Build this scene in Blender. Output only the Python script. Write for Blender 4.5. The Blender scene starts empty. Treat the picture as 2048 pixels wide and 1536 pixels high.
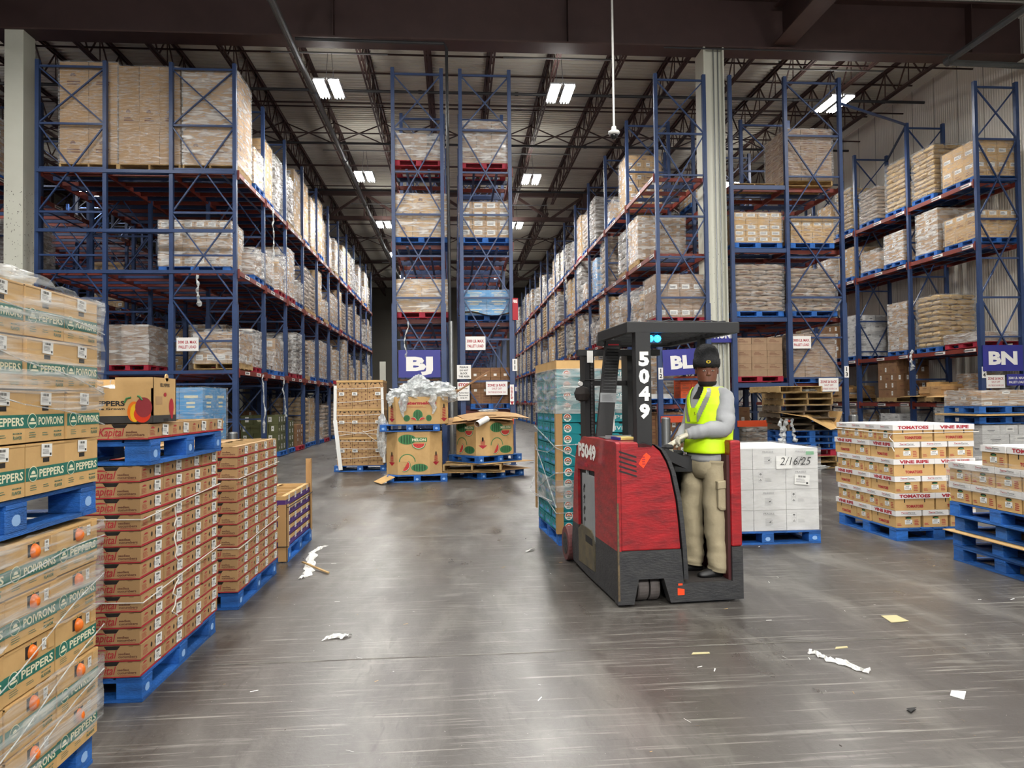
import bpy, math, random
from mathutils import Matrix, Vector
R = math.radians
rnd = random.Random(7)
SC = bpy.context.scene
COL = SC.collection

# ---------------------------------------------------------------- camera, world, exposure
CAM_H, YAW, PITCH, ROLL, FPX = 1.6, 4.46, 1.33, -0.70, 1450.0
cam_data = bpy.data.cameras.new('camera')
cam_data.sensor_width = 36.0
cam_data.lens = FPX / 2048 * 36.0
cam_data.clip_end = 300
cam = bpy.data.objects.new('camera', cam_data)
COL.objects.link(cam)
CAM_M = Matrix.Rotation(R(-YAW), 4, 'Z') @ Matrix.Rotation(R(90 + PITCH), 4, 'X') @ Matrix.Rotation(R(ROLL), 4, 'Z')
cam.matrix_world = Matrix.Translation((0, 0, CAM_H)) @ CAM_M
SC.camera = cam

world = bpy.data.worlds.new('world'); SC.world = world
world.use_nodes = True
bg = world.node_tree.nodes['Background']
bg.inputs[0].default_value = (0.80, 0.88, 1.0, 1)
bg.inputs[1].default_value = 0.15

SC.view_settings.view_transform = 'Standard'
SC.view_settings.look = 'None'
SC.view_settings.gamma = 1.0
SC.view_settings.use_curve_mapping = False
SC.view_settings.exposure = 0.88
SC.cycles.max_bounces = 6
SC.cycles.diffuse_bounces = 3
SC.cycles.glossy_bounces = 3
SC.cycles.transparent_max_bounces = 10
SC.cycles.transmission_bounces = 2
SC.cycles.caustics_reflective = False
SC.cycles.caustics_refractive = False
SC.cycles.use_adaptive_sampling = True
SC.cycles.adaptive_threshold = 0.02
SC.cycles.use_denoising = True

LAMP_W = 190.0   # watts of each half of a high bay fixture

def at(px, py, Y):
    """the point on the plane y = Y seen at this pixel of the 2048 x 1536 photograph (for placing things at a known depth)"""
    d = CAM_M.to_3x3() @ Vector(((px - 1024) / FPX, -(py - 768) / FPX, -1.0))
    return Vector((0, 0, CAM_H)) + d * (Y / d.y)

def on_floor(px, py, z=0.0):
    d = CAM_M.to_3x3() @ Vector(((px - 1024) / FPX, -(py - 768) / FPX, -1.0))
    return Vector((0, 0, CAM_H)) + d * ((z - CAM_H) / d.z)

# ---------------------------------------------------------------- materials
def lin(h):
    c = [int(h[i:i + 2], 16) / 255 for i in (0, 2, 4)]
    return tuple([(x / 12.92 if x <= 0.04045 else ((x + 0.055) / 1.055) ** 2.4) for x in c] + [1.0])

MATS = {}
def mat(name, hexc, rough=0.6, metal=0.0, bump=0.0, bscale=40.0, var=0.0, vscale=6.0, hex2=None, obj_var=0.0, emit=0.0, coat=0.0, stretch=None, spec=0.5):
    """a plain procedural surface: colour with noise towards a second colour, optional bump, brightness varied per object"""
    m = bpy.data.materials.new(name); m.use_nodes = True
    nt = m.node_tree; n = nt.nodes; l = nt.links
    b = n['Principled BSDF']
    b.inputs['Base Color'].default_value = lin(hexc)
    b.inputs['Roughness'].default_value = rough
    b.inputs['Metallic'].default_value = metal
    b.inputs['Specular IOR Level'].default_value = spec
    if coat: b.inputs['Coat Weight'].default_value = coat
    if emit:
        b.inputs['Emission Color'].default_value = lin(hexc)
        b.inputs['Emission Strength'].default_value = emit
    if var or bump or obj_var:
        tc = n.new('ShaderNodeTexCoord'); mp = n.new('ShaderNodeMapping')
        l.new(tc.outputs['Object'], mp.inputs[0])
        if stretch: mp.inputs['Scale'].default_value = stretch
        src = None
        if var:
            nz = n.new('ShaderNodeTexNoise'); nz.inputs['Scale'].default_value = vscale; nz.inputs['Detail'].default_value = 6
            nz.inputs['Roughness'].default_value = 0.65
            l.new(mp.outputs[0], nz.inputs['Vector'])
            rmp = n.new('ShaderNodeMapRange'); rmp.inputs[1].default_value = 0.38; rmp.inputs[2].default_value = 0.66
            rmp.inputs[4].default_value = var; l.new(nz.outputs[0], rmp.inputs[0])
            mx = n.new('ShaderNodeMix'); mx.data_type = 'RGBA'
            mx.inputs[6].default_value = lin(hexc); mx.inputs[7].default_value = lin(hex2 or hexc)
            l.new(rmp.outputs[0], mx.inputs[0]); src = mx.outputs[2]
        if obj_var:
            oi = n.new('ShaderNodeObjectInfo'); mr = n.new('ShaderNodeMapRange')
            mr.inputs[3].default_value = 1 - obj_var; mr.inputs[4].default_value = 1 + obj_var * 0.7
            l.new(oi.outputs['Random'], mr.inputs[0])
            hs = n.new('ShaderNodeHueSaturation'); l.new(mr.outputs[0], hs.inputs['Value'])
            if src: l.new(src, hs.inputs['Color'])
            else: hs.inputs['Color'].default_value = lin(hexc)
            src = hs.outputs[0]
        if src: l.new(src, b.inputs['Base Color'])
        if bump:
            nb = n.new('ShaderNodeTexNoise'); nb.inputs['Scale'].default_value = bscale; nb.inputs['Detail'].default_value = 4
            l.new(mp.outputs[0], nb.inputs['Vector'])
            bp = n.new('ShaderNodeBump'); bp.inputs['Strength'].default_value = bump; bp.inputs['Distance'].default_value = 0.02
            l.new(nb.outputs[0], bp.inputs['Height']); l.new(bp.outputs[0], b.inputs['Normal'])
    MATS[name] = m
    return m

CARD = mat('cardboard', 'B49064', 0.75, var=0.5, hex2='9C7A50', vscale=5, obj_var=0.10, bump=0.05, bscale=30)
CARDL = mat('light_cardboard', 'CCA66E', 0.75, var=0.5, hex2='B4905A', vscale=5, obj_var=0.08)
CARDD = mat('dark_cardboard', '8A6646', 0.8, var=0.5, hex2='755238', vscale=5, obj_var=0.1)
CARDG = mat('grey_brown_cardboard', 'A08468', 0.7, var=0.5, hex2='8A6E56', vscale=5, obj_var=0.1)
GAP = mat('shadow_gap', '1C1714', 0.9)
INK = mat('black_ink', '1A1A1A', 0.7)
GINK = mat('grey_ink', '6A6A6C', 0.7)
BINK = mat('brown_ink', '6B4230', 0.7)
RINK = mat('red_ink', 'A8202E', 0.65)
CREAM = mat('cream_ink', 'E4DFC0', 0.7)
WHITE = mat('white_paper', 'E6E6E2', 0.6)
WCARD = mat('white_carton', 'D4D4D2', 0.55, var=0.35, hex2='BEBEBC', vscale=4, obj_var=0.04)
GREENB = mat('pepper_green_band', '1E6A5C', 0.6)
TEAL = mat('teal_carton', '128A92', 0.55, var=0.3, hex2='0E7A84', vscale=4, obj_var=0.05)
TEALD = mat('dark_teal', '0B4E55', 0.7)
PURPLE = mat('purple_band', '4B2A70', 0.6)
BLUEC = mat('sky_blue_carton', '4A9AD2', 0.5, var=0.3, hex2='3F86BC', vscale=4, obj_var=0.06)
OLIVE = mat('olive_carton', '5A5E38', 0.7, obj_var=0.1)
ORANGEC = mat('orange_carton', 'C04A1C', 0.7, obj_var=0.1)
PBLUE = mat('blue_pallet_paint', '236CC4', 0.6, var=0.85, hex2='17477E', vscale=5, obj_var=0.22, bump=0.4, bscale=60, stretch=(1, 1, 4))
PRED = mat('red_pallet_paint', 'B01C38', 0.65, var=0.6, hex2='7C1428', vscale=6, obj_var=0.15, bump=0.3, bscale=50)
PWOOD = mat('bare_pallet_wood', 'B89A68', 0.8, var=0.8, hex2='80633C', vscale=6, obj_var=0.2, bump=0.4, bscale=50)
PGREY = mat('weathered_pallet_wood', '7C6C56', 0.85, var=0.8, hex2='54463A', vscale=6, obj_var=0.2, bump=0.4, bscale=50)
RBLUE = mat('rack_blue', '2A406A', 0.42, var=0.5, hex2='1E3054', vscale=3)
RORANGE = mat('rack_orange', '7E3226', 0.5, var=0.6, hex2='542018', vscale=3)
RORB = mat('bright_rack_orange', 'C8461C', 0.5, var=0.4, hex2='A03414', vscale=3)
GALV = mat('galvanised_steel', '8A8C8C', 0.4, metal=0.8)
BROWN = mat('maroon_steel', '3E2A28', 0.6, var=0.4, hex2='2E1E1C', vscale=2)
BROWNL = mat('brown_joist_steel', '4A3430', 0.6, var=0.5, hex2='352422', vscale=2)
DECKM = mat('ceiling_deck_paint', 'C6C3B8', 0.5, var=0.5, hex2='B0ACA0', vscale=0.7)
BLACK = mat('black_paint', '1E1E20', 0.45, var=0.3, hex2='2A2A2C', vscale=4)
RUBBER = mat('rubber', '2B2624', 0.8)
SIGNB = mat('navy_sign', '2A2C86', 0.45)
SIGNW = mat('white_sign', 'E8E6E2', 0.45)
PIPEM = mat('pipe_steel', '5A5C5C', 0.5, metal=0.3, var=0.4, hex2='3C3A38', vscale=3)
PIPED = mat('dark_pipe', '26262A', 0.5)
YEL = mat('yellow_label', 'D8E020', 0.5)
GRN = mat('green_label', '2FA05A', 0.5)
STRAW = mat('corner_board', 'B08A5A', 0.75, var=0.3, hex2='9A7446', vscale=3)
MELG = mat('melon_green', '3E7A48', 0.7)
MELD = mat('melon_dark_green', '1F4A2C', 0.7)
MELR = mat('melon_red', 'C23A34', 0.7)
PEPR = mat('red_pepper', 'D03A22', 0.3)
PEPO = mat('orange_pepper', 'E0701E', 0.3)
PEPY = mat('yellow_pepper', 'DDB020', 0.3)
CUKE = mat('cucumber_green', '3A5A34', 0.5, var=0.6, hex2='1E3620', vscale=20)
BAGM = mat('brown_paper_bag', 'A08A72', 0.65, var=0.5, hex2='85705A', vscale=6, obj_var=0.08, bump=0.5, bscale=14)
BAGY = mat('yellow_paper_bag', 'C0A068', 0.65, var=0.6, hex2='A08454', vscale=6, obj_var=0.08, bump=0.5, bscale=14)
GREYW = mat('grey_wrapped_goods', '8E8478', 0.6, var=0.9, hex2='6A5A48', vscale=3.5, obj_var=0.12)

def film_mat(name, lo, hi, scale, tint='DADADA', rough=0.22, bump=0.6, stretch=(1, 1, 5)):
    """clear stretch film: mostly see through, with glossy streaked wrinkles"""
    m = bpy.data.materials.new(name); m.use_nodes = True
    nt = m.node_tree; n = nt.nodes; l = nt.links
    b = n['Principled BSDF']; b.inputs['Base Color'].default_value = lin(tint)
    b.inputs['Roughness'].default_value = rough; b.inputs['Specular IOR Level'].default_value = 0.9
    tr = n.new('ShaderNodeBsdfTransparent'); tr.inputs[0].default_value = (0.97, 0.97, 0.97, 1)
    mx = n.new('ShaderNodeMixShader')
    tc = n.new('ShaderNodeTexCoord'); mp = n.new('ShaderNodeMapping'); mp.inputs['Scale'].default_value = stretch
    mp.inputs['Rotation'].default_value = (0.25, 0.2, 0)
    l.new(tc.outputs['Object'], mp.inputs[0])
    nz = n.new('ShaderNodeTexNoise'); nz.inputs['Scale'].default_value = scale; nz.inputs['Detail'].default_value = 5
    nz.inputs['Distortion'].default_value = 0.8
    l.new(mp.outputs[0], nz.inputs['Vector'])
    rmp = n.new('ShaderNodeMapRange'); rmp.inputs[1].default_value = 0.42; rmp.inputs[2].default_value = 0.68
    rmp.inputs[3].default_value = lo; rmp.inputs[4].default_value = hi
    l.new(nz.outputs[0], rmp.inputs[0]); l.new(rmp.outputs[0], mx.inputs[0])
    l.new(tr.outputs[0], mx.inputs[1]); l.new(b.outputs[0], mx.inputs[2])
    bp = n.new('ShaderNodeBump'); bp.inputs['Strength'].default_value = bump; bp.inputs['Distance'].default_value = 0.04
    l.new(nz.outputs[0], bp.inputs['Height']); l.new(bp.outputs[0], b.inputs['Normal'])
    l.new(mx.outputs[0], n['Material Output'].inputs[0])
    MATS[name] = m
    return m
FILM = film_mat('stretch_film', 0.18, 0.72, 2.6, tint='E6E6E4', rough=0.2)
FILMN = film_mat('thin_stretch_film', 0.06, 0.42, 5.0, bump=0.35, stretch=(1, 1, 6))
FILMW = film_mat('crumpled_film', 0.30, 0.85, 9.0, tint='D8DCDC', rough=0.3, stretch=(1, 1, 1))

# ---------------------------------------------------------------- mesh building
_txt = {}
def text_geo(s, bold):
    key = (s, bold)
    if key not in _txt:
        cu = bpy.data.curves.new('lettering', 'FONT'); cu.body = s; cu.size = 1.0
        cu.offset = bold; cu.resolution_u = 2; cu.align_x = 'LEFT'; cu.space_line = 1.0
        o = bpy.data.objects.new('lettering', cu); COL.objects.link(o)
        dg = bpy.context.evaluated_depsgraph_get(); dg.update()
        me = bpy.data.meshes.new_from_object(o.evaluated_get(dg))
        v = [(p.co.x, p.co.y) for p in me.vertices]; f = [tuple(p.vertices) for p in me.polygons]
        bpy.data.objects.remove(o); bpy.data.curves.remove(cu); bpy.data.meshes.remove(me)
        _txt[key] = (v, f)
    return _txt[key]

class MB:
    def __init__(s): s.v = []; s.f = []; s.m = []; s.mats = []
    def mi(s, m):
        if m not in s.mats: s.mats.append(m)
        return s.mats.index(m)
    def face(s, pts, m):
        i = len(s.v); s.v += [tuple(p) for p in pts]; s.f.append(tuple(range(i, i + len(pts)))); s.m.append(s.mi(m)); return s
    def box(s, a, b, m, M=None):
        x0, y0, z0 = a; x1, y1, z1 = b; i = len(s.v)
        c = [(x0, y0, z0), (x1, y0, z0), (x1, y1, z0), (x0, y1, z0), (x0, y0, z1), (x1, y0, z1), (x1, y1, z1), (x0, y1, z1)]
        if M: c = [tuple(M @ Vector(p)) for p in c]
        s.v += c; k = s.mi(m)
        for q in ((0, 3, 2, 1), (4, 5, 6, 7), (0, 1, 5, 4), (1, 2, 6, 5), (2, 3, 7, 6), (3, 0, 4, 7)):
            s.f.append(tuple(i + j for j in q)); s.m.append(k)
        return s
    def cbox(s, c, d, m, rz=0, rx=0, ry=0):
        M = Matrix.Translation(c) @ Matrix.Rotation(rz, 4, 'Z') @ Matrix.Rotation(ry, 4, 'Y') @ Matrix.Rotation(rx, 4, 'X')
        return s.box([-x / 2 for x in d], [x / 2 for x in d], m, M)
    def bar(s, p, q, w, h, m, up=(0, 0, 1)):
        p = Vector(p); q = Vector(q); d = (q - p).normalized(); u = Vector(up)
        if abs(d.dot(u)) > 0.98: u = Vector((0, 1, 0))
        r = d.cross(u).normalized(); u = r.cross(d).normalized()
        i = len(s.v)
        for e in (p, q):
            for a, b in ((-1, -1), (1, -1), (1, 1), (-1, 1)): s.v.append(tuple(e + r * (a * w / 2) + u * (b * h / 2)))
        k = s.mi(m)
        for f in ((0, 1, 2, 3), (7, 6, 5, 4), (0, 4, 5, 1), (1, 5, 6, 2), (2, 6, 7, 3), (3, 7, 4, 0)):
            s.f.append(tuple(i + j for j in f)); s.m.append(k)
        return s
    def tube(s, pts, r, m, n=8, cap=True, closed=False):
        pts = [Vector(p) for p in pts]; rs = r if isinstance(r, (list, tuple)) else [r] * len(pts)
        rings = []; u = None
        for k, p in enumerate(pts):
            a = pts[max(k - 1, 0)]; b = pts[min(k + 1, len(pts) - 1)]; d = (b - a)
            d = d.normalized() if d.length > 1e-9 else Vector((0, 0, 1))
            if u is None:
                u = d.orthogonal().normalized()
            else:
                u = (u - d * u.dot(d)); u = u.normalized() if u.length > 1e-6 else d.orthogonal().normalized()
            w = d.cross(u)
            rings.append([tuple(p + (u * math.cos(2 * math.pi * j / n) + w * math.sin(2 * math.pi * j / n)) * rs[k]) for j in range(n)])
        return s.rings(rings, m, cap)
    def rings(s, rings, m, cap=True, close=True):
        i = len(s.v); n = len(rings[0]); k = s.mi(m)
        for r_ in rings: s.v += [tuple(p) for p in r_]
        for a in range(len(rings) - 1):
            for j in range(n if close else n - 1):
                j2 = (j + 1) % n
                s.f.append((i + a * n + j, i + a * n + j2, i + (a + 1) * n + j2, i + (a + 1) * n + j)); s.m.append(k)
        if cap:
            s.f.append(tuple(i + j for j in reversed(range(n)))); s.m.append(k)
            s.f.append(tuple(i + (len(rings) - 1) * n + j for j in range(n))); s.m.append(k)
        return s
    def lathe(s, prof, c, m, n=16, axis='z'):
        c = Vector(c); rings = []
        for r, h in prof:
            ring = []
            for j in range(n):
                a = 2 * math.pi * j / n; x, y = r * math.cos(a), r * math.sin(a)
                ring.append(c + Vector({'z': (x, y, h), 'x': (h, x, y), 'y': (y, h, x)}[axis]))
            rings.append(ring)
        return s.rings(rings, m)
    def prism(s, poly, O, Rv, U, depth, m, mside=None):
        """outline in the plane O + x Rv + y U, pushed back by depth along -(Rv x U)"""
        O = Vector(O); Rv = Vector(Rv); U = Vector(U); N = Rv.cross(U).normalized()
        a = [O + Rv * x + U * y for x, y in poly]; b = [p - N * depth for p in a]
        i = len(s.v); n = len(poly); s.v += [tuple(p) for p in a + b]; k = s.mi(m); k2 = s.mi(mside or m)
        s.f.append(tuple(range(i, i + n))); s.m.append(k)
        s.f.append(tuple(i + n + j for j in reversed(range(n)))); s.m.append(k)
        for j in range(n):
            j2 = (j + 1) % n; s.f.append((i + j, i + n + j, i + n + j2, i + j2)); s.m.append(k2)
        return s
    def rect(s, O, Rv, U, x0, y0, x1, y1, m, off=0.0):
        O = Vector(O); Rv = Vector(Rv); U = Vector(U); N = Rv.cross(U).normalized() * off
        return s.face([O + Rv * x + U * y + N for x, y in ((x0, y0), (x1, y0), (x1, y1), (x0, y1))], m)
    def disc(s, O, Rv, U, cx, cy, rx, ry, m, off=0.0, n=14, a0=0, a1=360, rot=0):
        O = Vector(O); Rv = Vector(Rv); U = Vector(U); N = Rv.cross(U).normalized() * off
        pts = []
        full = abs(a1 - a0) >= 360
        for j in range(n + (0 if full else 1)):
            a = R(a0 + (a1 - a0) * j / n); x, y = rx * math.cos(a), ry * math.sin(a)
            c_, s_ = math.cos(R(rot)), math.sin(R(rot))
            pts.append(O + Rv * (cx + x * c_ - y * s_) + U * (cy + x * s_ + y * c_) + N)
        return s.face(pts, m)
    def poly(s, O, Rv, U, pts, m, off=0.0):
        O = Vector(O); Rv = Vector(Rv); U = Vector(U); N = Rv.cross(U).normalized() * off
        return s.face([O + Rv * x + U * y + N for x, y in pts], m)
    def text(s, t, O, Rv, U, x, y, h, m, bold=0.02, w=None, off=0.0015, align='l', slant=0.0):
        """lettering of cap height h with its baseline at (x, y); squeezed to width w if given"""
        v, f = text_geo(t, bold)
        if not v: return s
        x0 = min(p[0] for p in v); x1 = max(p[0] for p in v); y0 = min(p[1] for p in v); y1 = max(p[1] for p in v)
        sy = h / 0.69; sx = sy if w is None else w / max(x1 - x0, 1e-6)
        ww = (x1 - x0) * sx
        ox = x - (ww / 2 if align == 'c' else ww if align == 'r' else 0)
        O = Vector(O); Rv = Vector(Rv); U = Vector(U); N = Rv.cross(U).normalized() * off
        i = len(s.v); k = s.mi(m)
        for a, b in v: s.v.append(tuple(O + Rv * (ox + (a - x0) * sx + slant * b * sy) + U * (y + b * sy) + N))
        for q in f: s.f.append(tuple(i + j for j in q)); s.m.append(k)
        return s
    def lines(s, O, Rv, U, x0, y0, x1, y1, n, m, off=0.0015, seed=3, th=0.5):
        rr = random.Random(seed); h = (y1 - y0) / n
        for k in range(n):
            y = y1 - (k + 1) * h; s.rect(O, Rv, U, x0, y + h * (0.5 - th / 2), x0 + (x1 - x0) * rr.uniform(0.6, 1), y + h * (0.5 + th / 2), m, off)
        return s
    def sticker(s, O, Rv, U, x0, y0, w, h, off=0.0015, tilt=0.0):
        O = Vector(O) + Vector(Rv) * x0 + Vector(U) * y0
        Rv = Vector(Rv); U = Vector(U)
        R2 = Rv * math.cos(tilt) + U * math.sin(tilt); U2 = U * math.cos(tilt) - Rv * math.sin(tilt)
        s.rect(O, R2, U2, 0, 0, w, h, WHITE, off)
        for k in range(7): s.rect(O, R2, U2, w * (0.22 + 0.08 * k), h * 0.7, w * (0.22 + 0.08 * k + (0.05 if k % 3 else 0.03)), h * 0.9, INK, off + 0.0008)
        s.lines(O, R2, U2, w * 0.1, h * 0.2, w * 0.75, h * 0.62, 4, GINK, off + 0.0008, seed=5, th=0.3)
        s.rect(O, R2, U2, w * 0.78, h * 0.1, w * 0.92, h * 0.28, INK, off + 0.0008)
        return s
    def add(s, o, M):
        i = len(s.v); s.v += [tuple(M @ Vector(p)) for p in o.v]
        for f, k in zip(o.f, o.m): s.f.append(tuple(i + j for j in f)); s.m.append(s.mi(o.mats[k]))
        return s
    def mesh(s, name, smooth=False):
        me = bpy.data.meshes.new(name); me.from_pydata(s.v, [], s.f)
        for m in s.mats: me.materials.append(m)
        me.polygons.foreach_set('material_index', s.m)
        if smooth: me.polygons.foreach_set('use_smooth', [True] * len(s.f))
        me.update(); return me
    def build(s, name, parent=None, smooth=False, bevel=0.0, loc=None, rz=0.0, sub=0):
        me = s.mesh(name, smooth); o = bpy.data.objects.new(name, me); COL.objects.link(o)
        if parent: o.parent = parent
        if loc is not None: o.location = loc
        if rz: o.rotation_euler.z = rz
        if bevel:
            b = o.modifiers.new('bevel', 'BEVEL'); b.width = bevel; b.segments = 2; b.limit_method = 'ANGLE'; b.angle_limit = R(40)
        if sub:
            b = o.modifiers.new('subdivision', 'SUBSURF'); b.levels = sub; b.render_levels = sub
        return o

def weld(o):
    b = o.modifiers.new('weld', 'WELD'); b.merge_threshold = 0.0004
    return o

def tag(o, label, cat, group=None, kind=None):
    if label: o['label'] = label
    if cat: o['category'] = cat
    if group: o['group'] = group
    if kind: o['kind'] = kind
    return o

def thing(name, label, cat, loc=(0, 0, 0), rz=0.0, group=None):
    o = bpy.data.objects.new(name, None); COL.objects.link(o); o.location = loc; o.rotation_euler.z = rz
    o.empty_display_size = 0.1
    return tag(o, label, cat, group)

def struct(name, mb, smooth=False, **k):
    o = mb.build(name, smooth=smooth, **k); o['kind'] = 'structure'; return o

def dup(root, loc, rz=0.0, label=None, group=None, scale=None, top=True):
    r = root.copy(); COL.objects.link(r)
    for ch in root.children:
        c = dup(ch, ch.location.copy(), ch.rotation_euler.z, top=False); c.parent = r
        c.matrix_parent_inverse = ch.matrix_parent_inverse.copy()
    if top:
        r.location = loc; r.rotation_euler.z = rz
        if scale: r.scale = scale
        if label: r['label'] = label
        if group: r['group'] = group
    return r

class Proto:
    """first placing moves the prototype itself, later ones copy it"""
    def __init__(s, root): s.root = root; s.used = False
    def put(s, loc, rz=0.0, label=None, group=None, scale=None):
        if not s.used:
            s.used = True; r = s.root; r.location = loc; r.rotation_euler.z = rz
            if scale: r.scale = scale
            if label: r['label'] = label
            if group: r['group'] = group
            return r
        g = dup(s.root, loc, rz, label, group, scale)
        if scale is None: g.scale = (1, 1, 1)
        return g
    def drop(s):
        if not s.used:
            for c in list(s.root.children_recursive): bpy.data.objects.remove(c)
            bpy.data.objects.remove(s.root)

ORD = ['first', 'second', 'third', 'fourth', 'fifth', 'sixth', 'seventh', 'eighth', 'ninth', 'tenth', 'eleventh', 'twelfth', 'thirteenth', 'fourteenth', 'fifteenth', 'sixteenth', 'seventeenth', 'eighteenth', 'nineteenth', 'twentieth', 'twenty-first', 'twenty-second', 'twenty-third', 'twenty-fourth', 'twenty-fifth', 'twenty-sixth', 'twenty-seventh', 'twenty-eighth', 'twenty-ninth', 'thirtieth']
X_, Y_, Z_ = Vector((1, 0, 0)), Vector((0, 1, 0)), Vector((0, 0, 1))
# ================================================================ building shell
WX, FARY, DZ = 15.6, 68.0, 12.3
# floor: worn sealed concrete
fm = bpy.data.materials.new('worn_concrete'); fm.use_nodes = True
def _floor(nt):
    n = nt.nodes; l = nt.links; b = n['Principled BSDF']
    tc = n.new('ShaderNodeTexCoord')
    def noise(scale, det, st=(1, 1, 1), rot=0, dist=0.0):
        mp = n.new('ShaderNodeMapping'); mp.inputs['Scale'].default_value = st; mp.inputs['Rotation'].default_value = (0, 0, rot)
        l.new(tc.outputs['Object'], mp.inputs[0]); z = n.new('ShaderNodeTexNoise'); z.inputs['Scale'].default_value = scale
        z.inputs['Detail'].default_value = det; z.inputs['Roughness'].default_value = 0.6; z.inputs['Distortion'].default_value = dist
        l.new(mp.outputs[0], z.inputs['Vector']); return z.outputs[0]
    def rng(s, a, b_, c=0.0, d=1.0):
        r = n.new('ShaderNodeMapRange'); r.inputs[1].default_value = a; r.inputs[2].default_value = b_; r.inputs[3].default_value = c; r.inputs[4].default_value = d
        l.new(s, r.inputs[0]); return r.outputs[0]
    def mix(f, a, c):
        m = n.new('ShaderNodeMix'); m.data_type = 'RGBA'
        if isinstance(f, float): m.inputs[0].default_value = f
        else: l.new(f, m.inputs[0])
        for s, v in ((6, a), (7, c)):
            if isinstance(v, str): m.inputs[s].default_value = lin(v)
            else: l.new(v, m.inputs[s])
        return m.outputs[2]
    c = mix(rng(noise(0.5, 6, (1, 0.5, 1)), 0.35, 0.68), '3C3835', '514E4A')
    c = mix(rng(noise(2.2, 8, (1, 0.35, 1), 0.15, 0.5), 0.5, 0.72, 0, 0.6), c, '7A7872')
    c = mix(rng(noise(3.0, 6, (2.2, 0.25, 1), 0.5), 0.55, 0.75, 0, 0.55), c, '3F3B38')
    c = mix(rng(noise(5.0, 5, (0.25, 2.5, 1), 0.25), 0.6, 0.74, 0, 0.5), c, '96948E')
    c = mix(rng(noise(9.0, 4, (0.12, 3.5, 1), -0.5), 0.64, 0.72, 0, 0.45), c, 'A8A69E')
    c = mix(rng(noise(9.0, 4, (0.12, 3.5, 1), 1.1), 0.65, 0.72, 0, 0.4), c, 'A09E98')
    c = mix(rng(noise(7.0, 8, (1.6, 0.5, 1), 0.9, 1.5), 0.56, 0.70, 0, 0.6), c, '35312E')
    c = mix(rng(noise(14.0, 6, (0.08, 3.0, 1), 0.2, 0.3), 0.58, 0.68, 0, 0.6), c, '9A9890')
    c = mix(rng(noise(14.0, 6, (0.06, 3.0, 1), -1.0, 0.3), 0.62, 0.70, 0, 0.5), c, '2E2A28')
    c = mix(rng(noise(60, 3), 0.70, 0.76, 0, 0.8), c, 'B8B6AE')
    l.new(c, b.inputs['Base Color'])
    l.new(rng(noise(1.6, 6, (1, 0.4, 1), 0.2), 0.3, 0.7, 0.24, 0.46), b.inputs['Roughness'])
    bp = n.new('ShaderNodeBump'); bp.inputs['Strength'].default_value = 0.12; bp.inputs['Distance'].default_value = 0.01
    l.new(noise(30, 6), bp.inputs['Height']); l.new(bp.outputs[0], b.inputs['Normal'])
_floor(fm.node_tree)
mb = MB(); mb.face([(-34, -14, 0), (WX, -14, 0), (WX, FARY, 0), (-34, FARY, 0)], fm)
struct('floor', mb)
# saw cut joints with pale filler
JOINT = mat('joint_filler', 'A4A29A', 0.6, var=0.9, hex2='6A6864', vscale=9)
JD = mat('old_joint', '55524C', 0.7, var=0.9, hex2='7A7870', vscale=9)
mb = MB()
for y, a, b, w, m in ((8.72, -1.6, 2.9, 0.02, JOINT), (4.62, -1.5, 3.0, 0.012, JD), (13.2, -2.5, 5, 0.014, JD), (16.0, -9, 13, 0.02, JD)):
    x = a
    while x < b:
        x2 = min(b, x + 0.25); j = 0.004 * math.sin(x * 5 + y)
        mb.face([(x, y - w / 2 + j, 0.0015), (x2, y - w / 2 + j, 0.0015), (x2, y + w / 2 + j, 0.0015), (x, y + w / 2 + j, 0.0015)], m); x = x2
struct('trim_1', mb)

# corrugated roof deck, ribs running across the aisles
mb = MB(); y = -14.0; rings = []
while y < FARY:
    for dy, z in ((0, 0), (0.05, 0), (0.075, 0.06), (0.175, 0.06), (0.2, 0)):
        rings.append(((-34, y + dy, DZ + z), (WX, y + dy, DZ + z)))
    y += 0.2
mb.rings(rings, DECKM, cap=False, close=False)
struct('ceiling', mb)

WALLM = bpy.data.materials.new('ribbed_wall_panel'); WALLM.use_nodes = True
def _wall(nt):
    n = nt.nodes; l = nt.links; b = n['Principled BSDF']; b.inputs['Roughness'].default_value = 0.4
    b.inputs['Base Color'].default_value = lin('EAE6DC')
    tc = n.new('ShaderNodeTexCoord'); w = n.new('ShaderNodeTexWave'); w.bands_direction = 'Y'; w.inputs['Scale'].default_value = 3.2
    l.new(tc.outputs['Object'], w.inputs[0])
    bp = n.new('ShaderNodeBump'); bp.inputs['Strength'].default_value = 0.35; bp.inputs['Distance'].default_value = 0.02
    l.new(w.outputs[1], bp.inputs['Height']); l.new(bp.outputs[0], b.inputs['Normal'])
_wall(WALLM.node_tree)
SEAM = mat('panel_seam', '8A8880', 0.6)
mb = MB(); mb.box((WX, -14, 0), (WX + 0.2, FARY, DZ + 0.3), WALLM)
struct('wall_right', mb)
mb = MB(); y = -13.0
while y < FARY: mb.box((WX - 0.006, y, 0.3), (WX, y + 0.02, DZ), SEAM); y += 1.1
mb.box((WX - 0.05, -14, DZ - 0.35), (WX, FARY, DZ), mat('wall_cap', 'DEDACE', 0.5))
struct('trim_2', mb)
DARKW = mat('far_wall_panel', '5C5850', 0.7)
mb = MB(); mb.box((-34, FARY, 0), (WX + 0.2, FARY + 0.2, DZ + 0.3), DARKW); struct('wall_back', mb)
mb = MB(); mb.box((-34.2, -14, 0), (-34, FARY, DZ + 0.3), DARKW); struct('wall_left', mb)

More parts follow.
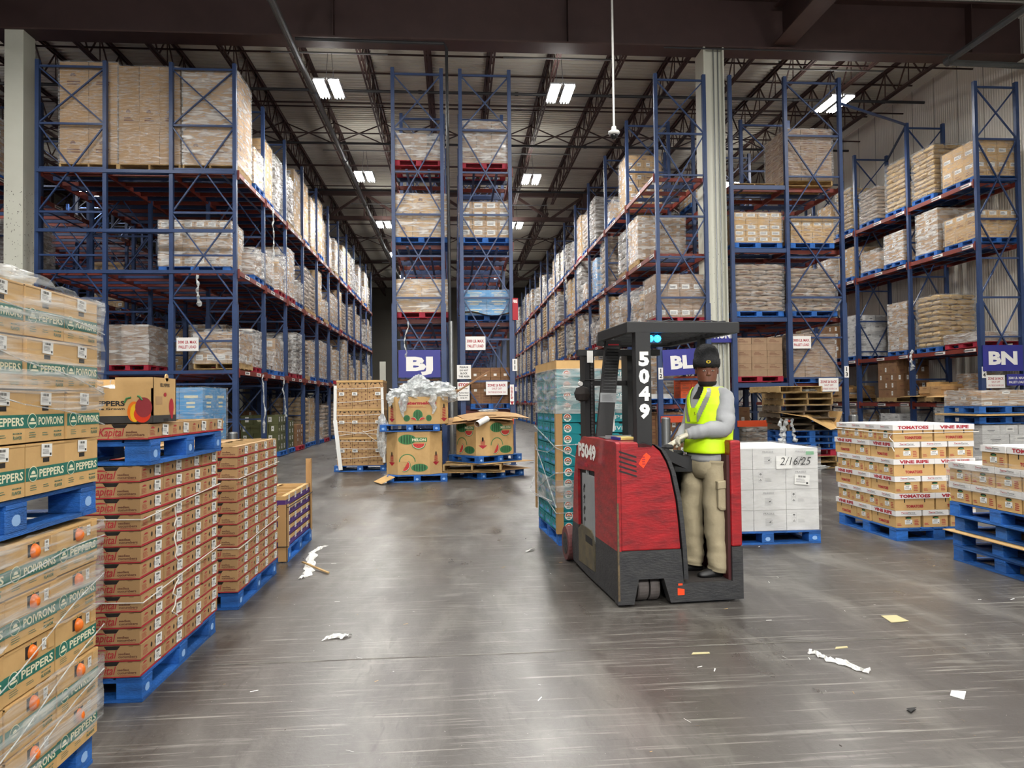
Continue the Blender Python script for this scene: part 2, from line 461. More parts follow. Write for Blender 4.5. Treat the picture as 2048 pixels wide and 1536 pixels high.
# plate girder across the aisles and the cross beam that meets it
mb = MB(); G = 18.6
mb.box((-34, G - 0.3, 10.8), (WX, G + 0.3, 10.84), BROWNL); mb.box((-34, G - 0.02, 10.84), (WX, G + 0.02, 12.2), BROWN)
mb.box((-34, G - 0.25, 12.2), (WX, G + 0.25, 12.24), BROWNL)
for x in (-26, -18, -3, 3, 14): mb.box((x, G - 0.28, 10.84), (x + 0.02, G + 0.28, 12.2), BROWN)
struct('ceiling_girder', mb)
mb = MB(); mb.box((8.45, -14, 10.9), (9.0, G - 0.3, 10.94), BROWNL); mb.box((8.71, -14, 10.94), (8.74, G - 0.3, 11.9), BROWN); mb.box((8.5, -14, 11.9), (8.95, G - 0.3, 11.94), BROWNL)
struct('ceiling_beam', mb)
mb = MB(); mb.box((-17.0, -14, 10.9), (-16.5, G - 0.3, 10.94), BROWNL); mb.box((-16.77, -14, 10.94), (-16.73, G - 0.3, 11.9), BROWN)
struct('ceiling_beam', mb)

# bar joists
def joist(L):
    mb = MB(); zb, zt = 11.36, 12.22
    for s in (-0.045, 0.045):
        mb.box((s - 0.012, 0.9, zb), (s + 0.012, L - 0.9, zb + 0.07), BROWNL); mb.box((s - 0.03, 0.9, zb), (s + 0.03, L - 0.9, zb + 0.012), BROWNL)
        mb.box((s - 0.012, 0.0, zt), (s + 0.012, L, zt + 0.07), BROWNL); mb.box((s - 0.04, 0, zt + 0.06), (s + 0.04, L, zt + 0.075), BROWNL)
    n = int((L - 1.8) / 1.2); d = (L - 1.8) / n
    for k in range(n):
        y0 = 0.9 + k * d
        mb.bar((0, y0, zb + 0.03), (0, y0 + d / 2, zt + 0.03), 0.035, 0.035, BROWNL)
        mb.bar((0, y0 + d / 2, zt + 0.03), (0, y0 + d, zb + 0.03), 0.035, 0.035, BROWNL)
        mb.bar((0, y0 + d / 2, zt + 0.03), (0, y0 + d / 2 + 0.02, zb + 0.03), 0.025, 0.025, BROWNL)
    return mb
JX = [10.5 + 1.87 * k for k in range(-16, 3)]
spans = [(G + 0.05, 36.6), (36.6, 54.6), (54.6, FARY)]
for a, b in spans:
    me = joist(b - a).mesh('ceiling_joist')
    for x in JX:
        o = bpy.data.objects.new('ceiling_joist', me); COL.objects.link(o); o.location = (x, a, 0); o['kind'] = 'structure'
# bridging between the joists and the sprinkler branch lines
mb = MB()
for y in (19.8, 23.2, 25.9, 29.5, 32.4, 39.5, 43, 46.5, 50, 58, 62):
    mb.box((-24, y, 12.1), (WX, y + 0.04, 12.14), BROWN); mb.box((-24, y + 0.6, 11.38), (WX, y + 0.64, 11.42), BROWN)
for y in (27.6, 45.6, 60):
    for x in JX[:-1]:
        mb.bar((x, y, 11.4), (x + 1.87, y, 12.2), 0.04, 0.04, BROWN); mb.bar((x, y + 0.05, 12.2), (x + 1.87, y + 0.05, 11.4), 0.04, 0.04, BROWN)
struct('ceiling_bridging', mb)
for y in (36.6, 54.6):
    mb = MB(); mb.box((-30, y - 0.12, 10.75), (WX, y + 0.12, 10.93), BROWNL); mb.box((-30, y - 0.12, 12.0), (WX, y + 0.12, 12.2), BROWN)
    x = JX[0] - 1.87
    while x < WX - 3:
        mb.bar((x, y, 10.85), (x + 1.87, y, 12.1), 0.12, 0.12, BROWNL); mb.bar((x + 1.87, y, 12.1), (x + 3.74, y, 10.85), 0.12, 0.12, BROWNL)
        mb.box((x + 1.83, y - 0.04, 10.9), (x + 1.91, y + 0.04, 12.1), BROWNL); x += 3.74
    struct('ceiling_truss', mb)

# columns
COLM = mat('cream_column_paint', 'D6D6C8', 0.45, var=0.25, hex2='C4C4B4', vscale=2)
MARK = mat('column_scuff', '57544C', 0.8)
mb = MB(); mb.box((6.6, 18.45, 0), (7.06, 18.9, 10.8), COLM, None)
mb.box((6.55, 18.3, 0), (6.6, 18.95, 10.8), COLM); mb.box((7.06, 18.3, 0), (7.1, 18.95, 10.8), COLM)
rr = random.Random(3)
for k in range(120):
    z = 0.3 + 6.2 * rr.random() ** 2; x = rr.uniform(6.61, 7.04); mb.rect((0, 18.45, 0), X_, Z_, x, z, x + rr.uniform(0.004, 0.012), z + rr.uniform(0.005, 0.03), MARK, 0.002)
for x in (6.85, 6.97): mb.tube([(x, 18.4, 0.3), (x, 18.4, 10.8)], 0.016, GALV, n=6)
struct('wall_column_1', mb)
mb = MB(); mb.box((-10.86, 18.35, 0), (-10.42, 18.85, 10.8), COLM)
for k in range(260):
    z = 1.0 + 6.0 * rr.random() ** 1.7; x = rr.uniform(-10.84, -10.44); mb.rect((0, 18.35, 0), X_, Z_, x, z, x + rr.uniform(0.006, 0.016), z + rr.uniform(0.008, 0.035), MARK, 0.002)
    z = 1.0 + 6.0 * rr.random() ** 1.7; y = rr.uniform(18.4, 18.8); mb.rect((-10.42, 0, 0), Y_, Z_, y, z, y + rr.uniform(0.006, 0.02), z + rr.uniform(0.008, 0.035), MARK, 0.002)
struct('wall_column_2', mb)
for i, (x, y) in enumerate(((6.8, 36.6), (6.8, 54.6), (-10.6, 36.6), (-10.6, 54.6))):
    mb = MB(); mb.box((x - 0.22, y - 0.22, 0), (x + 0.22, y + 0.22, 8.0), COLM); mb.box((x - 0.22, y - 0.22, 8), (x + 0.22, y + 0.22, 12.2), BROWNL)
    struct('wall_column_%d' % (i + 3), mb)
mb = MB(); mb.box((-4.98, 48.4, 0), (-4.62, 48.8, 4.3), COLM); struct('wall_column_7', mb)

# pipes
def pipe(name, label, pts, r, m=PIPEM, n=10, joints=()):
    mb = MB(); mb.tube(pts, r, m, n)
    for p, ax in joints:
        p = Vector(p); d = Vector(ax) * r * 1.2; mb.tube([p - d, p + d], r * 1.35, m, n)
    return tag(mb.build(name, smooth=False), label, 'pipe')
pipe('sprinkler_pipe', 'long grey sprinkler main running down the left aisle under the roof', [(-3.98, -4, 10.55), (-3.98, 62, 10.55)], 0.085,
     joints=[((-3.98, y, 10.55), (0, 1, 0)) for y in (12.5, 16, 21, 27, 33, 39)])
pipe('sprinkler_branch_pipe', 'dark sprinkler branch pipe crossing all aisles, nearest to the girder', [(-24, 22.4, 11.2), (15.4, 22.4, 11.2)], 0.045, PIPED, joints=[((x, 22.4, 11.2), (1, 0, 0)) for x in range(-22, 15, 3)])
pipe('sprinkler_branch_pipe', 'dark sprinkler branch pipe crossing all aisles above the second row of lights', [(-24, 27.0, 11.2), (15.4, 27.0, 11.2)], 0.045, PIPED, joints=[((x, 27.0, 11.2), (1, 0, 0)) for x in range(-22, 15, 3)])
pipe('sprinkler_branch_pipe', 'dark sprinkler branch pipe crossing all aisles just before the first roof truss', [(-24, 33.0, 11.2), (15.4, 33.0, 11.2)], 0.045, PIPED)
pipe('riser_pipe', 'dark vertical pipe between the BJ rack and the rack beside it', [(-3.9, 18.25, 10.7), (-0.2, 18.25, 10.68), (-0.14, 18.25, 10.55), (-0.12, 18.25, 3.4)], 0.04, PIPED)
pipe('riser_pipe', 'pale steel lower riser pipe standing left of the STOP sign', [(-0.1, 18.1, 0), (-0.1, 18.1, 3.6)], 0.06, GALV)
pipe('sprinkler_pipe', 'grey pipe with an elbow at the right wall under the girder', [(13.1, -4, 10.45), (13.1, 18.1, 10.45), (15.5, 18.1, 10.4)], 0.085, joints=[((13.1, 18.0, 10.45), (0, 1, 0))])
pipe('conduit', 'thin dark rod crossing in front of the girder at the upper right', [(5.5, 18.28, 10.74), (8.5, 18.28, 10.74), (13.6, 18.28, 10.74)], 0.02, PIPED)

# ================================================================ high bay lights
TUBEM = mat('lit_tube', 'FFFFFF', 0.4, emit=22.0)
HOUS = mat('lamp_housing', 'C8CACC', 0.35, metal=0.6)
def make_fixture():
    t = thing('high_bay_light', 'high bay light', 'light fixture')
    mb = MB()
    for s in (-1, 1):
        mb.box((s * 0.2 - 0.15, -0.6, 0.05), (s * 0.2 + 0.15, 0.6, 0.09), HOUS)
        mb.box((s * 0.2 - 0.16, -0.6, 0.0), (s * 0.2 - 0.14, 0.6, 0.06), HOUS); mb.box((s * 0.2 + 0.14, -0.6, 0), (s * 0.2 + 0.16, 0.6, 0.06), HOUS)
    mb.box((-0.36, -0.07, 0.09), (0.36, 0.07, 0.15), HOUS)
    mb.build('housing', t)
    for s in (-1, 1):
        for k in range(3):
            x = s * 0.2 + (k - 1) * 0.085
            MB().tube([(x, -0.56, 0.005), (x, 0.56, 0.005)], 0.016, TUBEM, 6).build('lamp_tube', t)
    mb = MB()
    for s in (-1, 1): mb.tube([(s * 0.12, 0, 0.15), (s * 0.05, 0, 1.05)], 0.008, PIPED, 5)
    mb.build('hanging_rod', t)
    MB().lathe([(0.0, 0), (0.04, 0), (0.04, 0.06), (0.0, 0.06)], (0, -0.66, 0.0), HOUS, 8).build('sensor', t)
    for s in (-1, 1):
        ld = bpy.data.lights.new('lamp', 'AREA'); ld.shape = 'RECTANGLE'; ld.size = 0.26; ld.size_y = 1.1; ld.energy = LAMP_W; ld.color = (1.0, 0.97, 0.92)
        o = bpy.data.objects.new('lamp', ld); COL.objects.link(o); o.parent = t; o.location = (s * 0.2, 0, 0.045)
    ld = bpy.data.lights.new('added_deck_fill', 'AREA'); ld.shape = 'RECTANGLE'; ld.size = 0.5; ld.size_y = 1.0; ld.energy = LAMP_W * 0.09; ld.color = (1.0, 0.97, 0.92)  # fill lamp added above the housing to brighten the roof deck
    o = bpy.data.objects.new('added_deck_fill', ld); COL.objects.link(o); o.parent = t; o.location = (0, 0, 0.16); o.rotation_euler.x = math.pi
    return t
fx = Proto(make_fixture())
rows = [(-3.4, 'left aisle', [20.3, 28.2, 35.8, 43.2, 50.8, 58.4]), (3.05, 'middle aisle', [20.3, 28.3, 35.8, 43.2, 50.8, 58.4]), (11.3, 'right aisle', [20.6, 29.0, 37.0, 45.0])]
for x, nm, ys in rows:
    for k, y in enumerate(ys): fx.put((x, y, 10.3), 0, '%s lit high bay light from the front over the %s' % (ORD[k].capitalize(), nm), 'high bay lights')
for x, y, s in ((-15.0, 21, 'far left beyond the racks, near the girder'), (-15.0, 31, 'far left beyond the racks, further back'), (-3.4, 12.5, 'above the staging floor left of centre'), (3.05, 12.5, 'above the staging floor right of centre'),
                (10.5, 12.5, 'above the staging floor by the right wall'), (-9.5, 12.5, 'above the staging floor far left'), (-3.4, 4.5, 'above the foreground left'), (3.05, 4.5, 'above the foreground right'), (9.5, 4.5, 'above the right foreground'),
                (-3.4, -3.5, 'behind the viewer left'), (3.05, -3.5, 'behind the viewer right')):
    fx.put((x, y, 10.3), 0, 'lit high bay light hanging ' + s, 'high bay lights')
for x, s in ((-5.5, 'left'), (-1.5, 'left of centre'), (2.5, 'right of centre'), (6.5, 'right'), (10.5, 'far right')):
    o = fx.put((x, -7.0, 6.8), 0, 'added tilted fill light behind the viewer, ' + s, 'added fill lights'); o.rotation_euler = (R(48), 0, 0)  # fill lights added out of view to brighten upright faces in the foreground
mb = MB()
for x, nm, ys in rows:
    for y in ys: mb.box((x - 1.6, y - 0.02, 11.33), (x + 1.6, y + 0.02, 11.37), GALV)
struct('ceiling_strut', mb)

# hanging dome camera
t = thing('security_camera', 'white dome security camera hanging on a long thin pole', 'camera', at(1228, 262, 16.0))
WHM = mat('white_plastic', 'D8D8D4', 0.35)
MB().lathe([(0.0, 0.1), (0.05, 0.1), (0.06, 0.02), (0.12, -0.01), (0.135, -0.05), (0.1, -0.09), (0.0, -0.09)], (0, 0, 0), WHM, 20).build('dome_housing', t, smooth=True)
MB().lathe([(0.09, 0.0), (0.08, -0.05), (0.05, -0.085), (0.0, -0.1)], (0, 0, -0.09), mat('smoked_dome', '0A0A0C', 0.08), 20).build('lens_dome', t, smooth=True)
MB().tube([(0, 0, 0.1), (0, 0, 4.5)], 0.025, WHM, 8).build('pole', t)
# ================================================================ pallet racks
FY = 18.2
def frame_mb(x0, x1, zt=10.0, brace=True, ties=()):
    mb = MB(); h = 0.045
    for x, s in ((x0, 1), (x1, -1)):
        if not brace and s == -1: continue
        mb.box((x - h, -0.05, 0.01), (x + h, 0.05, zt), RBLUE); mb.box((x - 0.09, -0.08, 0), (x + 0.09, 0.08, 0.012), RBLUE)
        mb.box((x - 0.062, -0.065, 0.01), (x + 0.062, 0.065, 4.05), RBLUE)
    if brace:
        zs = [zt - 0.15, zt - 1.55, zt - 3.7, zt - 5.8, zt - 7.9, 0.25]
        for a, b in zip(zs, zs[1:]):
            mb.box((x0, -0.02, a - 0.025), (x1, 0.02, a + 0.025), RBLUE)
            if a - b > 1.6: mb.box((x0, -0.018, (a + b) / 2 - 0.022), (x1, 0.018, (a + b) / 2 + 0.022), RBLUE)
            mb.bar((x0, -0.012, a), (x1, -0.012, b), 0.03, 0.04, RBLUE, (0, 1, 0)); mb.bar((x0, 0.012, b), (x1, 0.012, a), 0.03, 0.04, RBLUE, (0, 1, 0))
        mb.box((x0, -0.02, 0.23), (x1, 0.02, 0.27), RBLUE)
    for z in ties: mb.box((x0, -0.03, z - 0.13), (x1, 0.03, z - 0.02), RBLUE)
    return mb

def copies(name, me, parent, locs, label=None):
    for p in locs:
        o = bpy.data.objects.new(name, me); COL.objects.link(o); o.parent = parent; o.location = p
        if label: o['label'] = label

def beam_me(L, m=RORANGE, tags=True, side=1):
    mb = MB(); mb.box((-0.025, 0.06, -0.125), (0.025, L - 0.06, -0.01), m)
    mb.box((-0.04, 0.05, -0.2), (0.04, 0.075, 0.03), m); mb.box((-0.04, L - 0.075, -0.2), (0.04, L - 0.05, 0.03), m)
    if tags:
        for y in (0.55, L / 2 + 0.3):
            mb.rect((side * 0.025, 0, 0), (0, side, 0), Z_, y * side, -0.11, (y + 0.42 * side) * side, -0.03, SIGNW, 0.002)
            mb.rect((side * 0.025, 0, 0), (0, side, 0), Z_, (y + 0.05) * side, -0.09, (y + 0.33 * side) * side, -0.05, GINK, 0.003)
    return mb.mesh('beam')

def rack(label, frames, ys, levels, faceX, side, extra_lines=(), rails=None, name='pallet_rack'):
    t = thing(name, label, 'pallet rack', (0, FY, 0))
    for (x0, x1, br) in frames:
        me = frame_mb(x0, x1, brace=br, ties=() if br else levels).mesh('upright_frame')
        copies('upright_frame', me, t, [(0, y - FY, 0) for y in ys])
    L = ys[1] - ys[0]; bm = beam_me(L, side=side)
    copies('beam', bm, t, [(faceX, y - FY, z) for y in ys[:-1] for z in levels][:100])
    for x in extra_lines:
        bm2 = MB().box((-0.025, 0, -0.14), (0.025, ys[-1] - ys[0], -0.02), RORANGE).mesh('long_beam')
        copies('long_beam', bm2, t, [(x, 0, z) for z in levels])
    if rails:
        x0, x1, n = rails
        mb = MB()
        for k in range(n):
            y = (k + 0.5) * L / n
            mb.box((x0, y - 0.03, -0.1), (x1, y + 0.03, 0.0), RBLUE if k % 2 else RORANGE)
        mb.box((x0 + 0.3, 0, -0.12), (x0 + 0.36, L, -0.1), RBLUE); mb.box((x1 - 0.36, 0, -0.12), (x1 - 0.3, L, -0.1), RBLUE)
        me = mb.mesh('cross_rails')
        copies('cross_rails', me, t, [(0, y - FY, z - 0.005) for y in ys[:-1] for z in levels][:100])
    return t

LL, LJ, LK, LB, LM, LN = [2.45, 4.9, 7.35], [1.95, 3.7, 5.6, 7.55], [1.38, 3.62, 5.6, 7.5], [1.45, 3.55, 5.4, 7.4], [2.0, 3.7, 5.5, 7.15], [1.4, 2.88, 5.68, 7.35]
yL = [FY + 2.62 * i for i in range(12)]; yJ = [FY + 2.9 * i for i in range(11)]; yB = [FY + 3.15 * i for i in range(15)]; yN = [FY + 2.93 * i for i in range(12)]
rL = rack('deep blue and orange push-back rack along the left of the left aisle', [(-6.87, -5.36, True), (-10.0, -8.43, True)], yL, LL, -5.31, 1, (-6.87, -8.43, -10.0), (-10.0, -5.33, 6))
for z in LL + [5.9]:
    MB().box((-8.43, -0.04, z - 0.12), (-6.87, 0.04, z - 0.02), RBLUE).box((-10.0, -0.08, z - 0.1), (-5.36, -0.04, z - 0.02), RBLUE).build('end_beam', rL)
rK = rack('blue rack at the far left edge behind the cream column', [(-13.0, -11.35, True), (-16, -14.4, True)], yL[:8], LL, -11.3, 1, (-14.4,), (-16, -11.4, 6))
rJ = rack('narrow blue rack carrying the BJ sign', [(-1.5, -0.28, True)], yJ, LJ, -1.53, -1, (-0.26,), (-1.5, -0.28, 4))
rC = rack('narrow blue rack to the right of the BJ rack carrying the 3000 lb sign', [(0.19, 1.43, True)], yJ, LK, 1.47, 1, (0.17,), (0.19, 1.43, 4))
rB = rack('blue rack with orange beams along the right of the middle aisle, behind the forklift', [(5.22, 6.5, True)], yB, LB, 5.18, -1, (6.52,), (5.22, 6.5, 5))
rM = rack('deep blue rack standing right of the cream column', [(8.67, 10.15, True), (7.19, 8.67, False)], yN[:8], LM, 10.19, 1, (7.19, 8.67), (7.19, 10.15, 5))
rN = rack('blue and orange rack against the right wall carrying the BN sign', [(13.93, 15.1, True)], yN[:8], LN, 13.9, -1, (15.12,), (13.95, 15.1, 5))
MB().box((0.2, -0.1, 1.02), (1.45, -0.02, 1.16), RORB).build('guard_beam', rC)['label'] = 'bright orange guard beam'
MB().box((5.2, -0.1, 1.0), (6.5, -0.02, 1.16), RORB).build('guard_beam', rB)['label'] = 'bright orange guard beam'
MB().box((7.2, -0.1, 0.86), (8.67, -0.02, 1.02), RORB).build('guard_beam', rM)['label'] = 'bright orange guard beam'
tp = MB()
tp.bar((10.15, 0.02, 9.35), (13.93, 2.93, 9.95), 0.05, 0.06, RBLUE); tp.bar((13.93, 2.93, 9.95), (15.1, 5.86, 9.8), 0.05, 0.06, RBLUE)
tp.build('top_tie', rN)
# upright number plates
for rk, x, z, s, sd in ((rC, 1.49, 2.35, '1\n1', 0), (rB, 5.22, 2.1, '1\n2', 0), (rM, 10.15, 2.1, '1\n3', 0), (rN, 13.93, 2.05, '1\n4', 0)):
    mb = MB(); mb.box((x - 0.06, -0.085, z), (x + 0.06, -0.075, z + 0.3), SIGNW)
    for k, c in enumerate(s.split('\n')): mb.text(c, (x, -0.085, z), X_, Z_, 0, 0.17 - 0.135 * k, 0.1, INK, 0.03, align='c')
    mb.build('number_plate', rk)

# ================================================================ signs
def sign(name, label, px0, py0, px1, py1, rows, mback, mink, Y=FY - 0.11, tilt=0.0, kind='sign'):
    a = at(px0, (py0 + py1) / 2, Y); b = at(px1, (py0 + py1) / 2, Y); z1 = at((px0 + px1) / 2, py0, Y).z; z0 = at((px0 + px1) / 2, py1, Y).z
    w, h = b.x - a.x, z1 - z0
    t = thing(name, label, kind, ((a.x + b.x) / 2, Y, (z0 + z1) / 2)); t.rotation_euler.y = tilt
    MB().box((-w / 2, 0, -h / 2), (w / 2, 0.012, h / 2), mback).build('plate', t)
    mb = MB()
    for s, y, hh, ww, m, bold in rows: mb.text(s, (0, 0, 0), X_, Z_, 0, -h / 2 + y * h, hh * h, m or mink, bold, w=None if ww is None else ww * w, align='c')
    mb.build('lettering', t)
    return t
big = lambda s, w: [(s, 0.27, 0.46, w, None, 0.05)]
sign('aisle_sign', 'navy aisle sign reading BJ on the narrow rack above the watermelon bins', 797, 700, 881, 755, big('BJ', 0.64), SIGNB, SIGNW)
sign('aisle_sign', 'navy aisle sign reading BL on the rack behind the driver', 1326, 698, 1402, 750, big('BL', 0.6), SIGNB, SIGNW, tilt=R(-3))
sign('aisle_sign', 'navy aisle sign reading BN on the rack by the right wall', 1966, 690, 2046, 742, big('BN', 0.72), SIGNB, SIGNW)
sign('aisle_sign', 'small navy aisle sign reading B far down the middle aisle', 1025, 770, 1043, 786, big('B', 0.5), SIGNB, SIGNW, Y=62.1)
mx = [('3000 LB. MAX.', 0.56, 0.2, 0.86, None, 0.03), ('PALLET LOAD', 0.2, 0.2, 0.8, None, 0.03)]
sign('load_sign', 'white 3000 lb max pallet load sign on the left rack', 353, 675, 397, 702, mx, SIGNW, RINK, Y=FY - 0.04)
sign('load_sign', 'white 3000 lb max pallet load sign on the centre rack beside BJ', 931, 673, 971, 700, mx, SIGNW, RINK, Y=FY - 0.04)
sign('load_sign', 'white 3000 lb max pallet load sign on the rack right of the cream column', 1584, 672, 1622, 697, mx, SIGNW, RINK, Y=FY - 0.04)
sign('load_sign', 'navy 2500 lb max pallet load sign at the right edge under BN', 2014, 748, 2052, 771, [('2500 LB. MAX', 0.56, 0.2, 0.86, None, 0.03), ('PALLET LOAD', 0.2, 0.2, 0.8, None, 0.03)], SIGNB, SIGNW)
zr = [('ZONE 26 RACK', 0.64, 0.18, 0.85, None, 0.03), ('SHUT OFF', 0.4, 0.14, 0.45, None, 0.01), ('OUTSIDE DOOR 210', 0.14, 0.13, 0.82, None, 0.01)]
sign('zone_sign', 'white zone 26 rack shut off sign in front of brown cartons under the centre rack', 972, 763, 1015, 790, zr, SIGNW, RINK, Y=FY - 0.05)
sign('zone_sign', 'white zone 26 rack shut off sign above the stacked wooden pallets', 1638, 756, 1677, 783, zr, SIGNW, RINK, Y=FY - 0.05)
sign('zone_sign', 'white zone 26 rack shut off sign below the BN sign', 1973, 750, 2010, 776, zr, SIGNW, RINK, Y=FY - 0.05)
sign('notice_sign', 'white sign reading please do not block this area', 914, 730, 942, 758, [('PLEASE', 0.78, 0.12, 0.6, INK, 0.03), ('DO NOT', 0.56, 0.12, 0.6, INK, 0.03), ('BLOCK', 0.34, 0.12, 0.5, INK, 0.03), ('THIS AREA', 0.12, 0.12, 0.8, INK, 0.03)], SIGNW, INK)
sign('notice_sign', 'white sign reading STOP authorized personnel only', 915, 764, 939, 801, [('STOP', 0.78, 0.14, 0.84, RINK, 0.05), ('Fire Pump', 0.62, 0.07, 0.7, INK, 0.02), ('Authorized', 0.38, 0.08, 0.8, INK, 0.02), ('Personnel', 0.24, 0.08, 0.76, INK, 0.02), ('ONLY!!', 0.1, 0.08, 0.6, INK, 0.02)], SIGNW, INK)
sign('phone_sign', 'blue sign reading PHONE on the cream column above the driver', 1416, 655, 1473, 685, [('PHONE', 0.3, 0.42, 0.84, None, 0.05)], SIGNB, SIGNW, Y=18.22)
sign('fire_sign', 'red and white fire equipment sign high on the centre rack edge', 1025, 596, 1036, 640, [('FIRE', 0.78, 0.14, 0.8, SIGNW, 0.04)], RINK, SIGNW)
t = thing('arrow_sign', 'narrow white strip with a red down arrow on the centre rack post', 'sign', at(1024, 789, FY - 0.1))
MB().box((-0.05, 0, -0.25), (0.05, 0.01, 0.25), SIGNW).build('plate', t)
MB().poly((0, -0.002, 0), X_, Z_, [(-0.05, -0.17), (0, -0.27), (0.05, -0.17)], RINK).lines((0, -0.002, 0), X_, Z_, -0.03, -0.12, 0.03, 0.2, 9, RINK).build('arrow', t)

# ================================================================ pallets
def pallet_parts(m, w=1.2, d=1.0, block=True):
    top, blk, bot = MB(), MB(), MB(); h = 0.14; rr = random.Random(5)
    n = 7
    for k in range(n):
        y = -d / 2 + (k + 0.5) * d / n; bw = 0.062 if k not in (0, n - 1) else 0.068
        top.box((-w / 2, y - bw, h - 0.018), (w / 2, y + bw, h + rr.uniform(-0.002, 0.0)), m)
    if block:
        for x in (-w / 2 + 0.07, 0, w / 2 - 0.07): top.box((x - 0.065, -d / 2, h - 0.036), (x + 0.065, d / 2, h - 0.018), m)
        for x in (-w / 2 + 0.07, 0, w / 2 - 0.07):
            for y in (-d / 2 + 0.07, 0, d / 2 - 0.07): blk.box((x - 0.068, y - 0.068, 0.018), (x + 0.068, y + 0.068, h - 0.036), m)
        for y in (-d / 2 + 0.065, 0, d / 2 - 0.065): bot.box((-w / 2, y - 0.062, 0), (w / 2, y + 0.062, 0.018), m)
        for x in (-w / 2 + 0.06, w / 2 - 0.06): bot.box((x - 0.058, -d / 2, 0.001), (x + 0.058, d / 2, 0.017), m)
    else:
        for x in (-w / 2 + 0.02, 0, w / 2 - 0.02): blk.box((x - 0.019, -d / 2, 0.016), (x + 0.019, d / 2, h - 0.018), m)
        for y in (-d / 2 + 0.06, -0.15, 0.15, d / 2 - 0.06): bot.box((-w / 2, y - 0.045, 0), (w / 2, y + 0.045, 0.016), m)
    return top, blk, bot

PAL_MARK = mat('pallet_stencil', '8FB4E0', 0.7)
def near_pallet(label, m, loc, rz=0.0, group=None, block=True, marks=True, name='pallet', tilt=(0, 0)):
    t = thing(name, label, 'pallet', loc, rz, group); t.rotation_euler = (tilt[0], tilt[1], rz)
    top, blk, bot = pallet_parts(m, block=block)
    top.build('deck', t, bevel=0.002); bot.build('bottom_boards', t)
    nb = 9 if block else 3; per = 6; f0 = 0
    for b in range(nb):
        q = MB(); q.v = blk.v[b * 8:b * 8 + 8]; q.mats = [m]; q.f = [tuple(i - b * 8 for i in f) for f in blk.f[b * 6:b * 6 + 6]]; q.m = [0] * 6
        if marks and block:
            c = [sum(v[i] for v in q.v) / 8 for i in range(3)]
            if c[1] < -0.3: q.disc((c[0], -0.4985, 0.06), X_, Z_, 0, 0, 0.03, 0.022, PAL_MARK, 0, n=9, a0=40, a1=330)
            if c[0] > 0.4: q.disc((0.5985, c[1], 0.06), Y_, Z_, 0, 0, 0.03, 0.022, PAL_MARK, 0, n=9, a0=40, a1=330)
        q.build('block' if block else 'stringer', t, bevel=0.003)
    return t
_pm = {}
def far_pallet(color, loc, label, group, rz=0.0):
    if color not in _pm:
        m = {'blue': PBLUE, 'red': PRED, 'wooden': PWOOD}[color]; mb = MB()
        for p in pallet_parts(m, block=color != 'wooden'): mb.add(p, Matrix.Identity(4))
        _pm[color] = mb.mesh('pallet')
    o = bpy.data.objects.new('pallet', _pm[color]); COL.objects.link(o); o.location = loc; o.rotation_euler.z = rz
    return tag(o, label, 'pallet', group)

# ================================================================ loads
def film_shell(w, d, h, seed, off=0.02, lump=0.012, z0=0.0, top=True, nz=5, m=None):
    rr = random.Random(seed); mb = MB(); rings = []; npx, npy = 7, 6
    for k in range(nz + 1):
        z = z0 + (h - z0) * k / nz; ring = []
        hw, hd = w / 2 + off, d / 2 + off
        if k == nz: z += 0.01
        for j in range(npx): ring.append((-hw + 2 * hw * j / npx, -hd + rr.uniform(-lump, 0), z))
        for j in range(npy): ring.append((hw + rr.uniform(0, lump), -hd + 2 * hd * j / npy, z))
        for j in range(npx): ring.append((hw - 2 * hw * j / npx, hd + rr.uniform(0, lump), z))
        for j in range(npy): ring.append((-hw + rr.uniform(-lump, 0), hd - 2 * hd * j / npy, z))
        rings.append(ring)
    mb.rings(rings, m or FILM, cap=False)
    if top:
        last = rings[-1]; inner = [(x * 0.8, y * 0.8, h + 0.015) for x, y, z in last]
        mb.rings([last, inner], m or FILM, cap=False)
    return mb

def cartons(w, d, h, nx, ny, nz, m, seed=1, stick=0.5, ink=None, gap=0.005, jit=0.004, sw=0.45, brick=True, top_var=0.0):
    rr = random.Random(seed); mb = MB(); ch = h / nz
    for k in range(nz):
        a, b = (nx, ny) if (k % 2 == 0 or not brick) else (max(1, nx - 1) if nx > 2 else nx, ny)
        cw, cd = w / a, d / b
        for i in range(a):
            for j in range(b):
                if 0 < i < a - 1 and 0 < j < b - 1 and k < nz - 1: continue
                if k == nz - 1 and rr.random() < top_var: continue
                jx, jy = rr.uniform(-jit, jit), rr.uniform(-jit, jit)
                x0, y0, z0 = -w / 2 + i * cw + gap + jx, -d / 2 + j * cd + gap + jy, k * ch + 0.001
                x1, y1, z1 = x0 + cw - 2 * gap, y0 + cd - 2 * gap, z0 + ch - 0.004
                mb.box((x0, y0, z0), (x1, y1, z1), m)
                for (O, Rv, ln, on) in (((x0, y0, z0), X_, x1 - x0, j == 0), ((x1, y0, z0), Y_, y1 - y0, i == a - 1), ((x1, y1, z0), -X_, x1 - x0, j == b - 1), ((x0, y1, z0), -Y_, y1 - y0, i == 0)):
                    if not on: continue
                    if rr.random() < stick:
                        s = rr.uniform(0.1, 0.35); mb.rect(O, Rv, Z_, ln * s, ch * 0.25, ln * (s + sw), ch * 0.8, WHITE, 0.002)
                        mb.rect(O, Rv, Z_, ln * (s + 0.08), ch * 0.5, ln * (s + sw - 0.08), ch * 0.62, GINK, 0.003)
                    elif ink and rr.random() < 0.6:
                        mb.rect(O, Rv, Z_, ln * 0.3, ch * 0.4, ln * 0.7, ch * 0.5, ink, 0.002); mb.rect(O, Rv, Z_, ln * 0.35, ch * 0.28, ln * 0.65, ch * 0.33, ink, 0.002)
    return mb

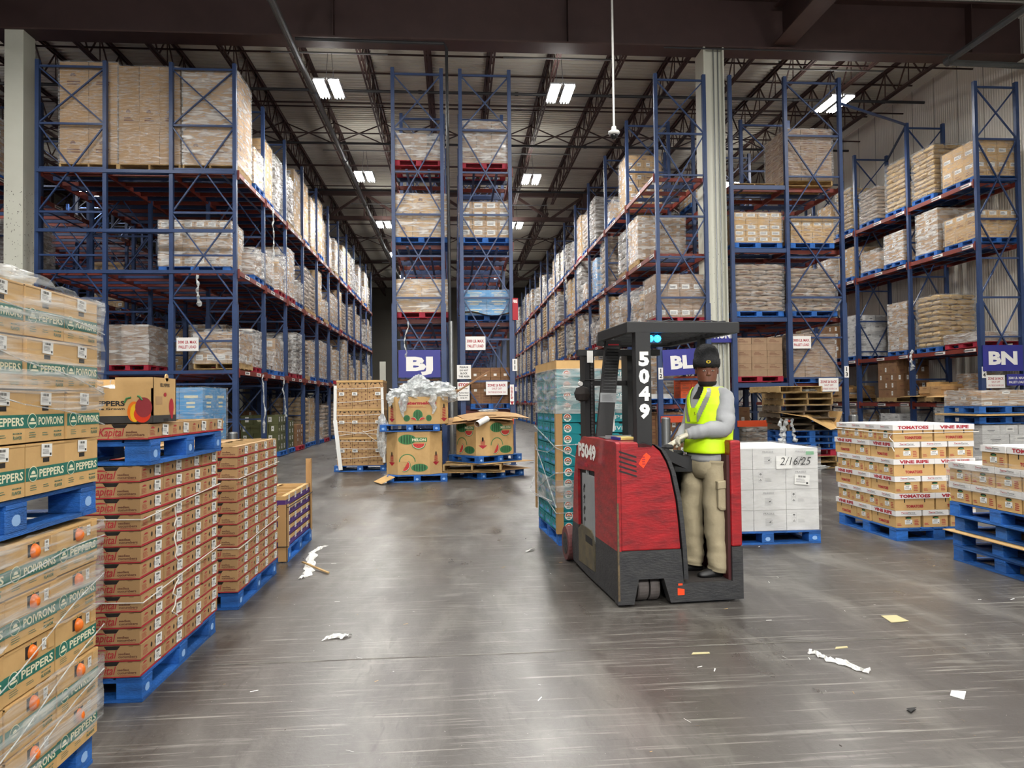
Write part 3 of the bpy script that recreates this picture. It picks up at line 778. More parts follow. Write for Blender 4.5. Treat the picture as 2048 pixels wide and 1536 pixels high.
def bags(w, d, h, nz, m, seed=1):
    rr = random.Random(seed); mb = MB(); bh = h / nz
    for k in range(nz):
        L = [(0.5, 1, 3)] if k % 2 == 0 else [(1.0, 1, 1)]
        nx, ny = (2, 3) if k % 2 == 0 else (3, 2)
        cw, cd = w / nx, d / ny
        for i in range(nx):
            for j in range(ny):
                if nx == 3 and i == 1 and False: continue
                cx = -w / 2 + (i + 0.5) * cw + rr.uniform(-0.02, 0.02); cy = -d / 2 + (j + 0.5) * cd + rr.uniform(-0.015, 0.015)
                zc = (k + 0.5) * bh; lx = cw > cd; a, b = (cw / 2, cd / 2) if lx else (cd / 2, cw / 2)
                rings = []
                for t, s, v in ((-1.03, 0.86, 0.25), (-0.92, 0.97, 0.8), (-0.5, 1.0, 1.05), (0, 1.01, 1.1), (0.5, 1.0, 1.05), (0.92, 0.97, 0.8), (1.03, 0.86, 0.25)):
                    ring = []
                    for q in range(8):
                        an = 2 * math.pi * (q + 0.5) / 8; c_, s_ = math.cos(an), math.sin(an)
                        yy = b * s * math.copysign(abs(c_) ** 0.5, c_) * 1.02; zz = bh / 2 * v * math.copysign(abs(s_) ** 0.7, s_) * 1.05 + rr.uniform(-0.008, 0.008)
                        p = (cx + t * a, cy + yy, zc + zz) if lx else (cx - yy, cy + t * a, zc + zz)
                        ring.append(p)
                    rings.append(ring)
                mb.rings(rings, m)
                for sx, sy, Rv in ((0, -1, X_), (1, 0, Y_)):
                    if rr.random() < 0.5:
                        O = (cx, cy, zc) + Vector() if False else Vector((cx + sx * (cw / 2 + 0.012), cy + sy * (cd / 2 + 0.012), zc))
                        mb.rect(O, Rv, Z_, -0.08, -0.012, 0.1, 0.008, BINK, 0.0)
    return mb

def lumpy(w, d, h, seed, m=None):
    rr = random.Random(seed); mb = cartons(w, d, h * 0.7, 3, 2, 3, m or CARD, seed, 0.3, BINK, jit=0.02)
    for k in range(7):
        sx, sy, sz = rr.uniform(0.3, 0.45), rr.uniform(0.25, 0.4), rr.uniform(0.12, 0.3) * h
        mb.cbox((rr.uniform(-w / 2 + sx / 2, w / 2 - sx / 2), rr.uniform(-d / 2 + sy / 2, d / 2 - sy / 2), h * 0.7 + sz / 2), (sx, sy, sz), m or CARDL, rr.uniform(-0.2, 0.2))
    return mb

LOADS = {}
def defload(key, desc, cat, mb, film, name):
    r = mb.build(name); tag(r, desc, cat); r['category'] = cat
    if film: film.build('stretch_film', r)
    LOADS[key] = (Proto(r), desc)
W, D = 1.1, 1.0
defload('tan15', 'wrapped tan cartons with labels', 'carton load', cartons(W, D, 1.45, 4, 3, 6, CARD, 1, 0.55, BINK), film_shell(W, D, 1.45, 1), 'carton_load')
defload('tan19', 'tall wrapped tan cartons', 'carton load', cartons(W, D, 1.85, 3, 2, 7, CARD, 2, 0.25, BINK), film_shell(W, D, 1.85, 2), 'carton_load')
defload('light16', 'pale labelled cartons', 'carton load', cartons(W, D, 1.6, 4, 3, 8, CARDL, 3, 0.7, BINK), film_shell(W, D, 1.6, 3, m=FILMN), 'carton_load')
defload('low8', 'low tan cartons', 'carton load', cartons(W, D, 0.75, 3, 3, 3, CARD, 4, 0.4, BINK, top_var=0.2), film_shell(W, D, 0.75, 4), 'carton_load')
defload('bagb', 'stacked brown bags', 'bag load', bags(W, D, 1.45, 9, BAGM, 5), film_shell(W, D, 1.45, 5, off=0.03, m=FILMN), 'bag_load')
defload('bagy', 'stacked yellowish bags', 'bag load', bags(W, D, 1.55, 10, BAGY, 6), film_shell(W, D, 1.55, 6, off=0.03, m=FILMN), 'bag_load')
defload('bagl', 'low stacked bags', 'bag load', bags(W, D, 0.8, 5, BAGM, 7), film_shell(W, D, 0.8, 7, off=0.03), 'bag_load')
defload('lump', 'lumpy mixed cartons', 'mixed load', lumpy(W, D, 1.15, 8), film_shell(W + 0.04, D + 0.04, 1.2, 8, lump=0.05, off=0.03), 'mixed_load')
defload('lump2', 'uneven small cartons', 'mixed load', lumpy(W, D, 0.85, 9, CARDG), film_shell(W + 0.04, D + 0.04, 0.9, 9, lump=0.06, off=0.03), 'mixed_load')
defload('grey', 'tall bulging film load', 'wrapped load', bags(W, D, 1.75, 7, GREYW, 10), film_shell(W, D, 1.75, 10, off=0.04, lump=0.05), 'wrapped_load')
defload('grey2', 'shiny bulging film load', 'wrapped load', bags(W, D, 1.3, 5, GREYW, 11), film_shell(W, D, 1.3, 11, off=0.04, lump=0.05), 'wrapped_load')
defload('blue', 'pale blue cartons', 'carton load', cartons(W, D, 1.1, 3, 2, 5, BLUEC, 12, 0.2, CREAM), film_shell(W, D, 1.1, 12), 'carton_load')
defload('dark', 'dark brown cartons', 'carton load', cartons(W, D, 1.2, 4, 3, 5, CARDD, 13, 0.5, BINK, sw=0.25), None, 'carton_load')
defload('olive', 'olive green cartons', 'carton load', cartons(W, D, 1.1, 4, 3, 4, OLIVE, 14, 0.7, CREAM, sw=0.3), None, 'carton_load')
defload('white', 'white cartons', 'carton load', cartons(W, D, 1.1, 3, 3, 5, WCARD, 15, 0.1, GINK), film_shell(W, D, 1.1, 15, m=FILMN), 'carton_load')
defload('orange', 'orange cartons', 'carton load', cartons(0.6, 0.6, 0.9, 2, 2, 4, ORANGEC, 16, 0.1, INK), None, 'carton_load')
defload('misc', 'scattered small cartons', 'mixed load', lumpy(W, D, 0.45, 17), None, 'mixed_load')

def load(key, x, y, z, where, group, pal='blue', rz=0.0, hs=1.0, ws=1.0, ds=1.0):
    """a pallet on the shelf and the goods on it"""
    p, desc = LOADS[key]
    h = 0.0
    if pal:
        far_pallet(pal, (x, y, z), '%s pallet, %s' % (pal, where), group + ' pallets', rz); h = 0.14
    return p.put((x, y, z + h), rz, '%s, %s' % (desc, where), group, (ws, ds, hs))

LV = {2: ['third', 'top'], 3: ['lower', 'middle', 'top'], 4: ['lowest', 'second', 'third', 'top']}
def fill(rkname, xs, ys, levels, seed, kinds, skip=lambda b, l, s: False, fl=0.02, over={}, n=2, pw=1.06, pals='bbbbrw', lo=0.85, hi=1.12):
    rr = random.Random(seed)
    for li, z in enumerate([fl] + levels):
        cnt = 0
        for b, y0 in enumerate(ys[:-1]):
            L = ys[b + 1] - y0
            for s in range(n):
                k = rr.choice(kinds if z < 7 else kinds); pl = {'b': 'blue', 'r': 'red', 'w': 'wooden'}[rr.choice(pals)]; hs = rr.uniform(lo, hi); r_ = rr.choice((0, math.pi)); j = rr.uniform(-0.06, 0.06)
                o = over.get((li, b, s), ())
                if o is None or (o == () and (skip(b, li, s) or rr.random() < 0.06)): continue
                if o: k, pl, hs = o
                lvl = 'floor level' if li == 0 else '%s level' % LV[len(levels)][li - 1]
                load(k, xs + j, y0 + L * (s + 0.5) / n, z, '%s of the %s, %s from front' % (lvl, rkname, ORD[cnt]), 'pallet loads on the ' + rkname, pl, r_, hs, ws=1.0, ds=0.98)
                cnt += 1
K1 = ['tan15', 'tan19', 'light16', 'bagb', 'lump', 'grey', 'grey2', 'tan15', 'light16', 'bagy', 'low8', 'grey2', 'lump2']
fill('left rack', -5.93, yL, LL, 11, K1, over={(3, 0, 0): None, (3, 0, 1): ('low8', 'blue', 1.3), (3, 1, 0): ('light16', 'blue', 1.05), (3, 1, 1): ('grey', 'blue', 0.95),
     (3, 2, 0): ('grey', 'wooden', 0.85), (3, 2, 1): ('light16', 'wooden', 1.3), (3, 3, 0): ('light16', 'blue', 1.3), (3, 3, 1): ('tan19', 'wooden', 1.0), (3, 4, 0): ('light16', 'blue', 1.35),
     (2, 0, 0): None, (2, 0, 1): ('lump2', 'blue', 0.8), (2, 1, 0): ('lump2', 'blue', 1.0), (2, 1, 1): ('lump', 'red', 1.0), (2, 2, 0): ('tan19', 'red', 0.85), (2, 2, 1): ('lump2', 'blue', 0.8), (2, 3, 0): ('bagb', 'wooden', 1.0), (2, 3, 1): ('bagb', 'wooden', 0.95),
     (1, 0, 0): None, (1, 0, 1): ('lump2', 'red', 1.1), (1, 1, 0): ('lump2', 'blue', 0.6), (1, 1, 1): ('low8', 'blue', 1.3), (1, 2, 0): ('grey', 'red', 0.7), (1, 2, 1): ('grey', 'red', 0.8),
     (0, 0, 0): None, (0, 0, 1): None, (0, 1, 0): ('misc', 'blue', 1.0), (0, 1, 1): ('olive', 'blue', 1.0), (0, 2, 0): ('olive', 'blue', 0.8), (0, 2, 1): ('dark', 'red', 0.6)})
fill('middle aisle rack', 5.8, yB, LB, 23, K1, over={(4, 0, 0): None, (4, 0, 1): None, (4, 1, 0): ('light16', 'wooden', 0.95), (4, 1, 1): ('low8', 'blue', 0.9), (4, 2, 0): None, (4, 2, 1): ('grey', 'blue', 0.9),
     (3, 0, 0): None, (3, 0, 1): None, (3, 1, 0): ('grey2', 'wooden', 0.95), (3, 1, 1): None, (3, 2, 0): ('bagb', 'blue', 1.2), (3, 2, 1): ('blue', 'blue', 1.2),
     (2, 0, 0): None, (2, 0, 1): ('lump', 'blue', 0.9), (2, 1, 0): ('lump', 'blue', 1.0), (2, 1, 1): ('tan15', 'red', 0.8), (1, 0, 0): None, (0, 0, 0): ('dark', 'blue', 0.9), (0, 0, 1): ('dark', 'blue', 0.9)})
fill('right wall rack', 14.5, yN[:6], LN[2:], 31, ['bagy', 'bagb', 'light16', 'tan15'], fl=LN[1], over={
     (2, 0, 0): None, (2, 0, 1): ('bagy', 'blue', 0.93), (2, 1, 0): ('bagy', 'blue', 1.0), (2, 1, 1): ('bagb', 'blue', 0.75), (2, 2, 0): ('bagy', 'blue', 0.95), (2, 2, 1): ('light16', 'blue', 0.8),
     (1, 0, 0): None, (1, 0, 1): ('tan15', 'blue', 0.85), (1, 1, 0): ('tan15', 'blue', 0.65), (1, 1, 1): ('low8', 'blue', 0.9), (1, 2, 0): ('light16', 'blue', 0.65), (1, 2, 1): ('tan15', 'blue', 0.7),
     (0, 0, 0): None, (0, 0, 1): ('bagy', 'blue', 0.98), (0, 1, 0): ('tan15', 'blue', 1.05), (0, 1, 1): None, (0, 2, 0): ('white', 'blue', 1.3), (0, 2, 1): ('dark', 'blue', 1.0)}, n=2)
# ================================================================ goods on the rack fronts, built carton by carton
def carton_mesh(w, d, h, m, look, seed=0):
    """one closed carton; look is how its sides are printed"""
    mb = MB(); g = 0.004
    mb.box((-w / 2 + g, -d / 2 + g, 0.001), (w / 2 - g, d / 2 - g, h - 0.003), m)
    x, y = w / 2 - g, d / 2 - g
    mb.rect((-x, -0.02, h - 0.003), X_, Y_, 0, 0, 2 * x, 0.04, GAP if look == 'x' else CARDL, 0.001)
    for O, Rv, ln in (((-x, -y, 0), X_, 2 * x), ((x, -y, 0), Y_, 2 * y), ((x, y, 0), -X_, 2 * x), ((-x, y, 0), -Y_, 2 * y)):
        if look == 'heart':
            mb.disc(O, Rv, Z_, ln * 0.42, h * 0.62, 0.05, 0.03, BINK, 0.002, rot=50, n=8); mb.disc(O, Rv, Z_, ln * 0.5, h * 0.62, 0.05, 0.03, BINK, 0.002, rot=-50, n=8)
            mb.lines(O, Rv, Z_, ln * 0.25, h * 0.3, ln * 0.75, h * 0.45, 2, BINK, 0.002, seed)
        elif look == 'label':
            mb.rect(O, Rv, Z_, ln * 0.15, h * 0.3, ln * 0.8, h * 0.85, WHITE, 0.002); mb.lines(O, Rv, Z_, ln * 0.2, h * 0.4, ln * 0.7, h * 0.7, 2, GINK, 0.003, seed)
        elif look == 'small':
            mb.rect(O, Rv, Z_, ln * 0.3, h * 0.35, ln * 0.6, h * 0.8, WHITE, 0.002)
        elif look == 'print':
            mb.lines(O, Rv, Z_, ln * 0.15, h * 0.25, ln * 0.85, h * 0.55, 2, BINK, 0.002, seed); mb.rect(O, Rv, Z_, ln * 0.2, h * 0.7, ln * 0.5, h * 0.78, BINK, 0.002)
        elif look == 'red':
            mb.lines(O, Rv, Z_, ln * 0.15, h * 0.3, ln * 0.85, h * 0.7, 3, RINK, 0.002, seed)
        elif look == 'cream':
            mb.rect(O, Rv, Z_, ln * 0.2, h * 0.6, ln * 0.8, h * 0.7, CREAM, 0.002); mb.lines(O, Rv, Z_, ln * 0.3, h * 0.2, ln * 0.7, h * 0.5, 2, CREAM, 0.002, seed)
    return mb.mesh('carton')

def front_load(label, group, px0, px1, py0, py1, Yf, zb, d, nx, ny, nz, m, looks, pal='blue', film=None, cat='carton load', name='carton_load', bag=False, seed=1, jit=0.004, missing=()):
    a = at(px0, py1, Yf); b = at(px1, py1, Yf); zt = at((px0 + px1) / 2, py0, Yf).z
    w = b.x - a.x; cx = (a.x + b.x) / 2; cy = Yf + d / 2
    z = zb + (0.14 if pal else 0.0); h = zt - z
    if pal: 
        o = far_pallet(pal, (cx, cy, zb), '%s pallet under the %s' % (pal, ' '.join(label.split()[:11])), group + ' pallets'); o.scale = (w / 1.2 * 1.02, d / 1.0, 1)
    t = thing(name, label, cat, (cx, cy, z), 0, group)
    rr = random.Random(seed)
    if bag:
        me_cache = {}
        bh = h / nz
        for k in range(nz):
            p, q = (2, 3) if k % 2 == 0 else (3, 2)
            cw, cd = w / p, d / q
            if k % 2 not in me_cache:
                me_cache[k % 2] = bags_one(cw, cd, bh, m, k % 2)
            for i in range(p):
                for j in range(q):
                    o = bpy.data.objects.new('bag', me_cache[k % 2]); COL.objects.link(o); o.parent = t
                    o.location = (-w / 2 + (i + 0.5) * cw + rr.uniform(-0.015, 0.015), -d / 2 + (j + 0.5) * cd + rr.uniform(-0.01, 0.01), k * bh)
    else:
        cw, cd, ch = w / nx, d / ny, h / nz; mc = {}
        for k in range(nz):
            lk = looks[k % len(looks)]
            if lk not in mc: mc[lk] = carton_mesh(cw, cd, ch, m, lk, k)
            for i in range(nx):
                for j in range(ny):
                    if (i, j, k) in missing: continue
                    if 0 < i < nx - 1 and 0 < j and k < nz - 1: continue
                    o = bpy.data.objects.new('carton', mc[lk]); COL.objects.link(o); o.parent = t
                    o.location = (-w / 2 + (i + 0.5) * cw + rr.uniform(-jit, jit), -d / 2 + (j + 0.5) * cd + rr.uniform(-jit, jit), k * ch)
    if film: film_shell(w, d, h, seed, off=0.02, m=film, lump=0.02).build('stretch_film', t)
    return t

def bags_one(cw, cd, bh, m, seed):
    rr = random.Random(seed + 50); mb = MB(); lx = cw > cd; a, b = (cw / 2, cd / 2) if lx else (cd / 2, cw / 2); rings = []
    for t, s, v in ((-1.03, 0.84, 0.25), (-0.92, 0.96, 0.8), (-0.5, 1.0, 1.05), (0, 1.01, 1.1), (0.5, 1.0, 1.05), (0.92, 0.97, 0.8), (1.03, 0.86, 0.25)):
        ring = []
        for q in range(10):
            an = 2 * math.pi * (q + 0.5) / 10; c_, s_ = math.cos(an), math.sin(an)
            yy = b * s * math.copysign(abs(c_) ** 0.5, c_) * 1.02; zz = bh / 2 * v * math.copysign(abs(s_) ** 0.7, s_) * 1.05 + rr.uniform(-0.006, 0.006)
            ring.append((t * a, yy, bh / 2 + zz) if lx else (-yy, t * a, bh / 2 + zz))
        rings.append(ring)
    mb.rings(rings, m)
    y = -cd / 2 - 0.012 if lx else -cd / 2 - 0.02
    mb.rect((0, y, bh / 2), X_, Z_, -0.1, -0.012, 0.12, 0.01, BINK)
    mb.rect((cw / 2 + 0.016, 0, bh / 2), Y_, Z_, -0.1, -0.012, 0.1, 0.01, BINK)
    return mb.mesh('bag', True)

F = FY + 0.12
gL = 'goods on the front end of the left rack'
front_load('huge brown carton load leftmost on the top level of the left rack', gL, 119, 235, 124, 320, F, 7.38, 1.2, 2, 2, 3, CARD, ('heart', 'plain', 'heart'), 'wooden', FILMN, seed=21)
front_load('huge brown carton load in the middle of the top level of the left rack', gL, 237, 360, 133, 320, F, 7.38, 1.2, 3, 2, 3, CARD, ('plain', 'heart', 'plain'), 'wooden', FILMN, seed=22)
front_load('huge brown carton load at the aisle corner of the top level of the left rack', gL, 366, 474, 140, 322, F, 7.38, 1.25, 2, 2, 3, CARD, ('heart', 'plain', 'plain'), 'wooden', FILM, seed=23)
front_load('shiny wrapped cartons with labels on the middle level of the left rack end', gL, 318, 460, 441, 516, F + 0.3, 4.92, 1.1, 6, 3, 5, CARD, ('label', 'plain', 'plain', 'label', 'label'), 'blue', FILM, seed=24)
front_load('wrapped tan cartons behind the 3000 lb sign on the lower left rack level', gL, 388, 478, 664, 718, F, 2.47, 1.2, 4, 3, 3, CARD, ('label', 'print', 'print'), 'wooden', FILM, seed=25)
front_load('wrapped tan cartons on a red pallet left of the 3000 lb sign, left rack', gL, 214, 296, 650, 715, F + 0.4, 2.47, 1.2, 3, 2, 4, CARDG, ('plain', 'plain', 'print'), 'red', FILM, seed=26)
front_load('wrapped tan cartons on the lower level at the far left of the left rack', gL, 100, 196, 652, 715, F + 0.4, 2.47, 1.2, 3, 2, 4, CARDG, ('plain', 'print'), 'red', FILM, seed=27)
gJ = 'goods on the front end of the BJ rack'
front_load('dusty wrapped cartons on a red pallet at the top of the BJ rack', gJ, 789, 886, 268, 318, F, 7.57, 1.1, 3, 2, 2, CARDG, ('print', 'plain'), 'red', FILM, seed=31, missing=((2, 0, 1),))
front_load('tan heart printed cartons on a blue pallet, third level of the BJ rack', gJ, 791, 894, 388, 475, F, 5.62, 1.1, 3, 2, 3, CARDL, ('heart',), 'blue', FILM, seed=32)
front_load('grey film wrapped cartons on a red pallet just above the BJ sign', gJ, 792, 896, 559, 628, F, 3.72, 1.1, 2, 2, 4, CARDL, ('print', 'plain'), 'red', FILM, seed=33)
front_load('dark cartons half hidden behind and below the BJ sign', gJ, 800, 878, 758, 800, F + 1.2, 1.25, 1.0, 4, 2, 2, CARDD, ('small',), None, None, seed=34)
gC = 'goods on the front end of the rack beside BJ'
front_load('very shiny wrapped cartons on a red pallet at the top beside the BJ rack', gC, 922, 1014, 243, 322, F, 7.52, 1.1, 3, 2, 3, CARDG, ('print', 'plain'), 'red', FILM, seed=35)
front_load('tan cartons with white labels on a blue pallet, third level beside BJ', gC, 919, 1022, 404, 475, F, 5.62, 1.1, 4, 3, 4, CARD, ('label',), 'blue', FILMN, seed=36)
front_load('sky blue cartons on a blue pallet just above the centre 3000 lb sign', gC, 925, 1022, 580, 622, F, 3.64, 1.1, 2, 2, 3, BLUEC, ('cream',), 'blue', FILMN, seed=37)
a = at(916, 625, F)
mb = MB(); pts = []
for k in range(9):
    x = a.x + k * 0.17; pts.append(((x, F - 0.16, 3.80 + 0.06 * math.sin(k * 0.9) - (0.06 if k == 0 else 0)), (x, F + 0.4, 3.80)))
mb.rings(pts, CARDL, cap=False, close=False); mb.rings([(Vector(p) + Vector((0, 0, 0.006)), Vector(q) + Vector((0, 0, 0.006))) for p, q in pts], CARDL, cap=False, close=False)
tag(mb.build('cardboard_sheet'), 'curling cardboard sheet under the sky blue cartons above the sign', 'cardboard')
front_load('dark brown cartons on a blue pallet behind the centre zone 26 sign', gC, 942, 1022, 735, 808, F, 1.4, 1.1, 4, 3, 7, CARDD, ('print', 'print', 'small'), 'blue', None, seed=38)
gB = 'goods on the front end of the middle aisle rack'
front_load('tan cartons with two rows of white labels on a red pallet above the forklift', gB, 1312, 1409, 549, 630, F, 3.57, 1.1, 4, 3, 5, CARDG, ('label', 'plain', 'plain', 'label', 'plain'), 'red', FILMN, seed=41)
front_load('very shiny wrapped cartons with labels, third level of the middle aisle rack', gB, 1277, 1370, 432, 506, 20.1, 5.42, 1.15, 4, 3, 6, CARD, ('small',), 'wooden', FILM, seed=42)
front_load('pale labelled cartons at the back of the top level above the middle aisle', gB, 1383, 1440, 372, 425, 21.4, 7.42, 1.15, 3, 3, 3, CARDL, ('label',), 'blue', FILMN, seed=43)
front_load('white carton on the blue pallet behind the 5049 post', gB, 1296, 1345, 788, 809, F, 1.47, 0.8, 1, 1, 1, WCARD, ('plain',), 'blue', None, seed=44)
front_load('orange cartons stacked under the BL sign behind the driver', gB, 1362, 1404, 752, 809, F + 0.05, 1.47, 0.6, 2, 1, 3, ORANGEC, ('print',), 'blue', None, seed=45)
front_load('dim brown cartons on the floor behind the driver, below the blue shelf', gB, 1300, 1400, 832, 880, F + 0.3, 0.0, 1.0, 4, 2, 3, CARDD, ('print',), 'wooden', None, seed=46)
gM = 'goods on the front end of the rack right of the cream column'
front_load('large grey brown carton load on top of the rack right of the column', gM, 1572, 1664, 258, 352, F, 7.17, 1.25, 3, 3, 6, CARDG, ('print',), 'wooden', FILMN, seed=51)
far_pallet('wooden', (8.0, F + 0.8, 7.17), 'bare wooden pallet alone at the top right of the cream column', None)
front_load('cartons with many white labels, third level right beside the cream column', gM, 1468, 1564, 425, 477, F, 5.52, 1.1, 4, 3, 5, CARDL, ('label', 'label', 'label', 'plain', 'label'), 'blue', FILMN, seed=52)
front_load('plain tan cartons with one label row, third level by the right post', gM, 1582, 1668, 433, 484, F, 5.52, 1.1, 4, 3, 5, CARDL, ('print', 'print', 'print', 'label', 'plain'), 'blue', FILMN, seed=53)
front_load('stack of brown bags on a blue pallet next to the cream column', gM, 1470, 1567, 529, 616, F, 3.72, 1.05, 2, 2, 9, BAGM, (), 'blue', FILMN, cat='bag load', name='bag_load', bag=True, seed=54)
front_load('stack of brown bags on a blue pallet left of the tall post numbered 13', gM, 1583, 1674, 537, 622, F, 3.72, 1.05, 2, 2, 9, BAGM, (), 'blue', FILMN, cat='bag load', name='bag_load', bag=True, seed=55)
front_load('brown cartons on a bright red pallet right of the cream column', gM, 1473, 1566, 675, 750, F, 2.02, 1.1, 3, 3, 6, CARDG, ('plain', 'print'), 'red', None, seed=56)
front_load('brown cartons behind the right hand 3000 lb sign', gM, 1580, 1672, 668, 757, F, 1.98, 1.1, 3, 3, 6, CARDG, ('plain', 'print'), 'blue', FILMN, seed=57)
gN = 'goods on the front end of the right wall rack'
front_load('cartons with white labels at the front of the top right wall shelf', gN, 1950, 2040, 280, 345, F, 7.37, 1.3, 4, 3, 5, CARDL, ('print', 'label', 'plain', 'label', 'plain'), 'blue', FILMN, seed=61)
front_load('cartons with labels at the front of the second right wall shelf from top', gN, 1955, 2042, 420, 482, F, 5.7, 1.3, 4, 3, 4, CARDL, ('print', 'plain', 'print', 'label'), 'blue', FILMN, seed=62)
front_load('low wrapped tan cartons on a red pallet behind the BN sign', gN, 1956, 2045, 663, 690, F, 2.9, 1.3, 4, 3, 2, CARDG, ('print',), 'red', FILM, seed=63)
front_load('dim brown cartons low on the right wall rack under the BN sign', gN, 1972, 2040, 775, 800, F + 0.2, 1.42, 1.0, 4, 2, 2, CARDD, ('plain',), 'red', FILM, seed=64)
gN = 'goods low on the right wall rack'
load('dark', 14.45, 22.4, 1.42, 'low on the right wall rack, left of the others', gN, 'wooden', hs=1.05)
load('misc', 14.45, 20.3, 1.42, 'low on the right wall rack, beside the flat cardboard', gN, 'wooden')
load('tan15', 14.9, 19.6, 1.42, 'low on the right wall rack against the wall', gN, None, hs=0.55, ws=0.5)
load('misc', 14.45, 25.4, 1.42, 'low on the right wall rack, third bay', gN, 'wooden')
load('white', 14.45, 19.6, 0.02, 'on the floor of the right wall rack, nearest bay', gN, 'blue')
load('white', 14.45, 22.3, 0.02, 'on the floor of the right wall rack, second bay', gN, 'blue', hs=0.8)
load('tan15', 14.45, 25.2, 0.02, 'on the floor of the right wall rack, third bay', gN, 'blue', hs=0.7)
for k, (x, y, w_) in enumerate(((13.7, 19.4, 1.3), (13.75, 20.9, 0.9))):
    c = MB(); c.cbox((0, 0, 0), (0.7, w_, 0.008), CARDL, ry=R(-7 + 4 * k)); o = c.build('cardboard_sheet', loc=(x + 0.25, y, 1.60))
    tag(o, 'flat cardboard sheet sticking out over the low right wall shelf, %s' % ('nearer' if k == 0 else 'further'), 'cardboard')
# a few loads deep inside the push-back rack and the rack beyond it
gD = 'goods deep inside the left racks'
for k, (key, x, y, z) in enumerate((('tan15', -12.1, 19.3, 7.38), ('grey', -12.2, 21.5, 4.92), ('tan15', -7.6, 23.5, 2.47), ('blue', -12.1, 19.2, 2.47), ('light16', -9.1, 26.2, 2.47), ('tan15', -9.2, 22.5, 0.02), ('bagb', -7.6, 21.0, 0.02), ('dark', -7.3, 26.5, 0.02), ('light16', -12.2, 27, 4.92), ('grey', -15.2, 19.8, 7.38))):
    load(key, x, y, z, 'deep inside the left racks, %s in' % ORD[k], gD, 'blue')

def bollard(x, y, h, label, r=0.11):
    t = thing('bollard', label, 'bollard', (x, y, 0))
    MB().lathe([(r, 0), (r, h - 0.03), (r * 0.8, h), (0, h + 0.01)], (0, 0, 0), GALV, 16).build('post', t, smooth=False)
    MB().lathe([(r + 0.05, 0), (r + 0.05, 0.012), (r, 0.014)], (0, 0, 0), GALV, 16).build('base_plate', t)
bollard(at(1992, 850, 17.2).x, 17.2, 1.15, 'grey steel bollard in front of the right wall rack')
bollard(at(1332, 860, 17.2).x, 17.2, 1.15, 'grey steel bollard behind the driver')
bollard(at(466, 870, 17.4).x, 17.4, 0.95, 'grey steel bollard at the foot of the left rack')
bollard(at(1707, 850, 17.3).x, 17.3, 1.15, 'grey steel bollard behind the tomato cartons')
# yellow bin in the left rack
t = thing('tote', 'yellow and white tote on the floor of the left rack, first bay', 'tote', (-5.75, 19.6, 0.16))
MB().box((-0.4, -0.3, 0), (0.4, 0.3, 0.25), WCARD).build('body', t)
MB().box((-0.42, -0.32, 0.25), (0.42, 0.32, 0.33), mat('yellow_plastic', 'E0B020', 0.4)).build('rim', t)
far_pallet('blue', (-5.8, 19.6, 0.02), 'blue pallet under the yellow tote in the left rack', None)
# yellow bin in the left rack: strips of film hanging from the shelves
def hanging_film(x, y, z, L, label, seed, w=0.09):
    rr = random.Random(seed); mb = MB(); pts = []
    n = 14; px = 0
    for k in range(n):
        px += rr.uniform(-0.03, 0.03); pts.append((px, rr.uniform(-0.03, 0.03), -L * k / (n - 1)))
    mb.tube(pts, [w * (0.25 + 0.75 * abs(math.sin(k * 1.1 + seed))) * (0.6 if k < n - 3 else 1) * 0.5 for k in range(n)], FILMW, 7)
    o = mb.build('film_strip', loc=(x, y, z)); return tag(o, label, 'plastic film')
hanging_film(-5.27, 21.6, 7.3, 1.5, 'film strip dangling from the top shelf of the left rack', 1)
hanging_film(-5.27, 20.3, 2.4, 1.6, 'film strip dangling from the lower shelf of the left rack, nearer', 2)
hanging_film(-5.27, 22.9, 2.4, 1.2, 'film strip dangling from the lower shelf of the left rack, further', 3)
hanging_film(-6.2, 18.1, 4.75, 0.75, 'film scrap hanging above the left 3000 lb sign', 4, 0.14)
hanging_film(5.1, 33.0, 7.3, 1.1, 'long film scrap dangling high on the middle aisle rack', 5, 0.2)
hanging_film(13.84, 21.0, 3.0, 0.6, 'wad of film on the red beam of the right wall rack', 6, 0.16)
hanging_film(-1.15, 18.1, 3.6, 0.9, 'film loop dangling above the BJ sign', 7, 0.07)
# ================================================================ staged pallets of produce, left foreground
# ---- cucumber crates
def crate(w, d, h, m, fill_m, wall=0.009, depth=0.02):
    mb = MB(); x, y = w / 2 - 0.002, d / 2 - 0.002; H = h - 0.003
    mb.box((-x, -y, 0), (x, y, 0.008), m)
    mb.box((-x, -y, 0), (x, -y + wall, H), m); mb.box((-x, y - wall, 0), (x, y, H), m)
    mb.box((-x, -y + wall, 0), (-x + wall, y - wall, H), m); mb.box((x - wall, -y + wall, 0), (x, y - wall, H), m)
    for s in (-1, 1): mb.box((s * x - (0.05 if s > 0 else 0), -y, H - 0.002), (s * x + (0 if s > 0 else 0.05), y, H), m)
    if fill_m: mb.box((-x + wall, -y + wall, 0.01), (x - wall, y - wall, H - depth), fill_m)
    return mb, (Vector((-x, -y, 0)), Vector((x, -y, 0)), 2 * x, 2 * y, H)

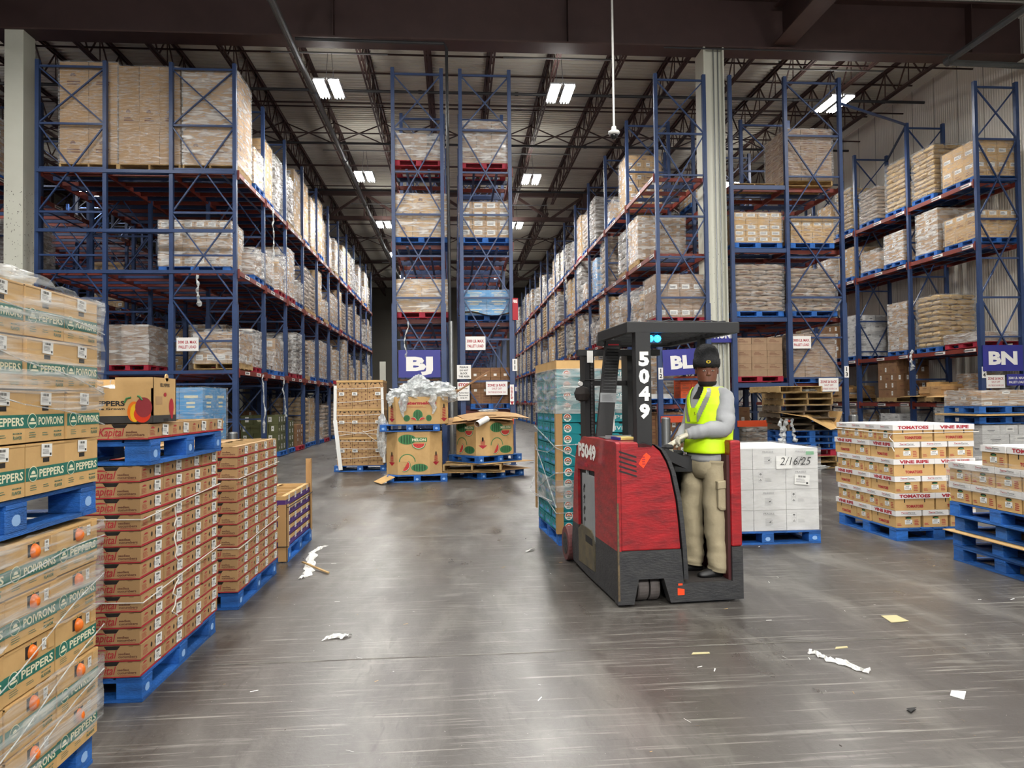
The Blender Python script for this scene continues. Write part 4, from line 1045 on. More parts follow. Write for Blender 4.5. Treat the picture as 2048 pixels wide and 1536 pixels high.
CW, CD, CH = 0.36, 0.318, 0.087
def make_kapital():
    mb, (O, O2, w, d, H) = crate(CW, CD, CH, CARD, CUKE)
    mb.rect(O, X_, Z_, 0, 0.001, w, 0.007, RINK, 0.0012); mb.rect(O2, Y_, Z_, 0, 0.001, d, 0.012, RINK, 0.0012)
    mb.poly(O, X_, Z_, [(0.165, H), (0.178, H - 0.02), (0.235, H - 0.02), (0.25, H)], GAP, 0.0012)
    mb.poly(O, X_, Z_, [(0.29, H), (0.296, H - 0.005), (0.315, H - 0.005), (0.32, H)], CARDD, 0.0012)
    mb.text('Kapital', O, X_, Z_, 0.098, 0.02, 0.042, RINK, 0.012, w=0.125, slant=0.22)
    mb.disc(O, X_, Z_, 0.15, 0.056, 0.034, 0.012, RINK, 0.001, n=12, a0=20, a1=170)
    mb.text('PRODUCE', O, X_, Z_, 0.175, 0.012, 0.005, RINK, 0.01)
    mb.text('seedless', O, X_, Z_, 0.24, 0.036, 0.012, BINK, 0.03, w=0.06); mb.text('cucumbers', O, X_, Z_, 0.24, 0.02, 0.013, BINK, 0.03, w=0.098)
    mb.rect(O, X_, Z_, 0.25, 0.012, 0.335, 0.014, RINK, 0.0012)
    for y in (0.135, 0.19): mb.disc(O2, Y_, Z_, y, H * 0.55, 0.010, 0.014, GAP, 0.0013, n=12)
    mb.lines(O2, Y_, Z_, 0.025, 0.02, 0.1, 0.05, 4, RINK, 0.0012, th=0.3); mb.disc(O2, Y_, Z_, 0.06, 0.058, 0.025, 0.009, RINK, 0.001, n=10, a0=0, a1=180)
    r = mb.build('cucumber_crate'); tag(r, 'x', 'crate')
    s = MB(); s.sticker(O2, Y_, Z_, 0.185, 0.018, 0.085, 0.062, 0.003, R(-4)); s.build('shipping_label', r)
    return Proto(r)
kap = make_kapital()
def kap_stack(name, grp, x1, y0, z0, nl, ny, seed):
    rr = random.Random(seed)
    for k in range(nl):
        for j in range(ny):
            n = nl - k
            kap.put((x1 - CW / 2 + rr.uniform(-0.006, 0.006), y0 + CD * (j + 0.5) + rr.uniform(-0.003, 0.003), z0 + k * CH), rr.uniform(-0.006, 0.006),
                    'cucumber crate in the %s, %s, %s from the top' % (name, ('nearest column', 'second column', 'third column', 'furthest column')[j], ORD[n - 1]), grp)
near_pallet('scuffed dark blue pallet under the nearer tall cucumber crate stack', PBLUE, (-2.2, 4.07 + 0.62, 0), R(90), marks=True)
kap_stack('nearer cucumber stack', 'crates of the nearer cucumber stack', -1.70, 4.07, 0.141, 13, 4, 1)
near_pallet('blue pallet lying on top of the nearer cucumber crate stack', PBLUE, (-2.16, 4.07 + 0.63, 0.141 + 13 * CH + 0.001), R(90))
zt = 0.141 + 13 * CH + 0.143
for j in range(4):
    kap.put((-1.66 - CW / 2, 4.07 + CD * (j + 0.5), zt), 0, 'cucumber crate on the upper blue pallet, %s from the viewer' % ORD[j], 'crates on the upper blue pallet')
near_pallet('blue pallet under the further tall cucumber crate stack', PBLUE, (-2.2, 5.8 + 0.63, 0), R(90))
kap_stack('further cucumber stack', 'crates of the further cucumber stack', -1.70, 5.8, 0.141, 13, 4, 2)
# inner rows of the further stack's open top layer
for i in (1, 2):
    for j in range(4): kap.put((-1.70 - CW * (i + 0.5), 5.8 + CD * (j + 0.5), 0.141 + 12 * CH), 0, 'open cucumber crate inside the top of the further stack, row %s, %s' % (('two', 'three')[i - 1], ORD[j]), 'crates of the further cucumber stack')

CORD = mat('white_cord', 'D8D4CC', 0.6)
def cord(name, label, pts, r=0.003, m=CORD, cat='strap'):
    mb = MB(); mb.tube(pts, r, m, 6); return tag(mb.build(name), label, cat)
def wrap_cord(label, x1, y0, y1, z, dz, r=0.0035, xl=-2.78):
    cord('tied_cord', label, [(xl, y0 - 0.006, z + dz), (x1 - 0.3, y0 - 0.008, z + 0.005), (x1 + 0.006, y0 - 0.008, z), (x1 + 0.01, (y0 + y1) / 2, z + dz * 0.6), (x1 + 0.006, y1, z + dz)], r)
wrap_cord('white cord tied round the upper part of the nearer cucumber stack', -1.69, 4.07, 5.34, 0.985, 0.05)
wrap_cord('white cord tied round the middle of the nearer cucumber stack', -1.69, 4.07, 5.34, 0.54, 0.06)
wrap_cord('white cord tied round the upper part of the further cucumber stack', -1.69, 5.8, 7.07, 1.02, 0.03)
wrap_cord('white cord tied round the lower part of the further cucumber stack', -1.69, 5.8, 7.07, 0.48, 0.05)
def loose(label, x, y, z, seed, L=0.35, r=0.004):
    rr = random.Random(seed); p = Vector((x, y, z)); pts = [p.copy()]
    for k in range(9):
        p = p + Vector((rr.uniform(-0.004, 0.01), rr.uniform(-0.05, 0.05), -L / 9)); pts.append(p.copy())
    cord('loose_cord', label, pts, r)
loose('loose white cord end hanging from the knot on the nearer cucumber stack', -1.68, 4.5, 0.99, 3, 0.32)
loose('short loose cord end lower down the nearer cucumber stack', -1.68, 4.55, 0.55, 4, 0.2)

# ---- open bell pepper box on top
def pepper_blob(c, r, m, seed):
    rr = random.Random(seed); mb = MB(); rings = []
    for k in range(9):
        t = math.pi * k / 8; ring = []
        for j in range(14):
            a = 2 * math.pi * j / 14; q = r * math.sin(t) * (1 + 0.1 * math.cos(3 * a + seed)) + 0.0008
            ring.append((c[0] + q * math.cos(a), c[1] + q * math.sin(a), c[2] - r * 1.05 * math.cos(t)))
        rings.append(ring)
    mb.rings(rings, m); mb.tube([(c[0], c[1], c[2] + r * 0.95), (c[0] + 0.004, c[1], c[2] + r * 1.25)], r * 0.12, MELG, 6); return mb
t = thing('bell_pepper_box', 'open tan bell pepper box with pictured peppers on top of the cucumber crates', 'box', (-1.95, 4.27, zt + CH + 0.002))
w, d, h = 0.6, 0.33, 0.19
mb = MB()
for a, b in (((-w / 2, -d / 2, 0), (w / 2, -d / 2 + 0.01, h)), ((-w / 2, d / 2 - 0.01, 0), (w / 2, d / 2, h + 0.06)), ((-w / 2, -d / 2, 0), (-w / 2 + 0.01, d / 2, h + 0.05)), ((w / 2 - 0.01, -d / 2, 0), (w / 2, d / 2, h + 0.06)), ((-w / 2, -d / 2, 0), (w / 2, d / 2, 0.01))): mb.box(a, b, CARDL)
for a, b in ((-0.3, -0.03), (0.10, 0.215), (0.215, 0.3)): mb.box((a, -d / 2 + 0.002, h), (b, -d / 2 + 0.012, h + 0.06), CARDL)
mb.box((-w / 2 + 0.01, -d / 2 + 0.01, 0.05), (w / 2 - 0.01, d / 2 - 0.01, 0.14), CARDD)
mb.lathe([(0.0, -0.002), (0.022, -0.002), (0.022, 0.004), (0, 0.004)], (w / 2 - 0.004, 0.03, h + 0.062), CARDL, 12, 'x')
mb.build('carton', t)
O = Vector((-w / 2, -d / 2, 0)); O2 = Vector((w / 2, -d / 2, 0)); mb = MB()
mb.rect(O, X_, Z_, 0, 0, w, 0.04, mat('charcoal_print', '33312F', 0.7), 0.001); mb.rect(O2, Y_, Z_, 0, 0, d, 0.04, MATS['charcoal_print'], 0.001)
mb.text('BELL PEPPERS', O, X_, Z_, 0.172, 0.095, 0.026, INK, 0.035, w=0.28); mb.text('Greenhouse Grown', O, X_, Z_, 0.172, 0.073, 0.012, INK, 0.02, w=0.28)
mb.rect(O2, Y_, Z_, 0.035, 0.1, 0.125, 0.145, CARD, 0.0012); mb.text('BELL PEPPERS', O2, Y_, Z_, 0.1, 0.2, 0.018, INK, 0.02, w=0.13)
mb.disc(O2, Y_, Z_, 0.165, 0.155, 0.02, 0.012, RINK, 0.0015); mb.disc(O2, Y_, Z_, 0.255, 0.085, 0.035, 0.05, RINK, 0.0015); mb.disc(O2, Y_, Z_, 0.262, 0.06, 0.022, 0.045, RINK, 0.0016)
mb.rect(O2, Y_, Z_, 0.14, 0.002, 0.21, 0.02, GAP, 0.0018)
PDR = mat('dark_red_pepper_print', '8A2A30', 0.6)
for cx, cy, rx, ry, m in ((0.552, 0.085, 0.045, 0.055, PDR), (0.502, 0.062, 0.036, 0.056, PEPO), (0.507, 0.055, 0.026, 0.05, PEPY), (0.545, 0.048, 0.045, 0.046, PEPR)): mb.disc(O, X_, Z_, cx, cy - 0.0, rx, min(ry, cy - 0.002), m, 0.0018 + cx * 0.001, n=22)
mb.tube([O + Vector((0.45, -0.003, 0.11)), O + Vector((0.462, -0.003, 0.135)), O + Vector((0.485, -0.003, 0.14))], 0.005, MELG, 6)
mb.tube([O + Vector((0.545, -0.003, 0.125)), O + Vector((0.53, -0.003, 0.145)), O + Vector((0.52, -0.003, 0.148))], 0.005, MELG, 6)
mb.build('printed_panel', t)
rr = random.Random(4)
crumple = MB()
for k in range(26):
    p = Vector((rr.uniform(-0.02, 0.08), rr.uniform(-0.12, 0.1), 0.165 + rr.uniform(0, 0.05))); q = p + Vector((rr.uniform(-0.09, 0.09), rr.uniform(-0.06, 0.06), rr.uniform(-0.01, 0.035))); s = p + Vector((rr.uniform(-0.06, 0.06), rr.uniform(-0.06, 0.06), rr.uniform(0.0, 0.04)))
    crumple.face([p, q, s], WHITE)
crumple.build('paper_liner', t)['label'] = 'white crumpled paper liner'

# ---- purple crates
def make_purple():
    mb, (O, O2, w, d, H) = crate(0.36, 0.3, 0.105, CARDL, CARDD, depth=0.03)
    for OO, Rv, ln in ((O, X_, w), (O2, Y_, d)):
        mb.rect(OO, Rv, Z_, 0, 0.005, ln, 0.062, PURPLE, 0.0012); mb.text('PRODUCE', OO, Rv, Z_, ln * 0.3, 0.04, 0.008, CREAM, 0.01, w=ln * 0.3)
    mb.disc(O2, Y_, Z_, 0.06, 0.05, 0.008, 0.012, GAP, 0.0016); mb.disc(O2, Y_, Z_, 0.22, 0.05, 0.008, 0.012, GAP, 0.0016)
    r = mb.build('purple_banded_crate'); tag(r, 'x', 'crate')
    s = MB(); s.sticker(O2, Y_, Z_, 0.11, 0.035, 0.07, 0.06, 0.003, R(6)); s.build('shipping_label', r)
    return Proto(r)
pur = make_purple()
near_pallet('bright blue pallet under the purple banded crates', PBLUE, (-2.2, 7.5 + 0.61, 0), R(90))
for k in range(5):
    for j in range(4):
        for i in range(3):
            if i and k < 4 and j: continue
            if i == 2 and k < 4: continue
            pur.put((-1.72 - 0.18 - 0.36 * i, 7.5 + 0.3 * (j + 0.5), 0.142 + 0.105 * k), 0, 'purple banded crate, %s layer from top, %s from near end, %s row in' % (ORD[4 - k], ORD[j], ORD[i]), 'purple banded crates')
def corner_board(label, x, y, z0, z1, sx, sy, m=STRAW, w=0.06, rz=0.0):
    mb = MB(); t_ = 0.006
    mb.box((0, 0, 0), (sx * w, sy * t_, z1 - z0), m) if sx * sy > 0 else mb.box((min(0, sx * w), min(0, sy * t_), 0), (max(0, sx * w), max(0, sy * t_), z1 - z0), m)
    mb.box((min(0, sx * t_), min(0, sy * w), 0), (max(0, sx * t_), max(0, sy * w), z1 - z0), m)
    o = mb.build('corner_board', loc=(x, y, z0), rz=rz); return tag(o, label, 'corner board')
corner_board('cardboard corner board at the near corner of the purple crates', -1.705, 7.485, 0.01, 0.58, -1, 1, w=0.09)
corner_board('tall cardboard corner board rising above the far corner of the purple crates', -1.70, 8.74, 0.12, 0.95, -1, -1, w=0.07)
cord('dark_strap', 'black strap round the top layer of the purple crates', [(-2.79, 7.49, 0.555), (-1.69, 7.49, 0.555), (-1.69, 8.71, 0.56)], 0.005, INK)
cord('dark_strap', 'black strap low round the foot of the purple crates', [(-2.79, 7.48, 0.16), (-1.69, 7.48, 0.16)], 0.005, INK)

# ---- pepper boxes, nearest left
def pepper_box(L, h, word, low):
    """face of length L along +y looks at the aisle"""
    w = 0.42; mb = MB(); mb.box((-w, 0.003, 0), (0, L - 0.003, h - 0.004), CARDL)
    mb.box((-w, 0.003, h - 0.012), (0.002, L - 0.003, h - 0.006), CARDL)
    O = Vector((0, 0.003, 0)); l = L - 0.006
    b0, b1 = (0.055, 0.105) if not low else (0.05, 0.1)
    mb.rect(O, Y_, Z_, 0, b0, l, b1, GREENB, 0.0012)
    mb.disc(O, Y_, Z_, l * 0.17, (b0 + b1) / 2, 0.032, 0.03, CREAM, 0.0018, n=22); mb.disc(O, Y_, Z_, l * 0.17, (b0 + b1) / 2, 0.029, 0.027, GREENB, 0.0022, n=22)
    mb.disc(O, Y_, Z_, l * 0.17, (b0 + b1) / 2, 0.014, 0.013, CREAM, 0.0026, n=12, a0=0, a1=180); mb.rect(O, Y_, Z_, l * 0.17 - 0.022, (b0 + b1) / 2 - 0.012, l * 0.17 + 0.022, (b0 + b1) / 2 - 0.004, CREAM, 0.0026)
    mb.text(word, O, Y_, Z_, l * 0.32, b0 + 0.010, 0.029, CREAM, 0.025, w=l * 0.64, off=0.002)
    mb.lines(O, Y_, Z_, l * 0.1, 0.015, l * 0.3, 0.04, 3, GREENB, 0.0015, th=0.25); mb.lines(O, Y_, Z_, l * 0.42, 0.02, l * 0.6, 0.036, 2, GREENB, 0.0015, th=0.25)
    mb.text('FLAVOR', O, Y_, Z_, l * 0.72, 0.014, 0.012, GREENB, 0.02, w=l * 0.2); mb.text('MAXIMUM', O, Y_, Z_, l * 0.72, 0.033, 0.006, GREENB, 0.01, w=l * 0.2)
    r = mb.build('pepper_box'); tag(r, 'x', 'box')
    if not low:
        s = MB()
        a, z = l * 0.5, 0.128
        s.box((-0.02, a - 0.022 + 0.003, z - 0.009), (0.0006, a + 0.022 + 0.003, z + 0.009), GAP)
        s.build('hand_hole', r)
        s = MB(); s.sticker(O, Y_, Z_, l * 0.36, 0.142, 0.075, 0.05, 0.003, R(-2)); s.build('shipping_label', r)
    else:
        s = MB(); s.box((-0.02, l * 0.5 - 0.03, 0.12), (0.0008, l * 0.5 + 0.045, h - 0.02), GAP)
        s.build('hand_hole', r)
        s = MB(); s.add(pepper_blob((0.0, 0, 0), 0.028, PEPO, 1), Matrix.Translation((-0.004, l * 0.5 + 0.01, 0.138))); s.build('orange_pepper', r, smooth=True)
        s = MB(); s.sticker(O, Y_, Z_, l * 0.72, 0.122, 0.03, 0.045, 0.003, 0); s.build('shipping_label', r)
        s = MB(); s.box((0.0, l * 0.86, 0.115), (0.004, l * 0.985, h - 0.01), CARDL); s.build('flap', r)
    return Proto(r)
PW = {('P', 0): pepper_box(0.28, 0.2, 'PEPPERS', False), ('V', 0): pepper_box(0.28, 0.2, 'POIVRONS', False), ('P', 1): pepper_box(0.34, 0.188, 'PEPPERS', True), ('V', 1): pepper_box(0.34, 0.188, 'POIVRONS', True)}
rr = random.Random(12)
near_pallet('bright blue pallet at the bottom left under the wrapped pepper boxes', PBLUE, (-2.14, 2.83, 0), R(90))
pat = ['PVP', 'VPV', 'PPV', 'VVP', 'PVP']
for k in range(5):
    for j in range(4):
        y0 = 3.43 - 0.34 * (j + 1)
        PW[(pat[k][min(j, 2)], 1)].put((-1.62 + rr.uniform(-0.006, 0.006), y0, 0.141 + 0.192 * k), rr.uniform(-0.01, 0.01), 'lower load pepper box, %s layer up, %s from the far end' % (ORD[k], ORD[j]), 'pepper boxes of the lower load')
near_pallet('blue pallet between the lower and upper pepper box loads', PBLUE, (-2.13, 2.84, 1.118), R(90))
pat = ['PPP', 'VVP', 'VPP', 'VPV']
for k in range(4):
    for j in range(4):
        y0 = 3.43 - 0.28 * (j + 1)
        PW[(pat[k][min(j, 2)], 0)].put((-1.62 + rr.uniform(-0.008, 0.008), y0, 1.262 + 0.203 * k), rr.uniform(-0.01, 0.01), 'upper load pepper box, %s layer up, %s from the far end' % (ORD[k], ORD[j]), 'pepper boxes of the upper load')
def near_film(name, label, x0, x1, y0, y1, z0, z1, seed, m, lump=0.006, n=26, nz=8, fold=0.004):
    """film stretched round the far end and the aisle face of a load"""
    rr = random.Random(seed); mb = MB(); rings = []
    per = [(x0, y1), (x1, y1)] ; pts = []
    for k in range(8): pts.append((x0 + (x1 - x0) * k / 8, y1 + 0.008))
    for k in range(n + 1): pts.append((x1 + 0.010, y1 - (y1 - y0) * k / n))
    for r_ in range(nz + 1):
        z = z0 + (z1 - z0) * r_ / nz; ring = []
        for q, (x, y) in enumerate(pts):
            e = rr.uniform(0, lump) + fold * math.sin(q * 0.9 + r_ * 1.7 + seed)
            ring.append((x + e, y, z + (rr.uniform(-0.012, 0.012) + 0.02 * math.sin(q * 0.3 + seed) if r_ in (0, nz) else 0)))
        rings.append(ring)
    mb.rings(rings, m, cap=False, close=False)
    o = mb.build(name, smooth=True); return tag(o, label, 'plastic film')
FILMP = film_mat('streaked_stretch_film', 0.05, 0.6, 4.0, tint='DDE0E0', rough=0.18, bump=0.35, stretch=(1, 0.35, 7))
near_film('stretch_film', 'streaked stretch film round the upper pepper boxes', -2.6, -1.61, 2.3, 3.44, 1.60, 2.09, 1, FILMP)
near_film('stretch_film', 'stretch film over the upper layers of the lower pepper boxes', -2.6, -1.61, 2.05, 3.44, 0.73, 1.10, 2, FILMP)
near_film('stretch_film', 'stretch film round the bottom layers of the lower pepper boxes', -2.6, -1.61, 2.05, 3.44, 0.20, 0.52, 3, FILMP)
for k, (za, zb) in enumerate(((2.02, 1.93), (1.9, 1.66), (1.72, 1.52), (0.95, 1.02), (0.45, 0.85), (0.2, 0.62), (0.12, 0.42))):
    mb = MB(); n = 10; pts = [(-1.596, 2.2 + (3.44 - 2.2) * q / n, za + (zb - za) * q / n + 0.01 * math.sin(q)) for q in range(n + 1)]
    mb.tube(pts, 0.0028, FILMW, 5); tag(mb.build('film_rope'), 'twisted film rope slanting across the %s pepper boxes, %s from the top' % ('upper' if k < 3 else 'lower', ORD[k if k < 3 else k - 3]), 'plastic film')
def crumpled(name, label, c, size, seed, m=FILMW, n=1, cat='plastic film'):
    rr = random.Random(seed); mb = MB(); rings = []; N = 18; K = 10
    for k in range(K + 1):
        t = math.pi * k / K; ring = []
        for j in range(N):
            a = 2 * math.pi * j / N; e = 1 + rr.uniform(-0.35, 0.35)
            ring.append((size[0] / 2 * math.sin(t) * math.cos(a) * e, size[1] / 2 * math.sin(t) * math.sin(a) * e, size[2] / 2 * (1 - math.cos(t) * (1 + rr.uniform(-0.1, 0.1)))))
        rings.append(ring)
    mb.rings(rings, m)
    o = mb.build(name, smooth=False, loc=c); tag(o, label, cat); return o
crumpled('film_wad', 'crumpled film on top of the upper pepper boxes', (-1.78, 2.95, 2.07), (0.2, 0.35, 0.09), 5)

# ---- tall blue cartons standing behind the cucumber crates
bx = at(405, 800, 12.0).x
t = thing('blue_carton_load', 'tall wrapped load of sky blue cartons behind the nearer cucumber stack', 'carton load', (bx - 0.55, 12.6, 0.14))
far_pallet('blue', (bx - 0.55, 12.6, 0), 'blue pallet under the tall sky blue cartons behind the cucumbers', None)
me = carton_mesh(0.37, 0.6, 0.435, BLUEC, 'cream')
for k in range(4):
    for i in range(3):
        for j in range(2):
            o = bpy.data.objects.new('carton', me); COL.objects.link(o); o.parent = t; o.location = (-0.37 + 0.37 * i, -0.3 + 0.6 * j, 0.435 * k)
film_shell(1.11, 1.2, 1.74, 4, m=FILMN).build('stretch_film', t)

# ================================================================ tomatoes and white cartons on the right
LIDW = mat('white_lid', 'E2E0DE', 0.5)
def make_tomato(word):
    w, d, h = 0.475, 0.3, 0.19; mb = MB()
    mb.box((-w / 2 + 0.008, -d / 2 + 0.008, 0), (w / 2 - 0.008, d / 2 - 0.008, 0.14), CARDL)
    for s, Rv, ln in ((-1, X_, w), (1, -X_, w)):
        O = Vector((-s * -w / 2 if s > 0 else -w / 2, s * (d / 2 - 0.008), 0))
        O = Vector((-w / 2 if s < 0 else w / 2, s * (d / 2 - 0.008), 0))
        mb.text('TOMATOES', O, Rv, Z_, ln / 2, 0.03, 0.028, RINK, 0.05, w=0.2, align='c')
        for x in (0.12, 0.355): mb.rect(O, Rv, Z_, x - 0.006, 0.085, x + 0.006, 0.13, GAP, 0.0015)
    for s in (-1, 1):
        O = Vector((s * (w / 2 - 0.008), -s * d / 2 * -1 if False else (-d / 2 if s > 0 else d / 2), 0)); Rv = Y_ * s
        mb.lines(O, Rv, Z_, 0.02, 0.02, 0.08, 0.05, 2, RINK, 0.0015, th=0.4); mb.lines(O, Rv, Z_, 0.22, 0.02, 0.28, 0.09, 4, RINK, 0.0015, th=0.4)
    r = mb.build('tomato_carton'); tag(r, 'x', 'carton')
    s_ = MB()
    for s in (-1, 1):
        O = Vector((s * (w / 2 - 0.008), (-d / 2 if s > 0 else d / 2), 0)); Rv = Y_ * s
        s_.disc(O, Rv, Z_, 0.15, 0.107, 0.036, 0.013, GAP, 0.0018, n=14); s_.disc(O, Rv, Z_, 0.155, 0.102, 0.026, 0.007, MELG, 0.0024, n=10)
    s_.build('hand_hole', r)
    s_ = MB()
    for s in (-1, 1):
        O = Vector((s * (w / 2 - 0.008), (-d / 2 if s > 0 else d / 2), 0)); s_.sticker(O, Y_ * s, Z_, 0.11, 0.035, 0.085, 0.05, 0.003, R(2))
    s_.build('shipping_label', r)
    l = MB(); l.box((-w / 2, -d / 2, 0.128), (w / 2, d / 2, h - 0.003), LIDW)
    for s, Rv in ((-1, X_), (1, -X_)):
        O = Vector((-w / 2 if s < 0 else w / 2, s * d / 2, 0)); l.text(word, O, Rv, Z_, w / 2, 0.142, 0.032, RINK, 0.05, w=0.36 if word == 'TOMATOES' else 0.34, align='c')
    for s in (-1, 1):
        O = Vector((s * w / 2, (-d / 2 if s > 0 else d / 2), 0)); l.text('Terra', O, Y_ * s, Z_, 0.06, 0.157, 0.015, RINK, 0.03, w=0.08, slant=0.2); l.text('Dyme', O, Y_ * s, Z_, 0.145, 0.157, 0.015, INK, 0.01, w=0.08, slant=0.2); l.rect(O, Y_ * s, Z_, 0.06, 0.146, 0.24, 0.149, GINK, 0.0015)
    l.build('lid', r)['label'] = 'white lid'
    return Proto(r)
TOM = {'T': make_tomato('TOMATOES'), 'V': make_tomato('VINE RIPE')}
near_pallet('blue pallet with a white stencil under the full tomato stack', PBLUE, (5.33, 8.28, 0), R(90))
tx, ty = 4.83, 7.70
for k in range(6):
    z = 0.142 + 0.19 * k; nm = ORD[5 - k] + ' layer from the top'
    A = k % 2 == 1
    if A:
        for j in range(4):
            for i in range(2):
                if i == 1 and j and k < 5: continue
                TOM['TV'[(i + (k // 2)) % 2] if k != 3 else 'V'].put((tx + 0.2375 + 0.48 * i, ty + 0.15 + 0.297 * j, z), 0, 'tomato carton, full stack, %s, %s row back, %s' % (nm, ORD[j], ('aisle side', 'wall side')[i]), 'tomato cartons of the full stack')
    else:
        for i in range(3):
            TOM['V'].put((tx + 0.16 + 0.318 * i, ty + 0.2375, z), R(-90), 'end-on tomato carton, full stack, %s, %s from the aisle' % (nm, ORD[i]), 'tomato cartons of the full stack')
        TOM['T'].put((tx + 0.2375, ty + 0.63, z), 0, 'tomato carton, full stack, %s, middle of aisle side' % nm, 'tomato cartons of the full stack')
        TOM['V'].put((tx + 0.155, ty + 0.945 + 0.075, z), R(-90), 'tomato carton, full stack, %s, far end of aisle side' % nm, 'tomato cartons of the full stack')
cord('tied_cord', 'white cord round the top layer of the full tomato stack', [(tx - 0.012, ty + 1.2, 1.20), (tx - 0.012, ty - 0.01, 1.185), (tx + 1.0, ty - 0.012, 1.195)], 0.005)
loose('white cord end hanging at the corner of the full tomato stack', tx - 0.01, ty - 0.02, 1.19, 8, 0.2, 0.005)
t = thing('tag', 'yellow tag reading 165074 hanging on the full tomato stack', 'tag', (5.46, 7.685, 0.47), R(-3))
MB().box((0, -0.004, -0.1), (0.16, 0, 0.0), YEL).build('card', t)
MB().text('165074', (0, -0.004, -0.1), X_, Z_, 0.08, 0.055, 0.026, INK, 0.02, w=0.12, align='c').lines((0, -0.004, -0.1), X_, Z_, 0.02, 0.01, 0.14, 0.045, 3, GINK, th=0.2).build('lettering', t)

# half-covered tomato load on four pallets at the right edge
sx_, sy_ = 4.8, 6.77
for k in range(4):
    near_pallet('blue pallet, %s from the floor, in the pallet pile at the right edge' % ORD[k], PBLUE, (sx_ + 0.5 + (0.03, 0.02, 0.05, 0.0)[k], sy_ - 0.61, 0.141 * k + (0.012 if k > 1 else 0)), R(90 + (0.6, -0.8, 0.5, 0)[k]), group='pallets of the right hand pile')
c = MB(); c.box((0, 0, 0), (1.05, 1.3, 0.007), CARDL); tag(c.build('cardboard_sheet', loc=(sx_ - 0.04, sy_ - 1.26, 0.284)), 'pale cardboard sheet between the blue pallets at the right edge', 'cardboard')
for k in range(2):
    for j in range(4):
        TOM['VT'[k]].put((sx_ + 0.2375, sy_ - 0.16 - 0.305 * j, 0.578 + 0.19 * k), 0, 'tomato carton on the right edge pallet pile, %s layer, %s from the far end' % (('bottom', 'middle')[k], ORD[j]), 'tomato cartons on the pallet pile')
TOM['T'].put((sx_ + 0.24, sy_ - 0.60, 0.958), 0, 'single end-on tomato carton on the top layer at the right edge', 'tomato cartons on the pallet pile')
TOM['T'].put((sx_ + 0.16, sy_ - 1.0, 0.958), R(-90), 'tomato carton showing TOMATOES on the top layer at the right edge', 'tomato cartons on the pallet pile')
TOM['T'].put((sx_ + 0.72, sy_ - 0.63, 0.958), 0, 'tomato carton on the top layer behind the single end-on one, right edge', 'tomato cartons on the pallet pile')
mb = MB(); mb.rings([[(sx_ - 0.012, sy_ - 1.3, z), (sx_ - 0.012, sy_ + 0.012, z), (sx_ + 0.95, sy_ + 0.012, z)] for z in (0.70, 0.8, 0.9, 1.0)], FILMN, cap=False, close=False)
tag(mb.build('stretch_film'), 'clear film band round the tomato cartons at the right edge', 'plastic film')

# white cartons
def white_carton(w, d, h, var):
    mb = MB(); mb.box((-w / 2 + 0.002, -d / 2 + 0.002, 0), (w / 2 - 0.002, d / 2 - 0.002, h - 0.003), WCARD)
    r = mb.build('white_carton'); tag(r, 'x', 'carton')
    O = Vector((-w / 2, -d / 2 + 0.002, 0)); p = MB()
    p.rect(O, X_, Z_, 0, 0, 0.002, h, GINK, 0.0008)
    if var == 0:
        for z in (h * 0.62, h * 0.36):
            for a in ((0.06, z, 0.061, z + 0.05), (0.11, z, 0.111, z + 0.05), (0.06, z, 0.11, z + 0.001), (0.06, z + 0.05, 0.111, z + 0.051)): p.rect(O, X_, Z_, *a, INK, 0.0012)
        p.disc(O, X_, Z_, 0.085, h * 0.62 + 0.024, 0.014, 0.014, INK, 0.0014, n=12, a0=0, a1=180); p.rect(O, X_, Z_, 0.083, h * 0.62 + 0.01, 0.087, h * 0.62 + 0.026, INK, 0.0014)
        p.poly(O, X_, Z_, [(0.07, h * 0.36 + 0.012), (0.1, h * 0.36 + 0.012), (0.085, h * 0.36 + 0.036)], INK, 0.0014); p.poly(O, X_, Z_, [(0.077, h * 0.36 + 0.016), (0.093, h * 0.36 + 0.016), (0.085, h * 0.36 + 0.028)], WCARD, 0.0018)
        p.lines(O, X_, Z_, 0.13, h * 0.36, 0.22, h * 0.55, 5, GINK, th=0.2)
    else:
        p.text('FRAGILE', O, X_, Z_, w * 0.3, h * 0.78, 0.02, GINK, 0.0, w=0.12)
        for a in ((w * 0.27, h * 0.75, w * 0.27 + 0.14, h * 0.755), (w * 0.27, h * 0.93, w * 0.27 + 0.14, h * 0.935)): p.rect(O, X_, Z_, *a, GINK, 0.0012)
        p.lines(O, X_, Z_, w * 0.35, h * 0.22, w * 0.62, h * 0.6, 6, GINK, th=0.22); p.disc(O, X_, Z_, w * 0.5, h * 0.42, 0.012, 0.006, INK, 0.0016, rot=30)
    p.build('print', r); return Proto(r)
WCS = [white_carton(0.37, 0.59, 0.225, 0), white_carton(0.37, 0.59, 0.225, 1)]
near_pallet('dark teal blue pallet under the white cartons', PBLUE, (3.38, 8.30, 0), 0).scale = (1.0, 1.2, 1)
for k in range(4):
    for i in range(3):
        for j in range(2):
            if j and k < 3: continue
            WCS[((i, i + 2, i + 1, i * 2 + 1)[k]) % 2].put((2.865 + 0.185 + 0.37 * i, 8.02 + 0.59 * j, 0.145 + 0.225 * k), 0, 'white carton behind the truck, %s layer from top, %s from the left, %s' % (ORD[3 - k], ORD[i], ('front', 'back')[j]), 'white cartons')
t = thing('date_label', 'white paper with 2/16/25 written in black on the white cartons', 'label', (3.58, 7.705, 0.86))
MB().box((-0.09, 0.0, -0.04), (0.09, 0.002, 0.1), WHITE).build('paper', t)
